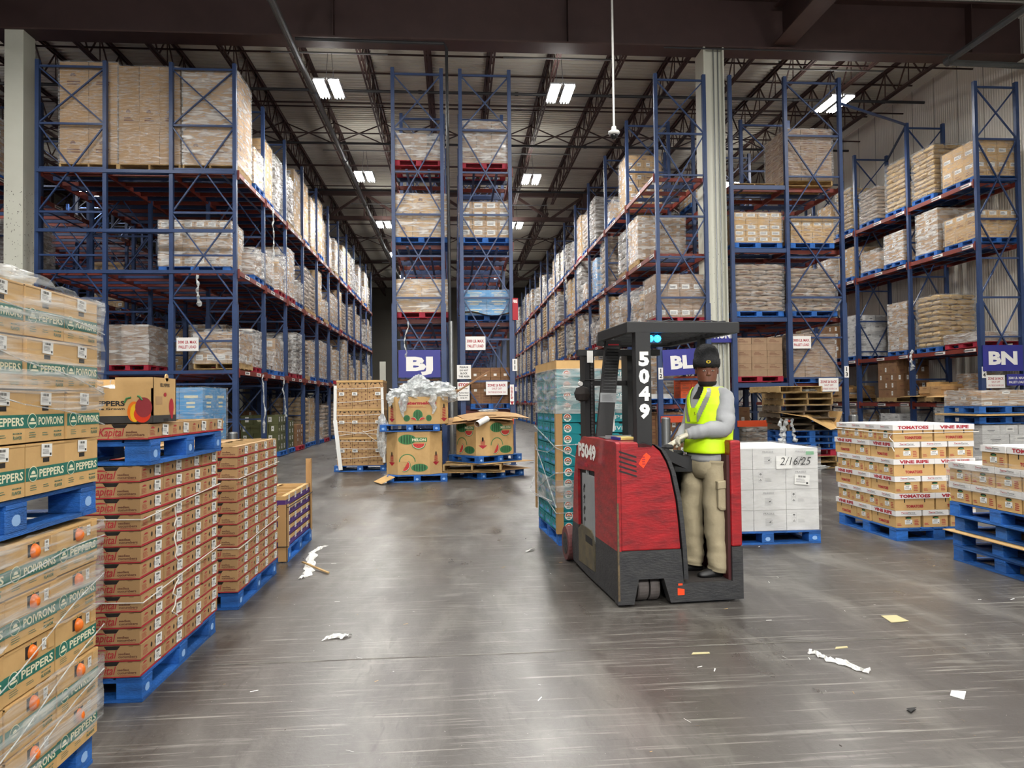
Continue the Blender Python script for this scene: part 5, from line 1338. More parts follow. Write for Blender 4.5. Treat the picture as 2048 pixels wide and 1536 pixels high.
MB().text('2/16/25', (0, 0, 0), X_, Z_, -0.05, 0.0, 0.085, INK, 0.0, w=0.34, slant=0.25).build('lettering', t)
t = thing('barcode_label', 'white barcode label on the second layer of the white cartons', 'label', (3.78, 7.708, 0.66), R(0))
MB().sticker((-0.09, 0, -0.01), X_, Z_, 0, 0, 0.17, 0.11, 0.002, R(-5)).build('paper', t)
tag(MB().rect((3.83, 7.712, 0.97), X_, Z_, 0, 0, 0.09, 0.035, GRN, 0.004).build('green_label'), 'small green label at the top right of the white cartons', 'label')
film_ = film_shell(1.12, 1.2, 0.9, 44, off=0.012, lump=0.006, m=film_mat('white_carton_film', 0.05, 0.3, 3.0, bump=0.3)).build('stretch_film', loc=(3.42, 8.31, 0.145)); tag(film_, 'clear stretch film round the white cartons', 'plastic film')
# ================================================================ watermelon bins, patterned cartons and pallet piles at the centre
def octa(w, d, c): return [(-w / 2 + c, -d / 2), (w / 2 - c, -d / 2), (w / 2, -d / 2 + c), (w / 2, d / 2 - c), (w / 2 - c, d / 2), (-w / 2 + c, d / 2), (-w / 2, d / 2 - c), (-w / 2, -d / 2 + c)]
def melon(mb, O, Rv, cx, cy, rx, ry, off):
    mb.disc(O, Rv, Z_, cx, cy, rx, ry, MELG, off, n=20)
    for k in (-0.7, -0.35, 0, 0.35, 0.7): mb.disc(O, Rv, Z_, cx + k * rx * 0.9, cy, rx * 0.09, ry * math.sqrt(max(0.05, 1 - k * k * 0.85)) * 0.97, MELD, off + 0.001, n=10)
def slice_(mb, O, Rv, cx, cy, r, off, rot=0):
    mb.disc(O, Rv, Z_, cx, cy, r, r * 0.8, MELG, off, n=14, a0=180, a1=360, rot=rot); mb.disc(O, Rv, Z_, cx, cy, r * 0.9, r * 0.7, CREAM, off + 0.001, n=14, a0=180, a1=360, rot=rot)
    mb.disc(O, Rv, Z_, cx, cy, r * 0.84, r * 0.63, MELR, off + 0.002, n=14, a0=180, a1=360, rot=rot)
    for k in (-0.5, -0.15, 0.2, 0.5): mb.disc(O, Rv, Z_, cx + k * r * math.cos(R(rot)), cy - r * 0.25, r * 0.035, r * 0.06, INK, off + 0.003, n=6)
def arrow(mb, O, Rv, cx, y0, y1, w, off):
    n = 7; h = (y1 - y0 - w * 0.8) / n
    for k in range(n): mb.poly(O, Rv, Z_, [(cx - w / 2, y0 + w * 0.8 + k * h), (cx + w / 2, y0 + w * 0.8 + (k + 0.45) * h), (cx + w / 2, y0 + w * 0.8 + (k + 1.0) * h), (cx - w / 2, y0 + w * 0.8 + (k + 0.55) * h)], RINK, off)
    mb.poly(O, Rv, Z_, [(cx - w, y0 + w * 0.8), (cx, y0), (cx + w, y0 + w * 0.8)], RINK, off)
    mb.disc(O, Rv, Z_, cx, y1 + 0.02, 0.02, 0.05, GAP, off + 0.001, n=10)
def bin_(label, x, y, z, h, rz, style, w=1.12, d=1.05, c=0.24):
    t = thing('watermelon_bin', label, 'produce bin', (x, y, z), rz)
    P = octa(w, d, c); Q = [(a * 0.985, b * 0.985) for a, b in P]; mb = MB()
    mb.rings([[(a, b, 0) for a, b in P], [(a, b, h) for a, b in P], [(a, b, h) for a, b in Q], [(a, b, 0.01) for a, b in Q]], CARDL, cap=False)
    mb.face([(a, b, 0.006) for a, b in P], CARDL)
    mb.build('wall', t)
    mb = MB(); n = len(P)
    for k in range(n):
        a = Vector((P[k][0], P[k][1], 0)); b = Vector((P[(k + 1) % n][0], P[(k + 1) % n][1], 0)); Rv = (b - a).normalized(); L = (b - a).length; s = h / 0.85
        if k % 2 == 0:
            if style == 0:
                mb.text('Watermelons', a, Rv, Z_, L / 2, h * 0.72, 0.09 * s, RINK, 0.05, w=L * 0.85, align='c', slant=0.1); mb.lines(a, Rv, Z_, L * 0.2, h * 0.6, L * 0.8, h * 0.66, 2, RINK, 0.003, th=0.3)
                melon(mb, a, Rv, L * 0.25, h * 0.22, 0.1 * s, 0.1 * s, 0.003); melon(mb, a, Rv, L * 0.75, h * 0.22, 0.09 * s, 0.1 * s, 0.003); melon(mb, a, Rv, L * 0.5, h * 0.33, 0.15 * s, 0.17 * s, 0.005)
                slice_(mb, a, Rv, L * 0.4, h * 0.17, 0.1 * s, 0.008, 160); slice_(mb, a, Rv, L * 0.6, h * 0.17, 0.1 * s, 0.008, 200)
            else:
                melon(mb, a, Rv, L * 0.3, h * 0.82, L * 0.28, 0.1, 0.003); mb.rect(a, Rv, Z_, L * 0.4, h * 0.76, L * 0.92, h * 0.86, MELG, 0.0045); mb.text('MELON', a, Rv, Z_, L * 0.46, h * 0.78, 0.05, CREAM, 0.03, w=L * 0.42, off=0.006)
                slice_(mb, a, Rv, L * 0.66, h * 0.72, 0.14, 0.007); melon(mb, a, Rv, L * 0.68, h * 0.16, L * 0.26, 0.08, 0.003)
                slice_(mb, a, Rv, L * 0.24, h * 0.2, 0.12, 0.005, 60); mb.disc(a, Rv, Z_, L * 0.3, h * 0.3, L * 0.26, 0.16, MELG, 0.002, n=18, a0=0, a1=180); mb.disc(a, Rv, Z_, L * 0.3, h * 0.3, L * 0.23, 0.14, CARDL, 0.0025, n=18, a0=0, a1=180)
        else: arrow(mb, a, Rv, L / 2, h * (0.08 if style == 0 else 0.2), h * (0.62 if style == 0 else 0.45), 0.09, 0.003)
    mb.build('print', t); return t
near_pallet('light blue pallet on the floor under the lower left watermelon bin', PBLUE, (-0.78, 15.1, 0), 0)
bin_('lower watermelon bin of the two stacked left of centre', -0.85, 15.2, 0.145, 0.86, R(0), 1)
near_pallet('blue pallet between the two stacked watermelon bins', PBLUE, (-0.92, 15.15, 1.01), 0)
bin_('upper watermelon bin overflowing with crumpled film', -0.76, 15.2, 1.155, 0.55, R(0), 0, w=1.2, c=0.16)
for k, (x, y, z, sx, sy, sz) in enumerate(((-0.78, 15.1, 1.60, 1.0, 0.9, 0.38), (-1.05, 14.95, 1.62, 0.5, 0.5, 0.3), (-0.72, 15.1, 1.85, 0.45, 0.4, 0.28), (-0.35, 15.0, 1.66, 0.6, 0.5, 0.32), (-0.15, 14.9, 1.6, 0.4, 0.4, 0.24))):
    pass
mb = MB()
def blob(mb, c, size, seed, m, N=22, K=12):
    rr = random.Random(seed); rings = []
    for k in range(K + 1):
        t = math.pi * k / K; ring = []
        for j in range(N):
            a = 2 * math.pi * j / N; e = 1 + rr.uniform(-0.28, 0.25)
            ring.append((c[0] + size[0] / 2 * math.sin(t) * math.cos(a) * e, c[1] + size[1] / 2 * math.sin(t) * math.sin(a) * e, c[2] + size[2] / 2 * (1 - math.cos(t)) * (1 + rr.uniform(-0.12, 0.12))))
        rings.append(ring)
    mb.rings(rings, m)
for k, (x, y, z, sx, sy, sz) in enumerate(((-0.78, 15.1, 1.55, 1.1, 0.95, 0.42), (-1.1, 14.9, 1.6, 0.5, 0.5, 0.28), (-0.75, 15.05, 1.78, 0.5, 0.45, 0.36), (-0.35, 14.95, 1.66, 0.65, 0.6, 0.34), (-0.15, 14.85, 1.58, 0.4, 0.5, 0.24))): blob(mb, (x, y, z), (sx, sy, sz), 20 + k, FILMW)
rr = random.Random(8)
for x, L in ((-1.06, 0.42), (-1.0, 0.3), (-0.45, 0.36), (-1.3, 0.2)):
    pts = [(x + rr.uniform(-0.02, 0.02), 14.63, 1.74)] + [(x + rr.uniform(-0.03, 0.03), 14.62 + rr.uniform(-0.01, 0), 1.72 - L * q / 6) for q in range(7)]
    mb.tube(pts, [0.05, 0.08, 0.07, 0.075, 0.05, 0.05, 0.03, 0.015], FILMW, 8)
tag(mb.build('crumpled_film_heap'), 'heap of crumpled clear film spilling from the upper watermelon bin', 'plastic film')
c = MB()
for k in range(3): c.cbox((-0.25 + 0.04 * k, 14.85 + 0.05 * k, 1.72 + 0.02 * k), (0.5, 0.12, 0.008), CARD, rz=0.5, ry=-0.35)
tag(c.build('cardboard_strip'), 'torn cardboard strips sticking out of the upper watermelon bin', 'cardboard')
c = MB(); c.bar((-0.1, 15.0, 1.72), (0.7, 15.3, 2.22), 0.05, 0.03, CARDD); tag(c.build('cardboard_strip'), 'long cardboard angle leaning up in front of the zone 26 sign', 'cardboard')
crumpled('film_wad', 'film wad stuffed under the left of the watermelon bin pallet', (-1.5, 15.0, 0.5), (0.22, 0.3, 0.85), 9)
c = MB(); c.cbox((-1.42, 14.5, 0.08), (0.3, 0.5, 0.01), CARDL, rz=0.4, ry=-0.4); tag(c.build('cardboard_flap'), 'cardboard flap on the floor left of the stacked watermelon bins', 'cardboard')

bxx, byy, brz = 0.62, 15.5, R(38)
near_pallet('bottom blue pallet of the messy pile under the right watermelon bin', PBLUE, (bxx + 0.05, byy + 0.1, 0), brz)
near_pallet('bare wood pallet sticking out of the messy pile to the left', PWOOD, (bxx - 0.25, byy - 0.15, 0.17), R(-6), block=False)
near_pallet('upper blue pallet directly under the right watermelon bin', PBLUE, (bxx, byy, 0.335), brz)
for k, (dx, dy, z, a, w_, d_, m) in enumerate(((-0.35, -0.2, 0.148, -4, 1.5, 0.9, CARDL), (0.1, 0.1, 0.158, 30, 1.45, 1.1, CARD), (0.15, 0.05, 0.318, 34, 1.4, 1.1, CARD), (0.05, 0.0, 0.326, 42, 1.35, 1.2, CARDL))):
    c = MB(); c.cbox((0, 0, 0), (w_, d_, 0.007), m); tag(c.build('cardboard_sheet', loc=(bxx + dx, byy + dy, z), rz=R(a)), 'cardboard sheet in the messy pile under the right bin, %s from the floor' % ORD[k], 'cardboard')
bin_('right hand watermelon bin covered with loose cardboard sheets', bxx, byy, 0.48, 0.70, brz, 1, w=1.05, d=1.05, c=0.2)
rr = random.Random(2)
for k in range(7):
    mb = MB(); w_, d_ = rr.uniform(1.1, 1.35), rr.uniform(0.85, 1.1); n = 6
    bend = rr.uniform(0.03, 0.07); rings = [((-w_ / 2 + w_ * q / n, -d_ / 2, -bend * (2 * q / n - 1) ** 2), (-w_ / 2 + w_ * q / n, d_ / 2, -bend * (2 * q / n - 1) ** 2)) for q in range(n + 1)]
    up = [(Vector(a) + Vector((0, 0, 0.007)), Vector(b) + Vector((0, 0, 0.007))) for a, b in rings]
    mb.rings(rings, CARDL if k % 2 else CARD, cap=False, close=False); mb.rings(up, CARDL if k % 2 else CARD, cap=False, close=False)
    mb.face([rings[0][0], *[u[0] for u in up], *[r_[0] for r_ in reversed(rings[1:])]], CARDD)
    mb.face([up[0][1], up[0][0], rings[0][0], rings[0][1]], CARDD)
    o = mb.build('cardboard_sheet', loc=(bxx - 0.22 + 0.06 * k + rr.uniform(-0.03, 0.03), byy - 0.1 + rr.uniform(-0.06, 0.06), 1.215 + 0.017 * k), rz=R(rr.uniform(-12, 18)))
    o.rotation_euler.x = R(5); o.rotation_euler.y = R(-1.5); tag(o, 'loose cardboard sheet on the right watermelon bin, %s from the bottom' % ORD[k], 'cardboard')
mb = MB(); p, q = Vector((0.42, 14.55, 1.14)), Vector((0.64, 14.85, 1.24))
mb.tube([p, q], 0.06, WHITE, 14, cap=False); mb.tube([q, p], 0.05, CARDD, 14, cap=False)
tag(mb.build('paper_core'), 'empty film core tube lying under the cardboard on the right bin', 'paper core')
crumpled('film_wad', 'small twist of white film on top of the loose cardboard sheets', (0.68, 15.2, 1.37), (0.4, 0.3, 0.06), 13)

# patterned cartons
def make_pattern():
    w, d, h = 0.355, 0.5, 0.66; mb = MB(); mb.box((-w / 2 + 0.003, -d / 2 + 0.003, 0), (w / 2 - 0.003, d / 2 - 0.003, h - 0.02), CARD)
    mb.box((-w / 2, -d / 2 - 0.01, h - 0.05), (w / 2, d / 2, h - 0.003), CARDL)
    for O, Rv, ln in (((-w / 2, -d / 2 + 0.003, 0), X_, w), ((w / 2 - 0.003, -d / 2, 0), Y_, d)):
        n = int(ln / 0.075)
        for i in range(n):
            for k in range(5):
                x = ln * (i + 0.5) / n; z = 0.05 + k * 0.1 + (0.05 if i % 2 else 0)
                mb.disc(O, Rv, Z_, x, z + 0.018, 0.016, 0.016, BINK, 0.002, n=8); mb.rect(O, Rv, Z_, x - 0.003, z - 0.025, x + 0.003, z + 0.01, BINK, 0.002)
        for x, rot in ((0.08, 60), (0.18, 0), (0.28, -60)): mb.disc(O, Rv, Z_, x * ln / 0.355, h - 0.085 - (0.0 if rot == 0 else 0.0), 0.035, 0.011, GAP, 0.003, n=8, rot=rot)
    r = mb.build('patterned_carton'); tag(r, 'x', 'carton'); return Proto(r)
pc = make_pattern(); px0 = -2.76
near_pallet('blue pallet under the tall stack of patterned cartons', PBLUE, (px0 + 0.53, 17.62, 0), 0)
for k in range(3):
    for i in range(3):
        for j in range(2):
            if j and i < 2 and k < 2: continue
            pc.put((px0 + 0.178 + 0.357 * i, 17.37 + 0.5 * j, 0.143 + 0.662 * k), 0, 'tree patterned carton, %s tier from top, %s from left, %s row' % (ORD[2 - k], ORD[i], ('front', 'back')[j]), 'patterned cartons')
for k in range(3):
    for i, x in ((0, px0 + 0.12), (1, px0 + 0.42), (2, px0 + 0.95)):
        t_ = MB(); t_.rect((x, 17.10, 0), X_, Z_, -0.06, 0, 0.06, 0.075, WHITE, 0.006).lines((x, 17.10, 0), X_, Z_, -0.04, 0.015, 0.05, 0.06, 2, INK, 0.008)
        o = t_.build('white_label', loc=(0, 0, 0.45 + 0.66 * k)); tag(o, 'white label on the patterned cartons, %s tier from top, %s from left' % (ORD[2 - k], ORD[i]), 'label', 'labels on the patterned cartons')
mb = MB(); mb.bar((px0 - 0.02, 17.08, 2.0), (px0 - 0.03, 17.07, 1.2), 0.07, 0.01, WHITE); mb.bar((px0 - 0.03, 17.07, 1.2), (px0 + 0.1, 17.03, 0.05), 0.09, 0.01, WHITE); tag(mb.build('corner_board'), 'white corner board at the left of the patterned cartons', 'corner board')
mb = MB(); mb.bar((px0 + 1.05, 17.08, 1.95), (px0 + 1.09, 17.07, 0.2), 0.06, 0.01, WHITE); tag(mb.build('corner_board'), 'white corner board at the right of the patterned cartons', 'corner board')
for k, (za, zb) in enumerate(((1.92, 1.95), (1.6, 1.68), (1.3, 1.33), (0.95, 0.85), (0.83, 1.0), (0.55, 0.52), (0.3, 0.36), (1.15, 1.12), (0.72, 0.7))):
    cord('tied_cord', 'pale cord round the patterned cartons, %s from the top' % ORD[[0, 1, 2, 4, 5, 7, 8, 3, 6][k]], [(px0 - 0.02, 17.075, za), (px0 + 0.55, 17.085, (za + zb) / 2 - 0.01), (px0 + 1.09, 17.075, zb)], 0.007)
cord('tied_cord', 'slanting pale cord end across the lower patterned cartons', [(px0 + 0.6, 17.06, 0.95), (px0 + 0.85, 17.05, 0.75), (px0 + 1.1, 17.06, 0.6)], 0.007)

# pile of mixed pallets in front of the rack right of the column
lst = [('bare wood', PWOOD, 0), ('bare wood', PWOOD, 0), ('red', PRED, 1), ('teal blue', PBLUE, 1), ('blue', PBLUE, 1), ('bright blue', PBLUE, 1), ('grey wood', PGREY, 0), ('weathered wood', PGREY, 0), ('weathered wood', PGREY, 0), ('weathered wood', PGREY, 0), ('bare wood', PWOOD, 0), ('bare wood', PWOOD, 0)]
rr = random.Random(6); z = 0
for k, (nm, m, bl) in enumerate(lst):
    near_pallet('%s pallet in the tall mixed pile behind the white cartons, %s from floor' % (nm, ORD[k]), m, (7.93 + rr.uniform(-0.06, 0.06) - (0.1 if k > 7 else 0), 16.2 + rr.uniform(-0.04, 0.04), z), R(rr.uniform(-3, 3)), 'pallets of the tall mixed pile', block=bool(bl), marks=False); z += 0.1425
near_pallet('bare wood pallet jutting left from the top of the tall mixed pile', PWOOD, (7.5, 16.0, z), R(16), block=False)
far = MB(); rings = [((-0.75, -0.62, 0.1), (-0.75, 0.2, 0.12)), ((-0.2, -0.72, 0.0), (-0.2, 0.2, 0.1)), ((0.3, -0.8, -0.28), (0.3, 0.2, 0.12)), ((0.52, -0.66, -0.26), (0.55, 0.2, 0.12)), ((0.72, -0.56, 0.11), (0.75, 0.2, 0.12))]
far.rings(rings, CARDL, cap=False, close=False)
tag(far.build('cardboard_sheet', loc=(7.9, 16.15, 8 * 0.1425 + 0.02)), 'large torn cardboard sheet drooping from the tall mixed pallet pile', 'cardboard')
for k, (x, L, w_) in enumerate(((7.22, 0.55, 0.16), (7.36, 0.62, 0.2), (7.5, 0.5, 0.13))): hanging_film(x, 15.62, 1.12, L, 'white film strip hanging on the tall mixed pallet pile, %s from left' % ORD[k], 30 + k, w_)
crumpled('film_wad', 'white film scrap at the foot of the tall mixed pallet pile', (8.0, 15.5, 0.0), (0.4, 0.3, 0.1), 17)
crumpled('film_wad', 'film scrap lying on top of the tall mixed pallet pile', (8.0, 15.9, z + 0.0), (0.4, 0.3, 0.08), 18)
load('bagl', 7.95, 19.0, 0.0, 'dim behind the tall mixed pallet pile', 'goods behind the mixed pallet pile', 'wooden', R(15), 0.9)
load('dark', 7.9, 20.8, 0.0, 'on the floor right of the cream column', 'goods behind the mixed pallet pile', 'wooden')

# far right staging pile
gx, gy = 10.55, 13.6
load('white', gx, gy, 0.0, 'right edge pile, wrapped white and navy cartons', 'goods of the right edge pile', 'blue', hs=0.8)
far_pallet('blue', (gx, gy, 1.05), 'dark blue pallet on the white cartons at the right edge', None)
c = MB(); c.cbox((0, 0, 0), (1.4, 1.2, 0.03), CARDL); tag(c.build('cardboard_sheet', loc=(gx - 0.03, gy, 1.22)), 'flat pale cardboard pack in the right edge pile', 'cardboard')
far_pallet('blue', (gx, gy, 1.245), 'upper blue pallet in the pile at the right edge under the 2500 lb sign', None)
LOADS['low8'][0].put((gx, gy, 1.39), 0, 'low wrapped brown cartons topping the right edge pile', 'goods of the right edge pile', (1, 1, 0.4))
for k in range(6):
    o = carton_mesh(0.3, 0.4, 0.28, CARDD, 'small'); b = bpy.data.objects.new('dark_carton', o); COL.objects.link(b); b.location = (9.25 + 0.32 * (k % 3), 14.8, 0.29 * (k // 3)); tag(b, 'small dark carton on the floor behind the right tomato stack, %s' % ORD[k], 'carton', 'small dark cartons')

# ================================================================ scraps on the floor
def strip_scrap(label, pts, w, seed, m=FILMW):
    rr = random.Random(seed); mb = MB(); P = []
    for (x, y), (x2, y2) in zip(pts, pts[1:]):
        for q in range(5): P.append((x + (x2 - x) * q / 5 + rr.uniform(-0.008, 0.008), y + (y2 - y) * q / 5 + rr.uniform(-0.012, 0.012)))
    rings = []
    for k, (x, y) in enumerate(P):
        a = w * (0.35 + 0.65 * abs(math.sin(k * 0.7 + seed))); ring = []
        for j in range(7):
            t = j / 6; ring.append((x + (t - 0.5) * a * 0.8 + rr.uniform(-0.006, 0.006), y + (t - 0.5) * a + rr.uniform(-0.006, 0.006), 0.004 + rr.uniform(0, 0.022) * (1 if 0 < j < 6 else 0.1)))
        rings.append(ring)
    mb.rings(rings, m, cap=False, close=False)
    o = mb.build('film_scrap'); return tag(o, label, 'plastic film')
SC_ = film_mat('white_scrap_film', 0.75, 1.0, 12, tint='F0F0EC', rough=0.4, stretch=(1, 1, 1))
fp = lambda *l: [tuple(on_floor(x, y).xy) for x, y in l]
strip_scrap('long crumpled film scrap in the aisle right of the purple crates', fp((645, 1095), (625, 1105), (622, 1120), (618, 1140), (615, 1150), (600, 1160)), 0.12, 2, SC_)
strip_scrap('tangled film strip on the floor in the right foreground', fp((1618, 1305), (1635, 1310), (1655, 1322), (1685, 1328), (1715, 1340), (1748, 1347)), 0.05, 4, SC_)
strip_scrap('white crumpled plastic bag scrap on the floor left of centre', fp((652, 1280), (675, 1274), (702, 1276)), 0.075, 5, SC_)
strip_scrap('small film scrap near the teal load', fp((1052, 1105), (1075, 1098)), 0.04, 6, SC_)
def flat_scrap(name, label, pts, m, cat, z=0.004):
    mb = MB(); P = fp(*pts); mb.face([(x, y, z) for x, y in P], m); mb.face([(x, y, 0.001) for x, y in reversed(P)], m)
    return tag(mb.build(name), label, cat)
flat_scrap('paper_scrap', 'small white paper scrap at the lower right of the floor', [(1900, 1392), (1928, 1400), (1932, 1384), (1903, 1382)], WHITE, 'paper')
flat_scrap('paper_scrap', 'yellowish flat paper on the floor below the tomato stack', [(1783, 1246), (1818, 1243), (1793, 1231), (1762, 1232)], mat('yellowed_paper', 'B8AE84', 0.7), 'paper')
flat_scrap('plastic_scrap', 'tiny dark plastic shard at the lower right of the floor', [(1812, 1420), (1834, 1418), (1822, 1428)], INK, 'scrap', 0.01)
flat_scrap('tape_scrap', 'faint tape piece on the floor under the tangled film strip', [(1670, 1299), (1696, 1296), (1694, 1293), (1672, 1295)], MATS['yellowed_paper'], 'scrap')
flat_scrap('tape_scrap', 'yellowish strip on the floor in front of the truck', [(1383, 1310), (1420, 1308), (1418, 1305), (1386, 1306)], MATS['yellowed_paper'], 'scrap')
c = MB(); a, b = on_floor(605, 1131), on_floor(657, 1148); c.bar((a.x, a.y, 0.035), (b.x, b.y, 0.012), 0.02, 0.012, PWOOD); tag(c.build('wood_splinter'), 'thin wood splinter lying over the long film scrap', 'wood')
rr = random.Random(77); mb = MB()
for k in range(230):
    x, y = rr.uniform(-1.5, 4.6), rr.uniform(2.2, 9); a = rr.uniform(0, 3.1); L = rr.uniform(0.003, 0.028) if rr.random() < 0.4 else rr.uniform(0.002, 0.006); w_ = 0.0018
    dx, dy = math.cos(a) * L, math.sin(a) * L; mb.face([(x - dx, y - dy, 0.002), (x + dx, y + dy, 0.002), (x + dx - dy * 0.2, y + dy + dx * 0.2 + w_, 0.003), (x - dx - dy * 0.2, y - dy + dx * 0.2 + w_, 0.003)], WHITE if rr.random() < 0.6 else PWOOD)
tag(mb.build('floor_litter'), 'tiny wood chips and paper specks scattered over the concrete', 'litter', kind='stuff')
# ================================================================ stand-up lift truck
TR = thing('lift_truck', 'worn red and black stand-up lift truck numbered 5049 carrying the teal crates', 'forklift', (1.23, 5.52, 0), R(4))
TRED = mat('scuffed_red_paint', 'A2161E', 0.45, var=0.85, hex2='641016', vscale=5, stretch=(1, 1, 3.5), bump=0.15, bscale=20, coat=0.2)
def _scuff(m):
    nt = m.node_tree; n = nt.nodes; l = nt.links; b = n['Principled BSDF']; old = b.inputs['Base Color'].links[0].from_socket
    tc = n.new('ShaderNodeTexCoord'); mp = n.new('ShaderNodeMapping'); mp.inputs['Scale'].default_value = (2, 2, 16); l.new(tc.outputs['Object'], mp.inputs[0])
    nz = n.new('ShaderNodeTexNoise'); nz.inputs['Scale'].default_value = 3.5; nz.inputs['Detail'].default_value = 8; nz.inputs['Roughness'].default_value = 0.75; l.new(mp.outputs[0], nz.inputs['Vector'])
    r = n.new('ShaderNodeMapRange'); r.inputs[1].default_value = 0.60; r.inputs[2].default_value = 0.68; l.new(nz.outputs[0], r.inputs[0])
    mx = n.new('ShaderNodeMix'); mx.data_type = 'RGBA'; l.new(r.outputs[0], mx.inputs[0]); l.new(old, mx.inputs[6]); mx.inputs[7].default_value = lin('2A1A18'); l.new(mx.outputs[2], b.inputs['Base Color'])
_scuff(TRED)
TBLK = mat('scuffed_black_paint', '26272A', 0.5, var=0.9, hex2='3A3A3A', vscale=7, stretch=(1, 1, 3), bump=0.2, bscale=25)
TDK = mat('matt_black', '141416', 0.6)
TWORN = mat('worn_edge', '6A5A40', 0.7, var=0.8, hex2='2A2826', vscale=25)
TGREY = mat('battery_grey', '8E9294', 0.45, var=0.4, hex2='74787A', vscale=6)
TMUD = mat('dirty_panel', '4A463A', 0.6, var=0.8, hex2='6E6244', vscale=8)
LIT = mat('white_decal', 'EDEDE8', 0.5)
ORD_ = mat('orange_decal', 'F0481A', 0.5)
prof = [(0.03, 0.43), (0.508, 0.43), (0.495, 0.62), (0.475, 0.81), (0.43, 1.03), (0.40, 1.11), (0.352, 1.195), (0.30, 1.24), (0.232, 1.268), (0.03, 1.268)]
mb = MB(); rings = []
for y, zt in ((0.0, 2), (0.9, 2), (1.07, 1.262), (1.2, 1.215), (1.32, 1.12), (1.4, 0.95), (1.46, 0.7), (1.5, 0.45)):
    rings.append([(x, y, min(z, zt)) for x, z in prof])
mb.rings(rings, TRED); mb.build('hood', TR, bevel=0.012)
mb = MB(); L_ = lambda pts: [(-y, z) for y, z in pts]
def leftplate(pts, m, x=0.0, d=0.03): mb.prism([(-y, z) for y, z in pts], (x, 0, 0), (0, -1, 0), (0, 0, 1), d, m)
leftplate([(0, .43), (0, 1.255), (.03, 1.268), (.66, 1.268), (.66, .43)], TRED)
leftplate([(.66, .985), (.66, 1.268), (1.07, 1.265), (1.27, 1.17), (1.27, .955)], TRED)
leftplate([(1.27, .43), (1.27, 1.17), (1.35, 1.08), (1.43, .86), (1.5, .43)], TRED)
mb.build('side_plate', TR)
mb = MB(); mb.box((0.024, 0.66, 0.43), (0.031, 1.27, 0.97), TDK); mb.build('battery_bay', TR)
mb = MB(); mb.box((0.004, 0.69, 0.36), (0.028, 1.12, 0.93), TGREY)
mb.prism([(-0.98, 0.93), (-0.94, 0.93), (-0.95, 0.99), (-0.97, 0.99)], (0.004, 0, 0), (0, -1, 0), (0, 0, 1), 0.02, TGREY)
for z in (0.52, 0.62, 0.72, 0.82): mb.disc((0.004, 0, 0), (0, -1, 0), Z_, -1.03, z, 0.025, 0.02, TDK, 0.001, n=10)
for k, c in enumerate('1038'): mb.text(c, (0.004, 0, 0), (0, -1, 0), Z_, -1.07, 0.46 + 0.1 * k, 0.06, TDK, 0.02, off=0.002)
mb.build('battery', TR)
# lower black body, rear bumper with the wheel opening
mb = MB(); mb.prism([(0.0, .02), (.125, .02), (.165, .21), (.366, .21), (.42, .02), (1.02, .02), (1.02, .43), (.93, .43), (.93, .16), (.528, .16), (.508, .43), (0, .43)], (0, 0, 0), X_, Z_, 0.1, TBLK)
mb.box((0.508, 0.0, 0.16), (0.93, 0.1, 0.162), TBLK)
mb.build('rear_bumper', TR)
mb = MB()
for a, b in ((0.0, 0.43), (0.43, 1.25)): pass
mb.face([(-0.0015, 0.012, .1), (-0.0015, 0.0, .1), (-0.0015, 0.0, 1.1), (-0.0015, 0.012, 1.1)], TWORN)
mb.face([(-0.001, -0.0015, .05), (0.015, -0.0015, .05), (0.012, -0.0015, .8), (-0.001, -0.0015, .8)], TWORN); mb.build('worn_corner', TR)
mb = MB(); mb.prism([(-y, z) for y, z in [(0.1, .03), (0.1, .43), (.66, .43), (.66, .12), (1.27, .1), (1.27, .43), (1.5, .43), (1.56, .2), (1.5, .05), (.9, .03)]], (0, 0, 0), (0, -1, 0), Z_, 0.03, TBLK)
mb.box((0.03, 0.45, 0.05), (0.5, 1.5, 0.43), TBLK); mb.box((0.5, 0.1, 0.06), (0.93, 0.6, 0.155), TBLK); mb.box((0.5, 0.6, 0.06), (1.02, 1.5, 0.43), TBLK); mb.box((0.93, 0.1, 0.03), (1.02, 0.6, 0.43), TBLK)
mb.build('chassis', TR)
mb = MB(); mb.prism([(-y, z) for y, z in [(.68, .12), (.68, .36), (.72, .42), (.8, .455), (1.15, .455), (1.25, .40), (1.25, .1)]], (-0.006, 0, 0), (0, -1, 0), Z_, 0.012, TMUD); mb.box((-0.008, 0.74, 0.33), (-0.005, 0.98, 0.39), TDK); mb.build('battery_cover', TR)
# operator compartment
mb = MB(); mb.box((0.93, 0.0, 0.43), (1.02, 0.62, 1.265), TRED); mb.build('side_panel', TR, bevel=0.015)
mb = MB(); mb.box((0.905, 0.02, 0.17), (0.929, 0.6, 1.15), mat('dark_red_liner', '3E1012', 0.6)); mb.build('panel_liner', TR)
mb = MB(); mb.box((0.512, 0.6, 0.43), (1.02, 1.45, 1.0), TDK); mb.box((0.45, 0.5, 1.0), (0.75, 0.95, 1.12), TDK); mb.build('rear_console', TR, bevel=0.01)
mb = MB(); mb.box((0.53, 0.02, 0.162), (0.93, 0.58, 0.17), RUBBER); mb.build('floor_mat', TR)
mb = MB(); r1 = []
for (x, z) in [(0.20, 1.272), (0.30, 1.25), (0.36, 1.205), (0.405, 1.125), (0.44, 1.03), (0.485, 0.81), (0.505, 0.62), (0.52, 0.44), (0.53, 0.2)]:
    r1.append([(x, -0.004, z), (x + 0.035, -0.004, z - 0.01), (x + 0.035, 0.6, z - 0.01), (x, 0.6, z)])
mb.rings(r1, TBLK); mb.build('cowl_trim', TR)
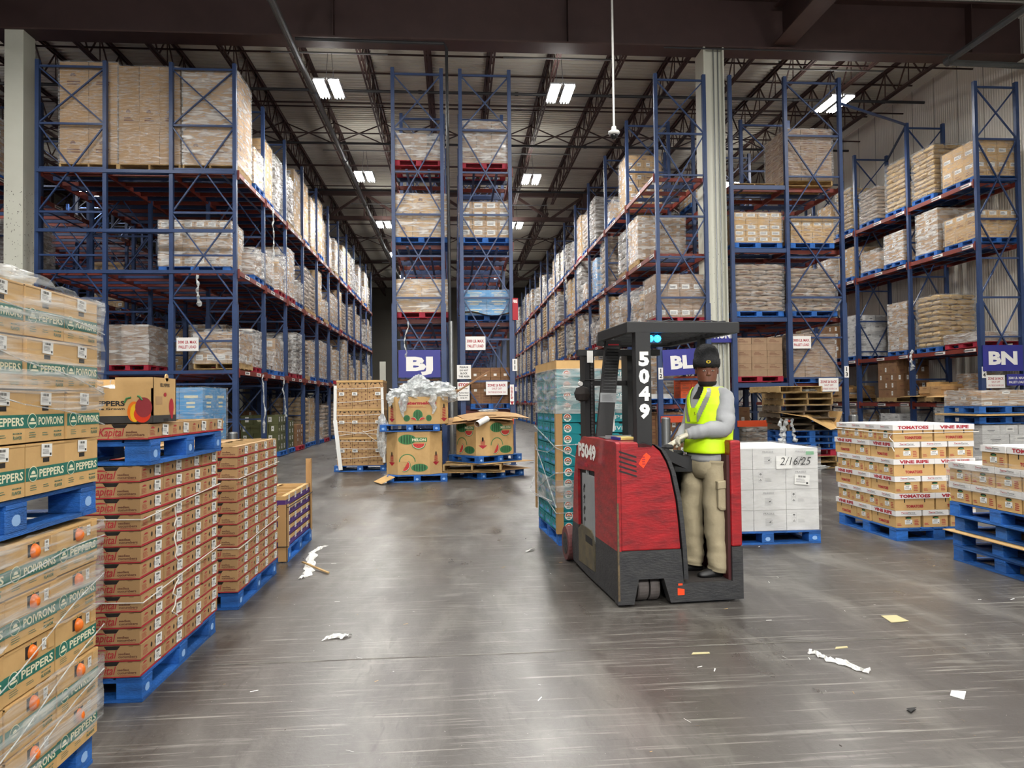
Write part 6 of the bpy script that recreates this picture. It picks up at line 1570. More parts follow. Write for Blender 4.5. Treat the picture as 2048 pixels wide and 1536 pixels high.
mb = MB(); mb.cbox((0.50, 0.2, 1.13), (0.22, 0.3, 0.08), TDK, ry=R(24)); mb.tube([(0.47, 0.16, 1.15), (0.47, 0.15, 1.215)], 0.014, TDK, 8); mb.lathe([(0.045, 0), (0.05, 0.015), (0.035, 0.035), (0, 0.04)], (0.47, 0.15, 1.20), TDK, 12)
mb.build('control_handle', TR)
mb = MB(); mb.lathe([(0.06, 0), (0.07, 0.02), (0.06, 0.04), (0, 0.045)], (0.62, 0.38, 1.13), TDK, 14); mb.box((0.52, 0.28, 1.0), (0.75, 0.5, 1.13), TDK); mb.build('steering_tiller', TR)
mb = MB()
for k in range(5):
    z = 1.205 - 0.037 * k; mb.prism([(0.012, z), (0.15, z - 0.045), (0.15, z - 0.057), (0.012, z - 0.012)], (0, 0, 0), X_, Z_, 0.012, TDK) if False else mb.poly((0, -0.0022, 0), X_, Z_, [(0.02, z - 0.014), (0.16, z - 0.06), (0.16, z - 0.046), (0.02, z)], TDK)
mb.build('vent_slots', TR)
mb = MB(); mb.poly((0, -0.003, 0), X_, Z_, [(0.175, 1.10), (0.215, 1.065), (0.275, 1.155), (0.24, 1.185), (0.215, 1.165)], ORD_); mb.lines((0, -0.004, 0), X_, Z_, 0.205, 1.09, 0.235, 1.16, 4, RINK); mb.build('orange_sticker', TR)
mb = MB(); mb.poly((0, -0.003, 0), X_, Z_, [(0.475, 0.075), (0.53, 0.075), (0.53, 0.12), (0.475, 0.13)], ORD_); mb.rect((0, -0.003, 0), X_, Z_, 0.48, 0.15, 0.515, 0.165, ORD_); mb.build('orange_sticker', TR)
MB().text('P5049', (-0.001, 0, 0), (0, -1, 0), Z_, -1.22, 1.085, 0.115, LIT, 0.05, w=0.62, off=0.002).build('fleet_number', TR)
mb = MB(); mb.box((-0.002, 0.9, 1.0), (0.0, 1.0, 1.03), RINK); mb.build('small_decal', TR)
# posts and overhead guard
mb = MB(); mb.box((0.167, 0.0, 1.22), (0.292, 0.09, 2.13), TDK); mb.build('guard_post', TR, bevel=0.006)
mb = MB()
for k, c in enumerate('5049'): mb.text(c, (0.232, -0.003, 0), X_, Z_, 0, 1.865 - 0.135 * k, 0.098, LIT, 0.055, w=0.085 if c != '4' else 0.09, align='c', off=0.002)
mb.build('fleet_number', TR)
mb = MB(); a0, a1 = Vector((0.15, 0.9, 1.24)), Vector((0.275, 0.98, 2.14)); mb.bar(a0, a1, 0.14, 0.05, TDK, (0, 1, 0)); mb.build('louvred_post', TR)
mb = MB()
for k in range(15):
    p = a0.lerp(a1, 0.50 + 0.03 * k); mb.box((p.x - 0.055, p.y - 0.034, p.z - 0.006), (p.x + 0.055, p.y - 0.027, p.z + 0.004), TBLK)
p = a0.lerp(a1, 0.42); mb.cbox((p.x, p.y - 0.032, p.z), (0.15, 0.006, 0.085), TGREY, ry=R(2)); mb.lines((p.x, p.y - 0.036, p.z), X_, Z_, -0.06, -0.03, 0.06, 0.03, 5, GINK, 0.001, th=0.3)
p = a0.lerp(a1, 0.96); mb.rect((p.x, p.y - 0.034, p.z), X_, Z_, -0.05, -0.012, 0.05, 0.0, RINK); mb.build('louvres', TR)
mb = MB(); mb.box((0.95, 0.6, 0.43), (1.0, 0.66, 2.12), TDK); mb.build('guard_post', TR)
G_ = [(.10, 0.0), (1.03, 0.0), (1.03, 1.5), (.40, 1.5), (.22, 1.35), (.10, .85)]
Gi = [(.16, .06), (.97, .06), (.97, 1.44), (.43, 1.44), (.28, 1.31), (.16, .83)]
mb = MB(); mb.rings([[(x, y, 2.12) for x, y in G_], [(x, y, 2.205) for x, y in G_], [(x, y, 2.205) for x, y in Gi], [(x, y, 2.12) for x, y in Gi], [(x, y, 2.12) for x, y in G_]], TDK, cap=False)
mb.build('guard_frame', TR, bevel=0.008)
mb = MB()
for k in range(11): y = 0.15 + k * 0.12; mb.box((0.16 if y < .9 else .3, y, 2.15), (0.97, y + 0.025, 2.19), TDK)
mb.build('guard_bars', TR)
cable = MB(); rr = random.Random(3)
cable.tube([(0.28 + 0.06 * k, 0.05 + 0.02 * rr.random(), 2.21 + 0.012 * rr.random()) for k in range(12)], 0.006, PIPED, 6); cable.build('roof_cable', TR)
mb = MB(); mb.lathe([(0.05, 0), (0.05, -0.02), (0.0, -0.02)], (0.32, 0.08, 2.12), TDK, 14)
mb.build('light_mount', TR)
BLU = mat('blue_safety_light', '18A8FF', 0.2, emit=9.0)
mb = MB()
for x in (0.30, 0.36):
    rings = [[(x + 0.028 * math.sin(math.pi * k / 6) * math.cos(2 * math.pi * j / 12), 0.04 - 0.03 * math.cos(math.pi * k / 6), 2.075 + 0.028 * math.sin(math.pi * k / 6) * math.sin(2 * math.pi * j / 12)) for j in range(12)] for k in range(7)]
    mb.rings(rings, BLU)
mb.build('blue_light', TR, smooth=True)
mb = MB(); mb.box((0.265, 0.045, 2.04), (0.395, 0.11, 2.12), TDK); mb.build('light_housing', TR)
# mast, carriage, forks
mb = MB()
for x in (0.17, 0.61): mb.box((x, 1.62, 0.1), (x + 0.05, 1.82, 2.06), TDK); mb.box((x + 0.07, 1.66, 0.1), (x + 0.11, 1.86, 2.06), TDK)
mb.box((0.1, 1.6, 2.04), (0.95, 1.68, 2.10), TDK); mb.box((0.15, 1.64, 1.74), (0.72, 1.68, 1.79), TDK); mb.box((0.15, 1.64, 0.6), (0.72, 1.7, 0.7), TDK)
mb.build('mast', TR)
mb = MB()
for k in range(40): mb.box((0.225, 1.60, 0.7 + k * 0.033), (0.245, 1.615, 0.722 + k * 0.033), TBLK)
mb.build('lift_chain', TR)
MB().tube([(0.4, 1.68, 0.3), (0.4, 1.68, 1.55)], 0.035, GALV, 12).build('lift_cylinder', TR)
MB().box((0.19, 1.595, 1.97), (0.25, 1.6, 2.09), WHITE).build('mast_label', TR)
mb = MB(); mb.box((0.1, 1.5, 0.06), (0.95, 1.95, 0.3), TBLK); mb.build('axle_housing', TR)
mb = MB()
for x in (0.24, 0.80): mb.box((x, 2.25, 0.1), (x + 0.05, 2.32, 1.1), TDK)
for z in (0.12, 0.5, 0.9, 1.06): mb.box((0.24, 2.25, z), (0.85, 2.3, z + 0.05), TDK)
mb.bar((0.3, 1.85, 0.3), (0.3, 2.25, 0.9), 0.05, 0.06, TDK); mb.bar((0.7, 1.85, 0.3), (0.7, 2.25, 0.9), 0.05, 0.06, TDK); mb.bar((0.3, 1.85, 0.9), (0.3, 2.25, 0.3), 0.05, 0.06, TDK)
mb.build('reach_carriage', TR)
for x in (0.3, 0.72): MB().box((x - 0.05, 2.3, 0.055), (x + 0.05, 3.45, 0.085), TDK).build('fork', TR)
def wheel(x0, x1, y, z, r, mt, hub):
    mb = MB(); mb.lathe([(r * 0.6, 0), (r * 0.97, 0), (r, 0.012), (r, x1 - x0 - 0.012), (r * 0.97, x1 - x0), (r * 0.6, x1 - x0)], (x0, y, z), mt, 28, 'x'); w = mb.build('wheel', TR, smooth=False)
    m2 = MB(); m2.lathe([(0.0, -0.004), (r * 0.62, -0.004), (r * 0.62, x1 - x0 + 0.004), (0, x1 - x0 + 0.004)], (x0, y, z), hub, 20, 'x')
    for k in range(5): a = k * 2 * math.pi / 5; m2.disc((x0 - 0.005, y, z), (0, -1, 0), Z_, r * 0.35 * math.cos(a), r * 0.35 * math.sin(a), r * 0.08, r * 0.08, TDK, 0.001, n=8)
    m2.build('hub', w)
TIRE = mat('worn_red_tyre', '6A3434', 0.7, var=0.7, hex2='4C3A38', vscale=6); TG2 = mat('grey_tread', '5C5654', 0.75, var=0.6, hex2='443E3C', vscale=10)
wheel(0.185, 0.27, 0.19, 0.122, 0.12, TG2, TDK); wheel(0.285, 0.36, 0.19, 0.122, 0.12, TG2, TDK)
wheel(-0.03, 0.07, 1.72, 0.172, 0.17, TIRE, TBLK); wheel(0.95, 1.03, 1.72, 0.172, 0.17, TIRE, TBLK)
# things carried on the truck
def on_truck(x, y, z): return Matrix.Translation((1.23, 5.52, 0)) @ Matrix.Rotation(R(4), 4, 'Z') @ Vector((x, y, z))
t = thing('film_roll', 'roll of white stretch film standing upright behind the truck mast', 'film roll', on_truck(0.37, 1.45, 1.27))
MB().lathe([(0.018, 0), (0.045, 0), (0.048, 0.05), (0.048, 0.57), (0.045, 0.6), (0.018, 0.6)], (0, 0, 0.02), WHITE, 20).build('film', t, smooth=False)
MB().tube([(0, 0, -0.02), (0, 0, 0.66)], 0.017, CARD, 10).build('core', t)
t = thing('cable_coil', 'black wound cable and camera hung on the truck mast', 'cable', on_truck(0.13, 1.58, 1.66))
MB().lathe([(0, -0.08), (0.06, -0.06), (0.075, 0), (0.06, 0.06), (0.0, 0.08)], (0, 0, 0), RUBBER, 14).build('coil', t)
mb = MB(); mb.tube([(0.03, 0.02, 0.07), (0.03, 0.02, 0.14), (0.3, 0.04, 0.14)], 0.006, TDK, 6)
for k in range(4): mb.tube([(0.07 * math.cos(a) * (1 if k % 2 else .8), -0.03 + k * 0.02, 0.07 * math.sin(a)) for a in [i * 0.6 for i in range(11)]], 0.006, TDK, 5)
mb.build('bracket', t)
MB().lathe([(0, -0.02), (0.022, -0.02), (0.025, 0.02), (0, 0.03)], (-0.02, -0.03, 0.1), WHM, 10, 'y').build('camera_lens', t)
t = thing('notepad', 'small yellow and blue notepad lying on top of the truck hood', 'notepad', on_truck(0.16, 0.35, 1.272), R(10))
MB().box((-0.05, -0.08, 0), (0.08, 0.08, 0.02), mat('pad_yellow', 'DCC878', 0.6)).build('pages', t); MB().box((-0.07, -0.08, 0), (-0.05, 0.08, 0.022), SIGNB).build('binding', t)
t = thing('wire_tray', 'thin steel tray on the truck hood beside the notepad', 'tray', on_truck(0.16, 0.62, 1.272))
MB().box((-0.1, -0.15, 0), (0.12, 0.15, 0.006), GALV).build('base', t); MB().box((-0.1, -0.15, 0.006), (0.12, -0.145, 0.03), GALV).build('lip', t)

# ---- teal crates on the forks
TT = R(4)
def on_load(x, y, z): return on_truck(0.054 + x, 2.43 + y, z)
near_pallet('bright blue pallet held on the forks under the teal crates', PBLUE, on_load(0.5, 0.6, 0.0), TT + R(90))
def make_teal(kind):
    w, d, h = 0.5, 0.4, 0.12; mb = MB(); x, y, H = w / 2 - 0.002, d / 2 - 0.002, h - 0.002
    mb.box((-x, -y, 0), (x, y, 0.008), TEAL)
    for a, b in (((-x, -y, 0), (x, -y + 0.008, H)), ((-x, y - 0.008, 0), (x, y, H)), ((-x, -y, 0), (-x + 0.008, y, H)), ((x - 0.008, -y, 0), (x, y, H))): mb.box(a, b, TEAL)
    mb.box((-x + 0.01, -y + 0.01, 0.01), (x - 0.01, y - 0.01, H - 0.03), TEALD)
    O = Vector((-x, -y, 0)); O2 = Vector((-x, y, 0))
    if kind == 0:
        mb.poly(O, X_, Z_, [(0.24, H), (0.26, H - 0.02), (0.46, H - 0.02), (0.475, H)], GAP, 0.001)
        mb.disc(O, X_, Z_, 0.115, 0.06, 0.045, 0.045, LIT, 0.0015, n=22); mb.disc(O, X_, Z_, 0.115, 0.062, 0.036, 0.036, ORANGEC, 0.002, n=16, a0=0, a1=180); mb.disc(O, X_, Z_, 0.115, 0.062, 0.022, 0.022, LIT, 0.0025, n=12, a0=0, a1=180); mb.disc(O, X_, Z_, 0.115, 0.062, 0.014, 0.014, MATS['orange_pepper'], 0.003, n=12, a0=0, a1=180); mb.rect(O, X_, Z_, 0.078, 0.05, 0.152, 0.058, INK, 0.0025); mb.rect(O, X_, Z_, 0.098, 0.03, 0.132, 0.042, MELG, 0.0025)
        mb.text('SUNRISE', O, X_, Z_, 0.085, 0.054, 0.006, TEALD, 0.0, w=0.06, off=0.003) if False else None
    else:
        mb.text('POIVRONS' if kind == 1 else 'PEPPERS', O, X_, Z_, 0.04, 0.035, 0.045, LIT, -0.005, w=0.42); mb.poly(O, X_, Z_, [(0.2, H), (0.21, H - 0.014), (0.29, H - 0.014), (0.3, H)], GAP, 0.001)
    for k in range(4): mb.disc(O2, -Y_, Z_, 0.06 + 0.09 * k, H - 0.022, 0.012, 0.016, GAP, 0.0012, n=8)
    mb.poly(O2, -Y_, Z_, [(0.06, 0.03), (0.2, 0.02), (0.34, 0.035), (0.3, 0.07), (0.2, 0.05), (0.1, 0.07)], BLUEC, 0.0012); mb.disc(O2, -Y_, Z_, 0.12, 0.055, 0.014, 0.02, PDR, 0.0016, n=8); mb.disc(O2, -Y_, Z_, 0.3, 0.055, 0.014, 0.02, PDR, 0.0016, n=8)
    r = mb.build('teal_crate'); tag(r, 'x', 'crate')
    if kind == 0: s = MB(); s.sticker(O, X_, Z_, 0.29, 0.025, 0.13, 0.055, 0.003, R(1)); s.build('shipping_label', r)
    return Proto(r)
TE = [make_teal(0), make_teal(1), make_teal(2)]
for k in range(15):
    for j in range(3):
        for i in range(2):
            if j and i and k < 14: continue
            p = on_load(0.25 + 0.5 * i + rnd.uniform(-0.003, 0.003), 0.2 + 0.4 * j, 0.142 + 0.1205 * k)
            (TE[0] if i == 0 else TE[1 if k < 10 else 2]).put(p, TT, 'teal pepper crate on the forks, %s layer from top, %s row back, %s' % (ORD[14 - k], ORD[j], ('aisle side', 'driver side')[i]), 'teal pepper crates')
M = Matrix.Translation(on_load(0, 0, 0)) @ Matrix.Rotation(TT, 4, 'Z')
mb = MB(); zc = 0.142 + 0.1205 * 15
mb.box((-0.012, -0.012, zc - 0.006), (-0.004, 1.22, zc + 0.09), CARDL, M); mb.box((-0.012, -0.012, zc - 0.006), (1.02, -0.004, zc + 0.09), CARDL, M); mb.box((1.004, -0.012, zc - 0.006), (1.012, 1.22, zc + 0.09), CARDL, M); mb.box((-0.012, -0.012, zc + 0.084), (1.012, 1.22, zc + 0.092), CARDL, M)
tag(mb.build('cardboard_cover'), 'tan cardboard cap covering the top of the teal crates', 'cardboard')
mb = MB(); mb.box((-0.014, -0.02, 0.13), (0.055, -0.012, 1.45), STRAW, M); mb.box((-0.02, -0.02, 0.13), (-0.012, 0.05, 1.45), STRAW, M); tag(mb.build('corner_board'), 'cardboard corner board at the near corner of the teal crates', 'corner board')
mb = MB(); mb.box((-0.03, 1.17, 0.25), (-0.014, 1.25, 1.2), STRAW, M); tag(mb.build('corner_board'), 'cardboard corner board at the far corner of the teal crates', 'corner board')
mb = MB(); rings = []
for z in (1.45, 1.6, 1.75, 1.95): rings.append([M @ Vector(p) for p in ((1.02, -0.02, z), (0.5, -0.022, z), (-0.02, -0.022, z), (-0.026, 0.4, z), (-0.022, 0.8, z), (-0.022, 1.23, z))])
mb.rings(rings, FILM, cap=False, close=False); tag(mb.build('stretch_film'), 'stretch film round the upper teal crates', 'plastic film')
mb = MB(); rings = []
for z in (0.42, 0.56, 0.72): rings.append([M @ Vector(p) for p in ((1.02, -0.022, z), (-0.022, -0.024, z), (-0.026, 0.6, z), (-0.024, 1.23, z))])
mb.rings(rings, FILM, cap=False, close=False); tag(mb.build('stretch_film'), 'band of stretch film round the lower teal crates', 'plastic film')
for k, pts in enumerate((((-0.035, 1.23, 1.28), (-0.03, 0.6, 1.18), (-0.028, -0.03, 1.08), (0.3, -0.03, 0.92)), ((-0.035, 1.2, 1.05), (-0.03, 0.6, 0.75), (-0.028, -0.03, 0.42)), ((-0.03, 1.1, 0.5), (-0.03, 0.5, 0.68), (-0.028, -0.03, 0.8), (0.4, -0.03, 0.82)),
                         ((-0.03, 1.23, 0.4), (-0.03, 0.5, 0.45), (-0.03, -0.03, 0.36), (0.5, -0.03, 0.37)), ((-0.04, 1.3, 0.62), (-0.16, 0.9, 0.5), (-0.03, 0.2, 0.46)), ((-0.03, 1.2, 0.98), (-0.03, 0.4, 1.0), (-0.03, -0.03, 1.1), (0.4, -0.03, 1.12)))):
    cord('film_rope', 'twisted film rope across the teal crates, %s of six' % ORD[k], [M @ Vector(p) for p in pts], 0.006, FILMW, 'plastic film')
# ================================================================ the driver
PE = thing('person', 'person in a yellow safety vest, grey sweatshirt, khaki cargo trousers and black beanie driving the truck', 'person', on_truck(0.86, 0.3, 0.17), R(4))
PE['label'] = 'person in a yellow vest, grey sweatshirt and black beanie standing at the truck controls'
SKIN = mat('dark_skin', '6E4432', 0.45, var=0.3, hex2='5A3424', vscale=12)
HOOD = mat('grey_sweatshirt', '9EA0A2', 0.85, var=0.3, hex2='8C8E92', vscale=8, bump=0.35, bscale=9)
VEST = mat('lime_vest', 'D4FF14', 0.55, bump=0.3, bscale=8)
REFL = mat('silver_tape', '9A9A94', 0.35, metal=0.2)
KHAKI = mat('khaki_cloth', 'A89C80', 0.85, var=0.4, hex2='8E8268', vscale=7, bump=0.5, bscale=11)
BEAN = mat('black_knit', '0C0C0E', 0.9, bump=0.5, bscale=60)
GLOVE = mat('cream_glove', 'D6D0BC', 0.85, bump=0.4, bscale=40)
SHOE = mat('black_shoe', '141416', 0.5)
# local frame: truck axes, origin on the truck floor under the body
def ring(c, u, v, a, b, n=24, p=2.0, ph=0.0, fold=0.0, seed=0, sq=None):
    c, u, v = Vector(c), Vector(u), Vector(v); out = []
    for j in range(n):
        t = 2 * math.pi * j / n; cx, sx = math.cos(t), math.sin(t)
        x = math.copysign(abs(cx) ** (2 / p), cx); y = math.copysign(abs(sx) ** (2 / p), sx)
        e = 1 + fold * math.sin(3 * t + seed) + fold * 0.7 * math.sin(5 * t + seed * 2.3)
        out.append(c + u * (a * x * e) + v * (b * y * e))
    return out
TH = R(15)
Fd = Vector((-math.cos(TH), -math.sin(TH), 0)); Wd = Vector((math.sin(TH), -math.cos(TH), 0))     # chest direction, towards the near shoulder
Zu = Z_
def limb(mb, pts, rad, m, n=18, fold=0.0, seed=0, sub=3, flat=None, cap=True):
    """a smooth tapering limb through the joints"""
    P = [Vector(p) for p in pts]; S = []; Rr = []
    for k in range(len(P) - 1):
        for q in range(sub):
            t = q / sub; p0 = P[max(k - 1, 0)]; p1 = P[k]; p2 = P[k + 1]; p3 = P[min(k + 2, len(P) - 1)]
            S.append(0.5 * ((2 * p1) + (p2 - p0) * t + (2 * p0 - 5 * p1 + 4 * p2 - p3) * t * t + (3 * p1 - p0 - 3 * p2 + p3) * t ** 3)); Rr.append(rad[k] + (rad[k + 1] - rad[k]) * t)
    S.append(P[-1]); Rr.append(rad[-1]); rings = []; u = None; rr = random.Random(seed)
    for k, p in enumerate(S):
        d = (S[min(k + 1, len(S) - 1)] - S[max(k - 1, 0)]).normalized()
        u = (u - d * u.dot(d)).normalized() if u else (Vector((0, -1, 0)) - d * Vector((0, -1, 0)).dot(d)).normalized()
        w = d.cross(u); e = 1 + fold * 0.8 * math.sin(k * 1.9 + seed) + rr.uniform(-fold, fold) * 0.5
        rings.append([p + (u * math.cos(2 * math.pi * j / n) + w * math.sin(2 * math.pi * j / n)) * Rr[k] * (e + fold * math.sin(2 * 2 * math.pi * j / n + k * 0.9 + seed)) for j in range(n)])
    mb.rings(rings, m, cap)

# joints (metres above the truck floor)
hip_c = Vector((0.02, 0.0, 0.95)); neck = Vector((-0.015, 0.0, 1.53))
shN = Vector((0.095, -0.16, 1.44)); elN = Vector((0.06, -0.225, 1.20)); wrN = Vector((-0.225, -0.15, 1.145)); haN = Vector((-0.33, -0.13, 1.10))
shF = Vector((0.0, 0.16, 1.44)); elF = Vector((-0.07, 0.19, 1.19)); wrF = Vector((-0.22, 0.06, 1.085)); haF = Vector((-0.27, 0.05, 1.06))
hipN = Vector((0.06, -0.10, 0.90)); knN = Vector((0.03, -0.12, 0.49)); anN = Vector((0.04, -0.14, 0.085))
hipF = Vector((-0.04, 0.10, 0.90)); knF = Vector((-0.10, 0.09, 0.50)); anF = Vector((-0.10, 0.08, 0.085))

# continuous body under the clothes
sk = bpy.data.meshes.new('body')
V = [hip_c, hip_c + Vector((0, 0, 0.22)), Vector((0, 0, 1.36)), neck, neck + Vector((-0.01, 0, 0.09)), shN, elN, wrN, shF, elF, wrF, hipN, knN, anN, hipF, knF, anF]
Eg = [(0, 1), (1, 2), (2, 3), (3, 4), (2, 5), (5, 6), (6, 7), (2, 8), (8, 9), (9, 10), (0, 11), (11, 12), (12, 13), (0, 14), (14, 15), (15, 16)]
RD = [.12, .11, .12, .052, .05, .055, .042, .03, .055, .042, .03, .075, .055, .04, .075, .055, .04]
sk.from_pydata([tuple(v) for v in V], Eg, []); sk.materials.append(SKIN)
bo = bpy.data.objects.new('body', sk); COL.objects.link(bo); bo.parent = PE
md = bo.modifiers.new('skin', 'SKIN'); sk.skin_vertices.new() if not sk.skin_vertices else None
for k, r_ in enumerate(RD): sk.skin_vertices[0].data[k].radius = (r_, r_ * 0.9)
sk.skin_vertices[0].data[0].use_root = True
s2 = bo.modifiers.new('sub', 'SUBSURF'); s2.levels = 1; s2.render_levels = 1

# head: looking towards the camera, a little down
HC = Vector((0.005, -0.03, 1.665)); fx_ = Vector((-0.26, -0.965, -0.05)).normalized(); rx_ = Vector((0.965, -0.26, 0)).normalized(); ux_ = rx_.cross(fx_) * -1
if ux_.z < 0: ux_ = -ux_
mb = MB(); rings = []
HZ = [(-0.135, .02, .052, .05), (-0.118, .035, .056, .050), (-0.105, .038, .060, .055), (-0.085, .018, .080, .063), (-0.06, .008, .090, .070), (-0.03, .003, .095, .074), (0.0, 0, .098, .077), (0.03, -.003, .100, .079), (0.06, -.006, .098, .078), (0.09, -.010, .085, .068), (0.11, -.013, .06, .048), (0.12, -.014, .02, .02)]
HS = 1.1
def hp(a, b, c): return HC + (fx_ * a + rx_ * b + ux_ * c) * HS
for z, off, la, lb in HZ:
    ring_ = []
    for j in range(32):
        t = 2 * math.pi * j / 32; f, s = math.cos(t), math.sin(t)
        d = la * f * (0.92 if f > 0 else 1.0) + off
        if f > 0.5:                                         # brow, eye hollows, cheeks, mouth
            if -0.01 < z < 0.02: d -= 0.006 * (1 if 0.15 < abs(s) < 0.55 else 0)
            if 0.02 < z < 0.05: d += 0.003
            if -0.07 < z < -0.05: d += 0.003
        ring_.append(hp(d, lb * s, z))
    rings.append(ring_)
mb.rings(rings, SKIN)
# nose, lips, ears
nose = []
for z, w_, o in ((0.012, .008, .089), (-0.005, .010, .096), (-0.02, .013, .104), (-0.032, .019, .109), (-0.040, .020, .102), (-0.045, .012, .092)):
    nose.append([hp(o, 0, z), hp(o - .004, w_ * .6, z), hp(o - 0.018, w_, z - .001), hp(o - 0.03, w_ * .8, z), hp(o - 0.03, -w_ * .8, z), hp(o - 0.018, -w_, z - .001), hp(o - .004, -w_ * .6, z)])
mb.rings(nose, SKIN)
for s in (-1, 1):
    mb.rings([[hp(-0.005 + 0.016 * math.cos(a) * k, s * (0.074 + 0.012 * q), -0.005 + 0.028 * math.sin(a) * k) for a in [i * 0.785 for i in range(8)]] for q, k in ((0, .8), (0.6, 1.0), (1, .8), (.7, .4))], SKIN)
hd = mb.build('head', PE, smooth=True); hd.name = 'head'
LIP = mat('lip_skin', '6A3A34', 0.4)
mb = MB()
for dz, th in ((-0.062, .0065), (-0.071, .008)):
    mb.rings([[hp(0.083 - 0.02 * (k / 3.0) ** 2 + 0.007 * math.cos(a), 0.0085 * k, dz + th * math.sin(a) * (1 - abs(k) / 4.2)) for a in [i * 1.05 for i in range(6)]] for k in range(-3, 4)], LIP)
mb.build('lips', PE, smooth=True)
EYE = mat('eye_white', 'B8B0A4', 0.2); BRW = mat('eyebrow', '120C0A', 0.9)
mb = MB()
for s in (-1, 1):
    c = hp(0.079, s * 0.031, -0.004)
    mb.rings([[c + rx_ * (0.013 * math.sin(t) * math.cos(a)) + ux_ * (0.0055 * math.sin(t) * math.sin(a)) + fx_ * (0.007 * math.cos(t)) for a in [i * 0.6283 for i in range(10)]] for t in (0.05, 0.6, 1.1, 1.57)], EYE)
    mb.disc(c + fx_ * 0.0075, rx_, ux_, 0, 0, 0.005, 0.005, INK, 0.0, n=10)
mb.build('eyes', PE, smooth=True)
mb = MB()
for s in (-1, 1): mb.tube([hp(0.083, s * 0.014, 0.017), hp(0.086, s * 0.03, 0.021), hp(0.074, s * 0.05, 0.015)], [0.003, 0.0045, 0.002], BRW, 6)
# beard along the jaw
mb.rings([[hp(0.018 + l * math.cos(t), 0.0 + w_ * math.sin(t), z) for t in [(-1.75 + 3.5 * i / 16) for i in range(17)]] for z, l, w_ in ((-0.084, .078, .070), (-0.098, .079, .067), (-0.115, .072, .06), (-0.13, .045, .045))], BRW, cap=False, close=False)
mb.build('eyebrows_and_beard', PE, smooth=True)
# neck gaiter and beanie
mb = MB(); rings = []
for z, a, b, o in ((-0.21, .115, .11, 0.0), (-0.175, .095, .092, 0.002), (-0.15, .082, .078, .004), (-0.135, .076, .072, .008), (-0.122, .074, .068, .012)): rings.append([HC + fx_ * (a * math.cos(t) + o) * HS + rx_ * (b * math.sin(t)) * HS + ux_ * HS * (z + 0.004 * math.sin(5 * t)) for t in [2 * math.pi * i / 24 for i in range(24)]])
mb.rings(rings, BEAN, cap=False); mb.build('neck_gaiter', PE, smooth=True)
mb = MB(); rings = []
for z, a, b, o in ((0.028, .104, .088, -.008), (0.024, .114, .097, -.008), (0.05, .119, .101, -.010), (0.082, .116, .100, -.012), (0.086, .108, .094, -.012), (0.12, .104, .091, -.016), (0.155, .092, .082, -.022), (0.18, .070, .064, -.03), (0.195, .04, .038, -.036), (0.20, .005, .005, -.038)):
    rings.append([HC + fx_ * (a * math.cos(t) + o) * HS + rx_ * (b * math.sin(t)) * HS + ux_ * HS * (z - 0.30 * (a * -math.cos(t) if math.cos(t) < 0 and z < 0.09 else 0)) for t in [2 * math.pi * i / 28 for i in range(28)]])
mb.rings(rings, BEAN); hat = mb.build('beanie', PE, smooth=True)
mb = MB(); mb.disc(hp(0.1115, -0.004, 0.062), rx_, ux_, 0, 0, 0.02, 0.014, mat('yellow_thread', 'B8A018', 0.7), 0, n=8); mb.disc(hp(0.1122, -0.004, 0.062), rx_, ux_, 0, 0, 0.009, 0.007, BRW, 0, n=6, rot=20); mb.build('emblem', hat)

# sweatshirt
mb = MB(); rings = []
TR_ = [(0.915, .150, .178, .02, .02), (0.94, .163, .190, .02, .01), (0.97, .150, .180, .018, .03), (1.0, .158, .188, .016, .03), (1.1, .160, .185, .022, .03), (1.2, .162, .190, .03, .02), (1.3, .160, .197, .034, .02), (1.38, .152, .200, .034, .015), (1.44, .138, .192, .032, .01), (1.49, .115, .165, .028, .01), (1.525, .092, .12, .02, 0), (1.555, .070, .078, .012, 0)]
for k, (z, a, b, x, fo) in enumerate(TR_): rings.append(ring(Vector((x, 0, z)), Fd, Wd, a, b, 32, 2.3, fold=fo, seed=k * 1.3))
mb.rings(rings, HOOD)
limb(mb, [shN + Vector((-0.05, 0.05, 0.0)), shN, shN.lerp(elN, 0.5), elN, elN.lerp(wrN, 0.45), wrN + Vector((0.06, -0.01, 0.012)), wrN + Vector((0.0, 0, 0.0))], [.060, .074, .076, .074, .064, .053, .040], HOOD, 20, 0.05, 3, sub=5)
limb(mb, [shF + Vector((0.05, -0.05, 0)), shF, shF.lerp(elF, 0.5), elF, elF.lerp(wrF, 0.5), wrF], [.07, .082, .075, .07, .055, .04], HOOD, 16, 0.04, 5, sub=4)
mb.build('sweatshirt', PE, smooth=True)
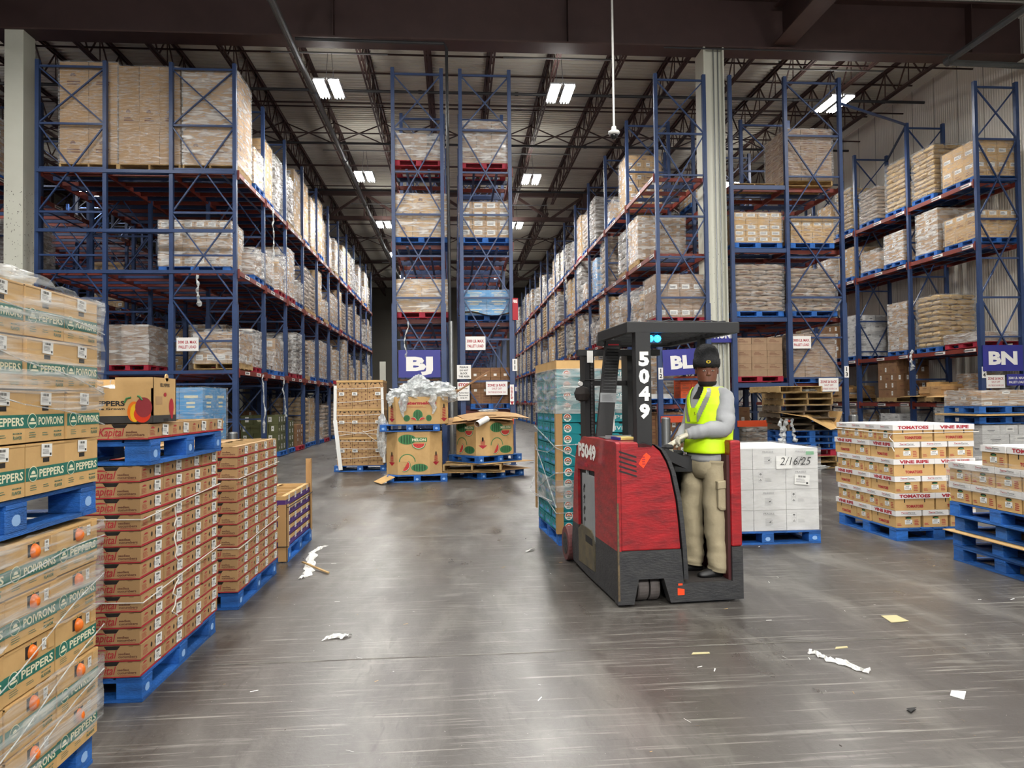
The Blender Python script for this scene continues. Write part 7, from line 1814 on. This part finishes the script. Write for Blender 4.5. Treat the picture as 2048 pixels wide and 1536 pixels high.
# vest: open at the neck and armholes
def vest_shell(z0, z1, off, m, a0=None, a1=None, nz=14, skip=None):
    mb = MB(); n = 144; prev = None; idx = []
    def rad(z):
        for (za, *A), (zb, *B) in zip(TR_, TR_[1:]):
            if za <= z <= zb: t = (z - za) / (zb - za); return [x + (y - x) * t for x, y in zip(A, B)]
        return TR_[-1][1:]
    rows_ = []
    for k in range(nz + 1):
        z = z0 + (z1 - z0) * k / nz; a, b, x, fo = rad(z)
        flare = 0.012 * max(0, (1.15 - z) / 0.25)
        rows_.append((z, ring(Vector((x, 0, z + (0.006 * math.sin(k) if k == 0 else 0))), Fd, Wd, a + off + flare, b + off + flare, n, 2.3, fold=0.012 if z < 1.3 else 0.006, seed=2.0 + z * 3)))
    base = 0
    for z, r_ in rows_: mb.v += [tuple(p) for p in r_]
    mi = mb.mi(m)
    for k in range(nz):
        zc = (rows_[k][0] + rows_[k + 1][0]) / 2
        for j in range(n):
            ang = math.degrees(2 * math.pi * (j + 0.5) / n); ang = ang - 360 if ang > 180 else ang
            if skip and skip(ang, zc): continue
            if a0 is not None and not (a0 <= ang <= a1): continue
            mb.f.append((k * n + j, k * n + (j + 1) % n, (k + 1) * n + (j + 1) % n, (k + 1) * n + j)); mb.m.append(mi)
    return mb
def vskip(ang, z):
    if z > 1.30 and abs(ang) < (z - 1.33) * 135 + 2: return True          # the V at the neck
    if z > 1.27 and 72 < abs(ang) < 108 and z < 1.43: return True        # armholes
    return False
vb = vest_shell(0.985, 1.525, 0.014, VEST, skip=vskip, nz=64)
vo = vb.build('safety_vest', PE, smooth=True); so = vo.modifiers.new('solid', 'SOLIDIFY'); so.thickness = 0.004
vest_shell(1.175, 1.225, 0.0185, REFL, skip=vskip, nz=3).build('silver_band', vo, smooth=True)
for s in (-1, 1):
    v2 = vest_shell(1.24, 1.515, 0.0185, REFL, nz=44, skip=lambda a, z, s=s: not ((z - 1.33) * 135 + 16 < a * s < (z - 1.33) * 135 + 30 and a * s < 70)); v2.build('silver_strap', vo, smooth=True)
mb = MB(); p_ = Vector((0.0, 0, 1.30)) + Fd * 0.158 + Wd * 0.06; mb.text('JL', p_ + Fd * 0.006, Wd, Z_, 0, 0, 0.022, INK, 0.0); mb.build('pocket_mark', vo)
mb = MB(); mb.rings([[Vector((0.0, 0, z)) + Fd * (0.163 + 0.002) + Wd * x for x in (0.015, 0.05, 0.095)] for z in (1.24, 1.30, 1.355)], VEST, cap=False, close=False); mb.build('chest_pocket', vo, smooth=True)
# trousers
mb = MB(); rings = []
for k, (z, a, b) in enumerate(((0.78, .12, .165), (0.84, .145, .185), (0.9, .15, .185), (0.96, .145, .175), (0.975, .135, .165))): rings.append(ring(Vector((0.015, 0, z)), Fd, Wd, a, b, 28, 2.4, fold=.02, seed=k))
mb.rings(rings, KHAKI)
limb(mb, [hipN + Vector((0, 0, 0.02)), hipN.lerp(knN, 0.4), knN, knN.lerp(anN, 0.5), anN + Vector((-0.005, -0.01, 0.05)), anN + Vector((-0.01, 0, -0.035))], [.125, .122, .108, .100, .098, .090], KHAKI, 22, 0.04, 2, sub=6)
limb(mb, [hipF + Vector((0, 0, 0.02)), hipF.lerp(knF, 0.4), knF, knF.lerp(anF, 0.5), anF + Vector((0, 0, 0.05)), anF + Vector((-0.01, 0, -0.03))], [.12, .118, .102, .095, .092, .085], KHAKI, 20, 0.045, 7, sub=6)
tr_ = mb.build('cargo_trousers', PE, smooth=True)
mb = MB(); c = hipN.lerp(knN, 0.62) + Vector((0.03, -0.115, 0.0)); rings = []
for y, sx, sz in ((0.02, .085, .11), (-0.018, .085, .108), (-0.026, .07, .09)):
    rings.append([c + Vector((sx * x, y, sz * z)) for x, z in ((-1, -0.8), (-0.75, -1), (0.75, -1), (1, -0.8), (1, 0.9), (0.9, 1), (-0.9, 1), (-1, 0.9))])
mb.rings(rings, KHAKI); mb.build('cargo_pocket', tr_, smooth=False, bevel=0.006)
mb = MB(); rings = []
for y, sx, sz in ((0.015, .092, .03), (-0.03, .092, .03), (-0.036, .085, .024)): rings.append([c + Vector((sx * x, y, sz * z + 0.105 + 0.012 * x)) for x, z in ((-1, -1), (0, -1.3), (1, -1), (1, 1), (-1, 1))])
mb.rings(rings, KHAKI); mb.build('pocket_flap', tr_)
# shoes
def shoe(a, d, nm):
    d = Vector(d).normalized(); s = Vector((-d.y, d.x, 0)); mb = MB(); rings = []
    for t, w_, h0, h1 in ((-0.075, .028, .012, .06), (-0.06, .036, 0.0, .085), (-0.02, .038, 0.0, .095), (0.04, .040, 0.0, .085), (0.1, .045, 0.0, .062), (0.15, .044, 0.0, .05), (0.185, .034, .004, .042), (0.2, .015, .012, .03)):
        o = Vector((a.x, a.y, 0)) + d * t; rings.append([o + s * (w_ * x) + Z_ * (h0 + (h1 - h0) * z) for x, z in ((-1, 0.05), (-1, 0.45), (-0.7, 0.9), (0, 1), (0.7, 0.9), (1, 0.45), (1, 0.05), (0, 0))])
    mb.rings(rings, SHOE); o = mb.build(nm, PE, smooth=True)
shoe(anN, (-1, -0.12, 0), 'shoe'); shoe(anF, (-1, 0.05, 0), 'shoe')
# gloved hands: palm, four curled fingers of different length, thumb from the side
def hand(wr, ha, up, side, nm, curl=1.0):
    d = (ha - wr).normalized(); side = Vector(side); side = (side - d * side.dot(d)).normalized(); n_ = d.cross(side)
    if n_.z < 0: n_ = -n_
    mb = MB(); rings = []
    for t, a, b in ((-0.03, .030, .026), (0.0, .030, .022), (0.03, .036, .018), (0.065, .041, .017), (0.085, .040, .014)): rings.append([wr + d * t + side * (a * math.cos(q)) + n_ * (b * math.sin(q)) for q in [2 * math.pi * i / 14 for i in range(14)]])
    mb.rings(rings, GLOVE)
    for k, L in enumerate((0.068, 0.076, 0.072, 0.056)):
        o = wr + d * 0.078 + side * (0.029 - 0.0195 * k); pts = [o - d * 0.012, o + d * 0.012]; ang = 0.25; p = pts[-1]
        for f in (0.42, 0.32, 0.26):
            ang += 0.62 * curl; p = p + (d * math.cos(ang) - n_ * math.sin(ang)) * L * f; pts.append(p)
        mb.tube(pts, [.0105, .0105, .010, .0092, .0075], GLOVE, 8)
    o = wr + d * 0.02 + side * 0.028; mb.tube([o, o + side * 0.022 + d * 0.018 - n_ * 0.008, o + side * 0.028 + d * 0.045 - n_ * 0.02, o + side * 0.02 + d * 0.066 - n_ * 0.03], [.013, .0125, .011, .009], GLOVE, 8)
    mb.build(nm, PE, smooth=True)
hand(wrN + Vector((0.015, 0, 0)), haN, Z_, (0.1, 1, 0.1), 'glove'); hand(wrF, haF + Vector((-0.03, -0.02, -0.01)), Z_, (0.2, -1, 0), 'glove', 0.8)
mb = MB(); limb(mb, [wrN + Vector((0.03, 0, 0.003)), wrN + Vector((-0.005, 0, -0.001))], [.038, .040], GLOVE, 16, 0.0, 1, sub=2); limb(mb, [wrF + (elF - wrF).normalized() * 0.04, wrF], [.036, .034], GLOVE, 14, 0, 1, sub=2); mb.build('glove_cuff', PE, smooth=True)
for k_, (p_, d_) in LOADS.items(): p_.drop()
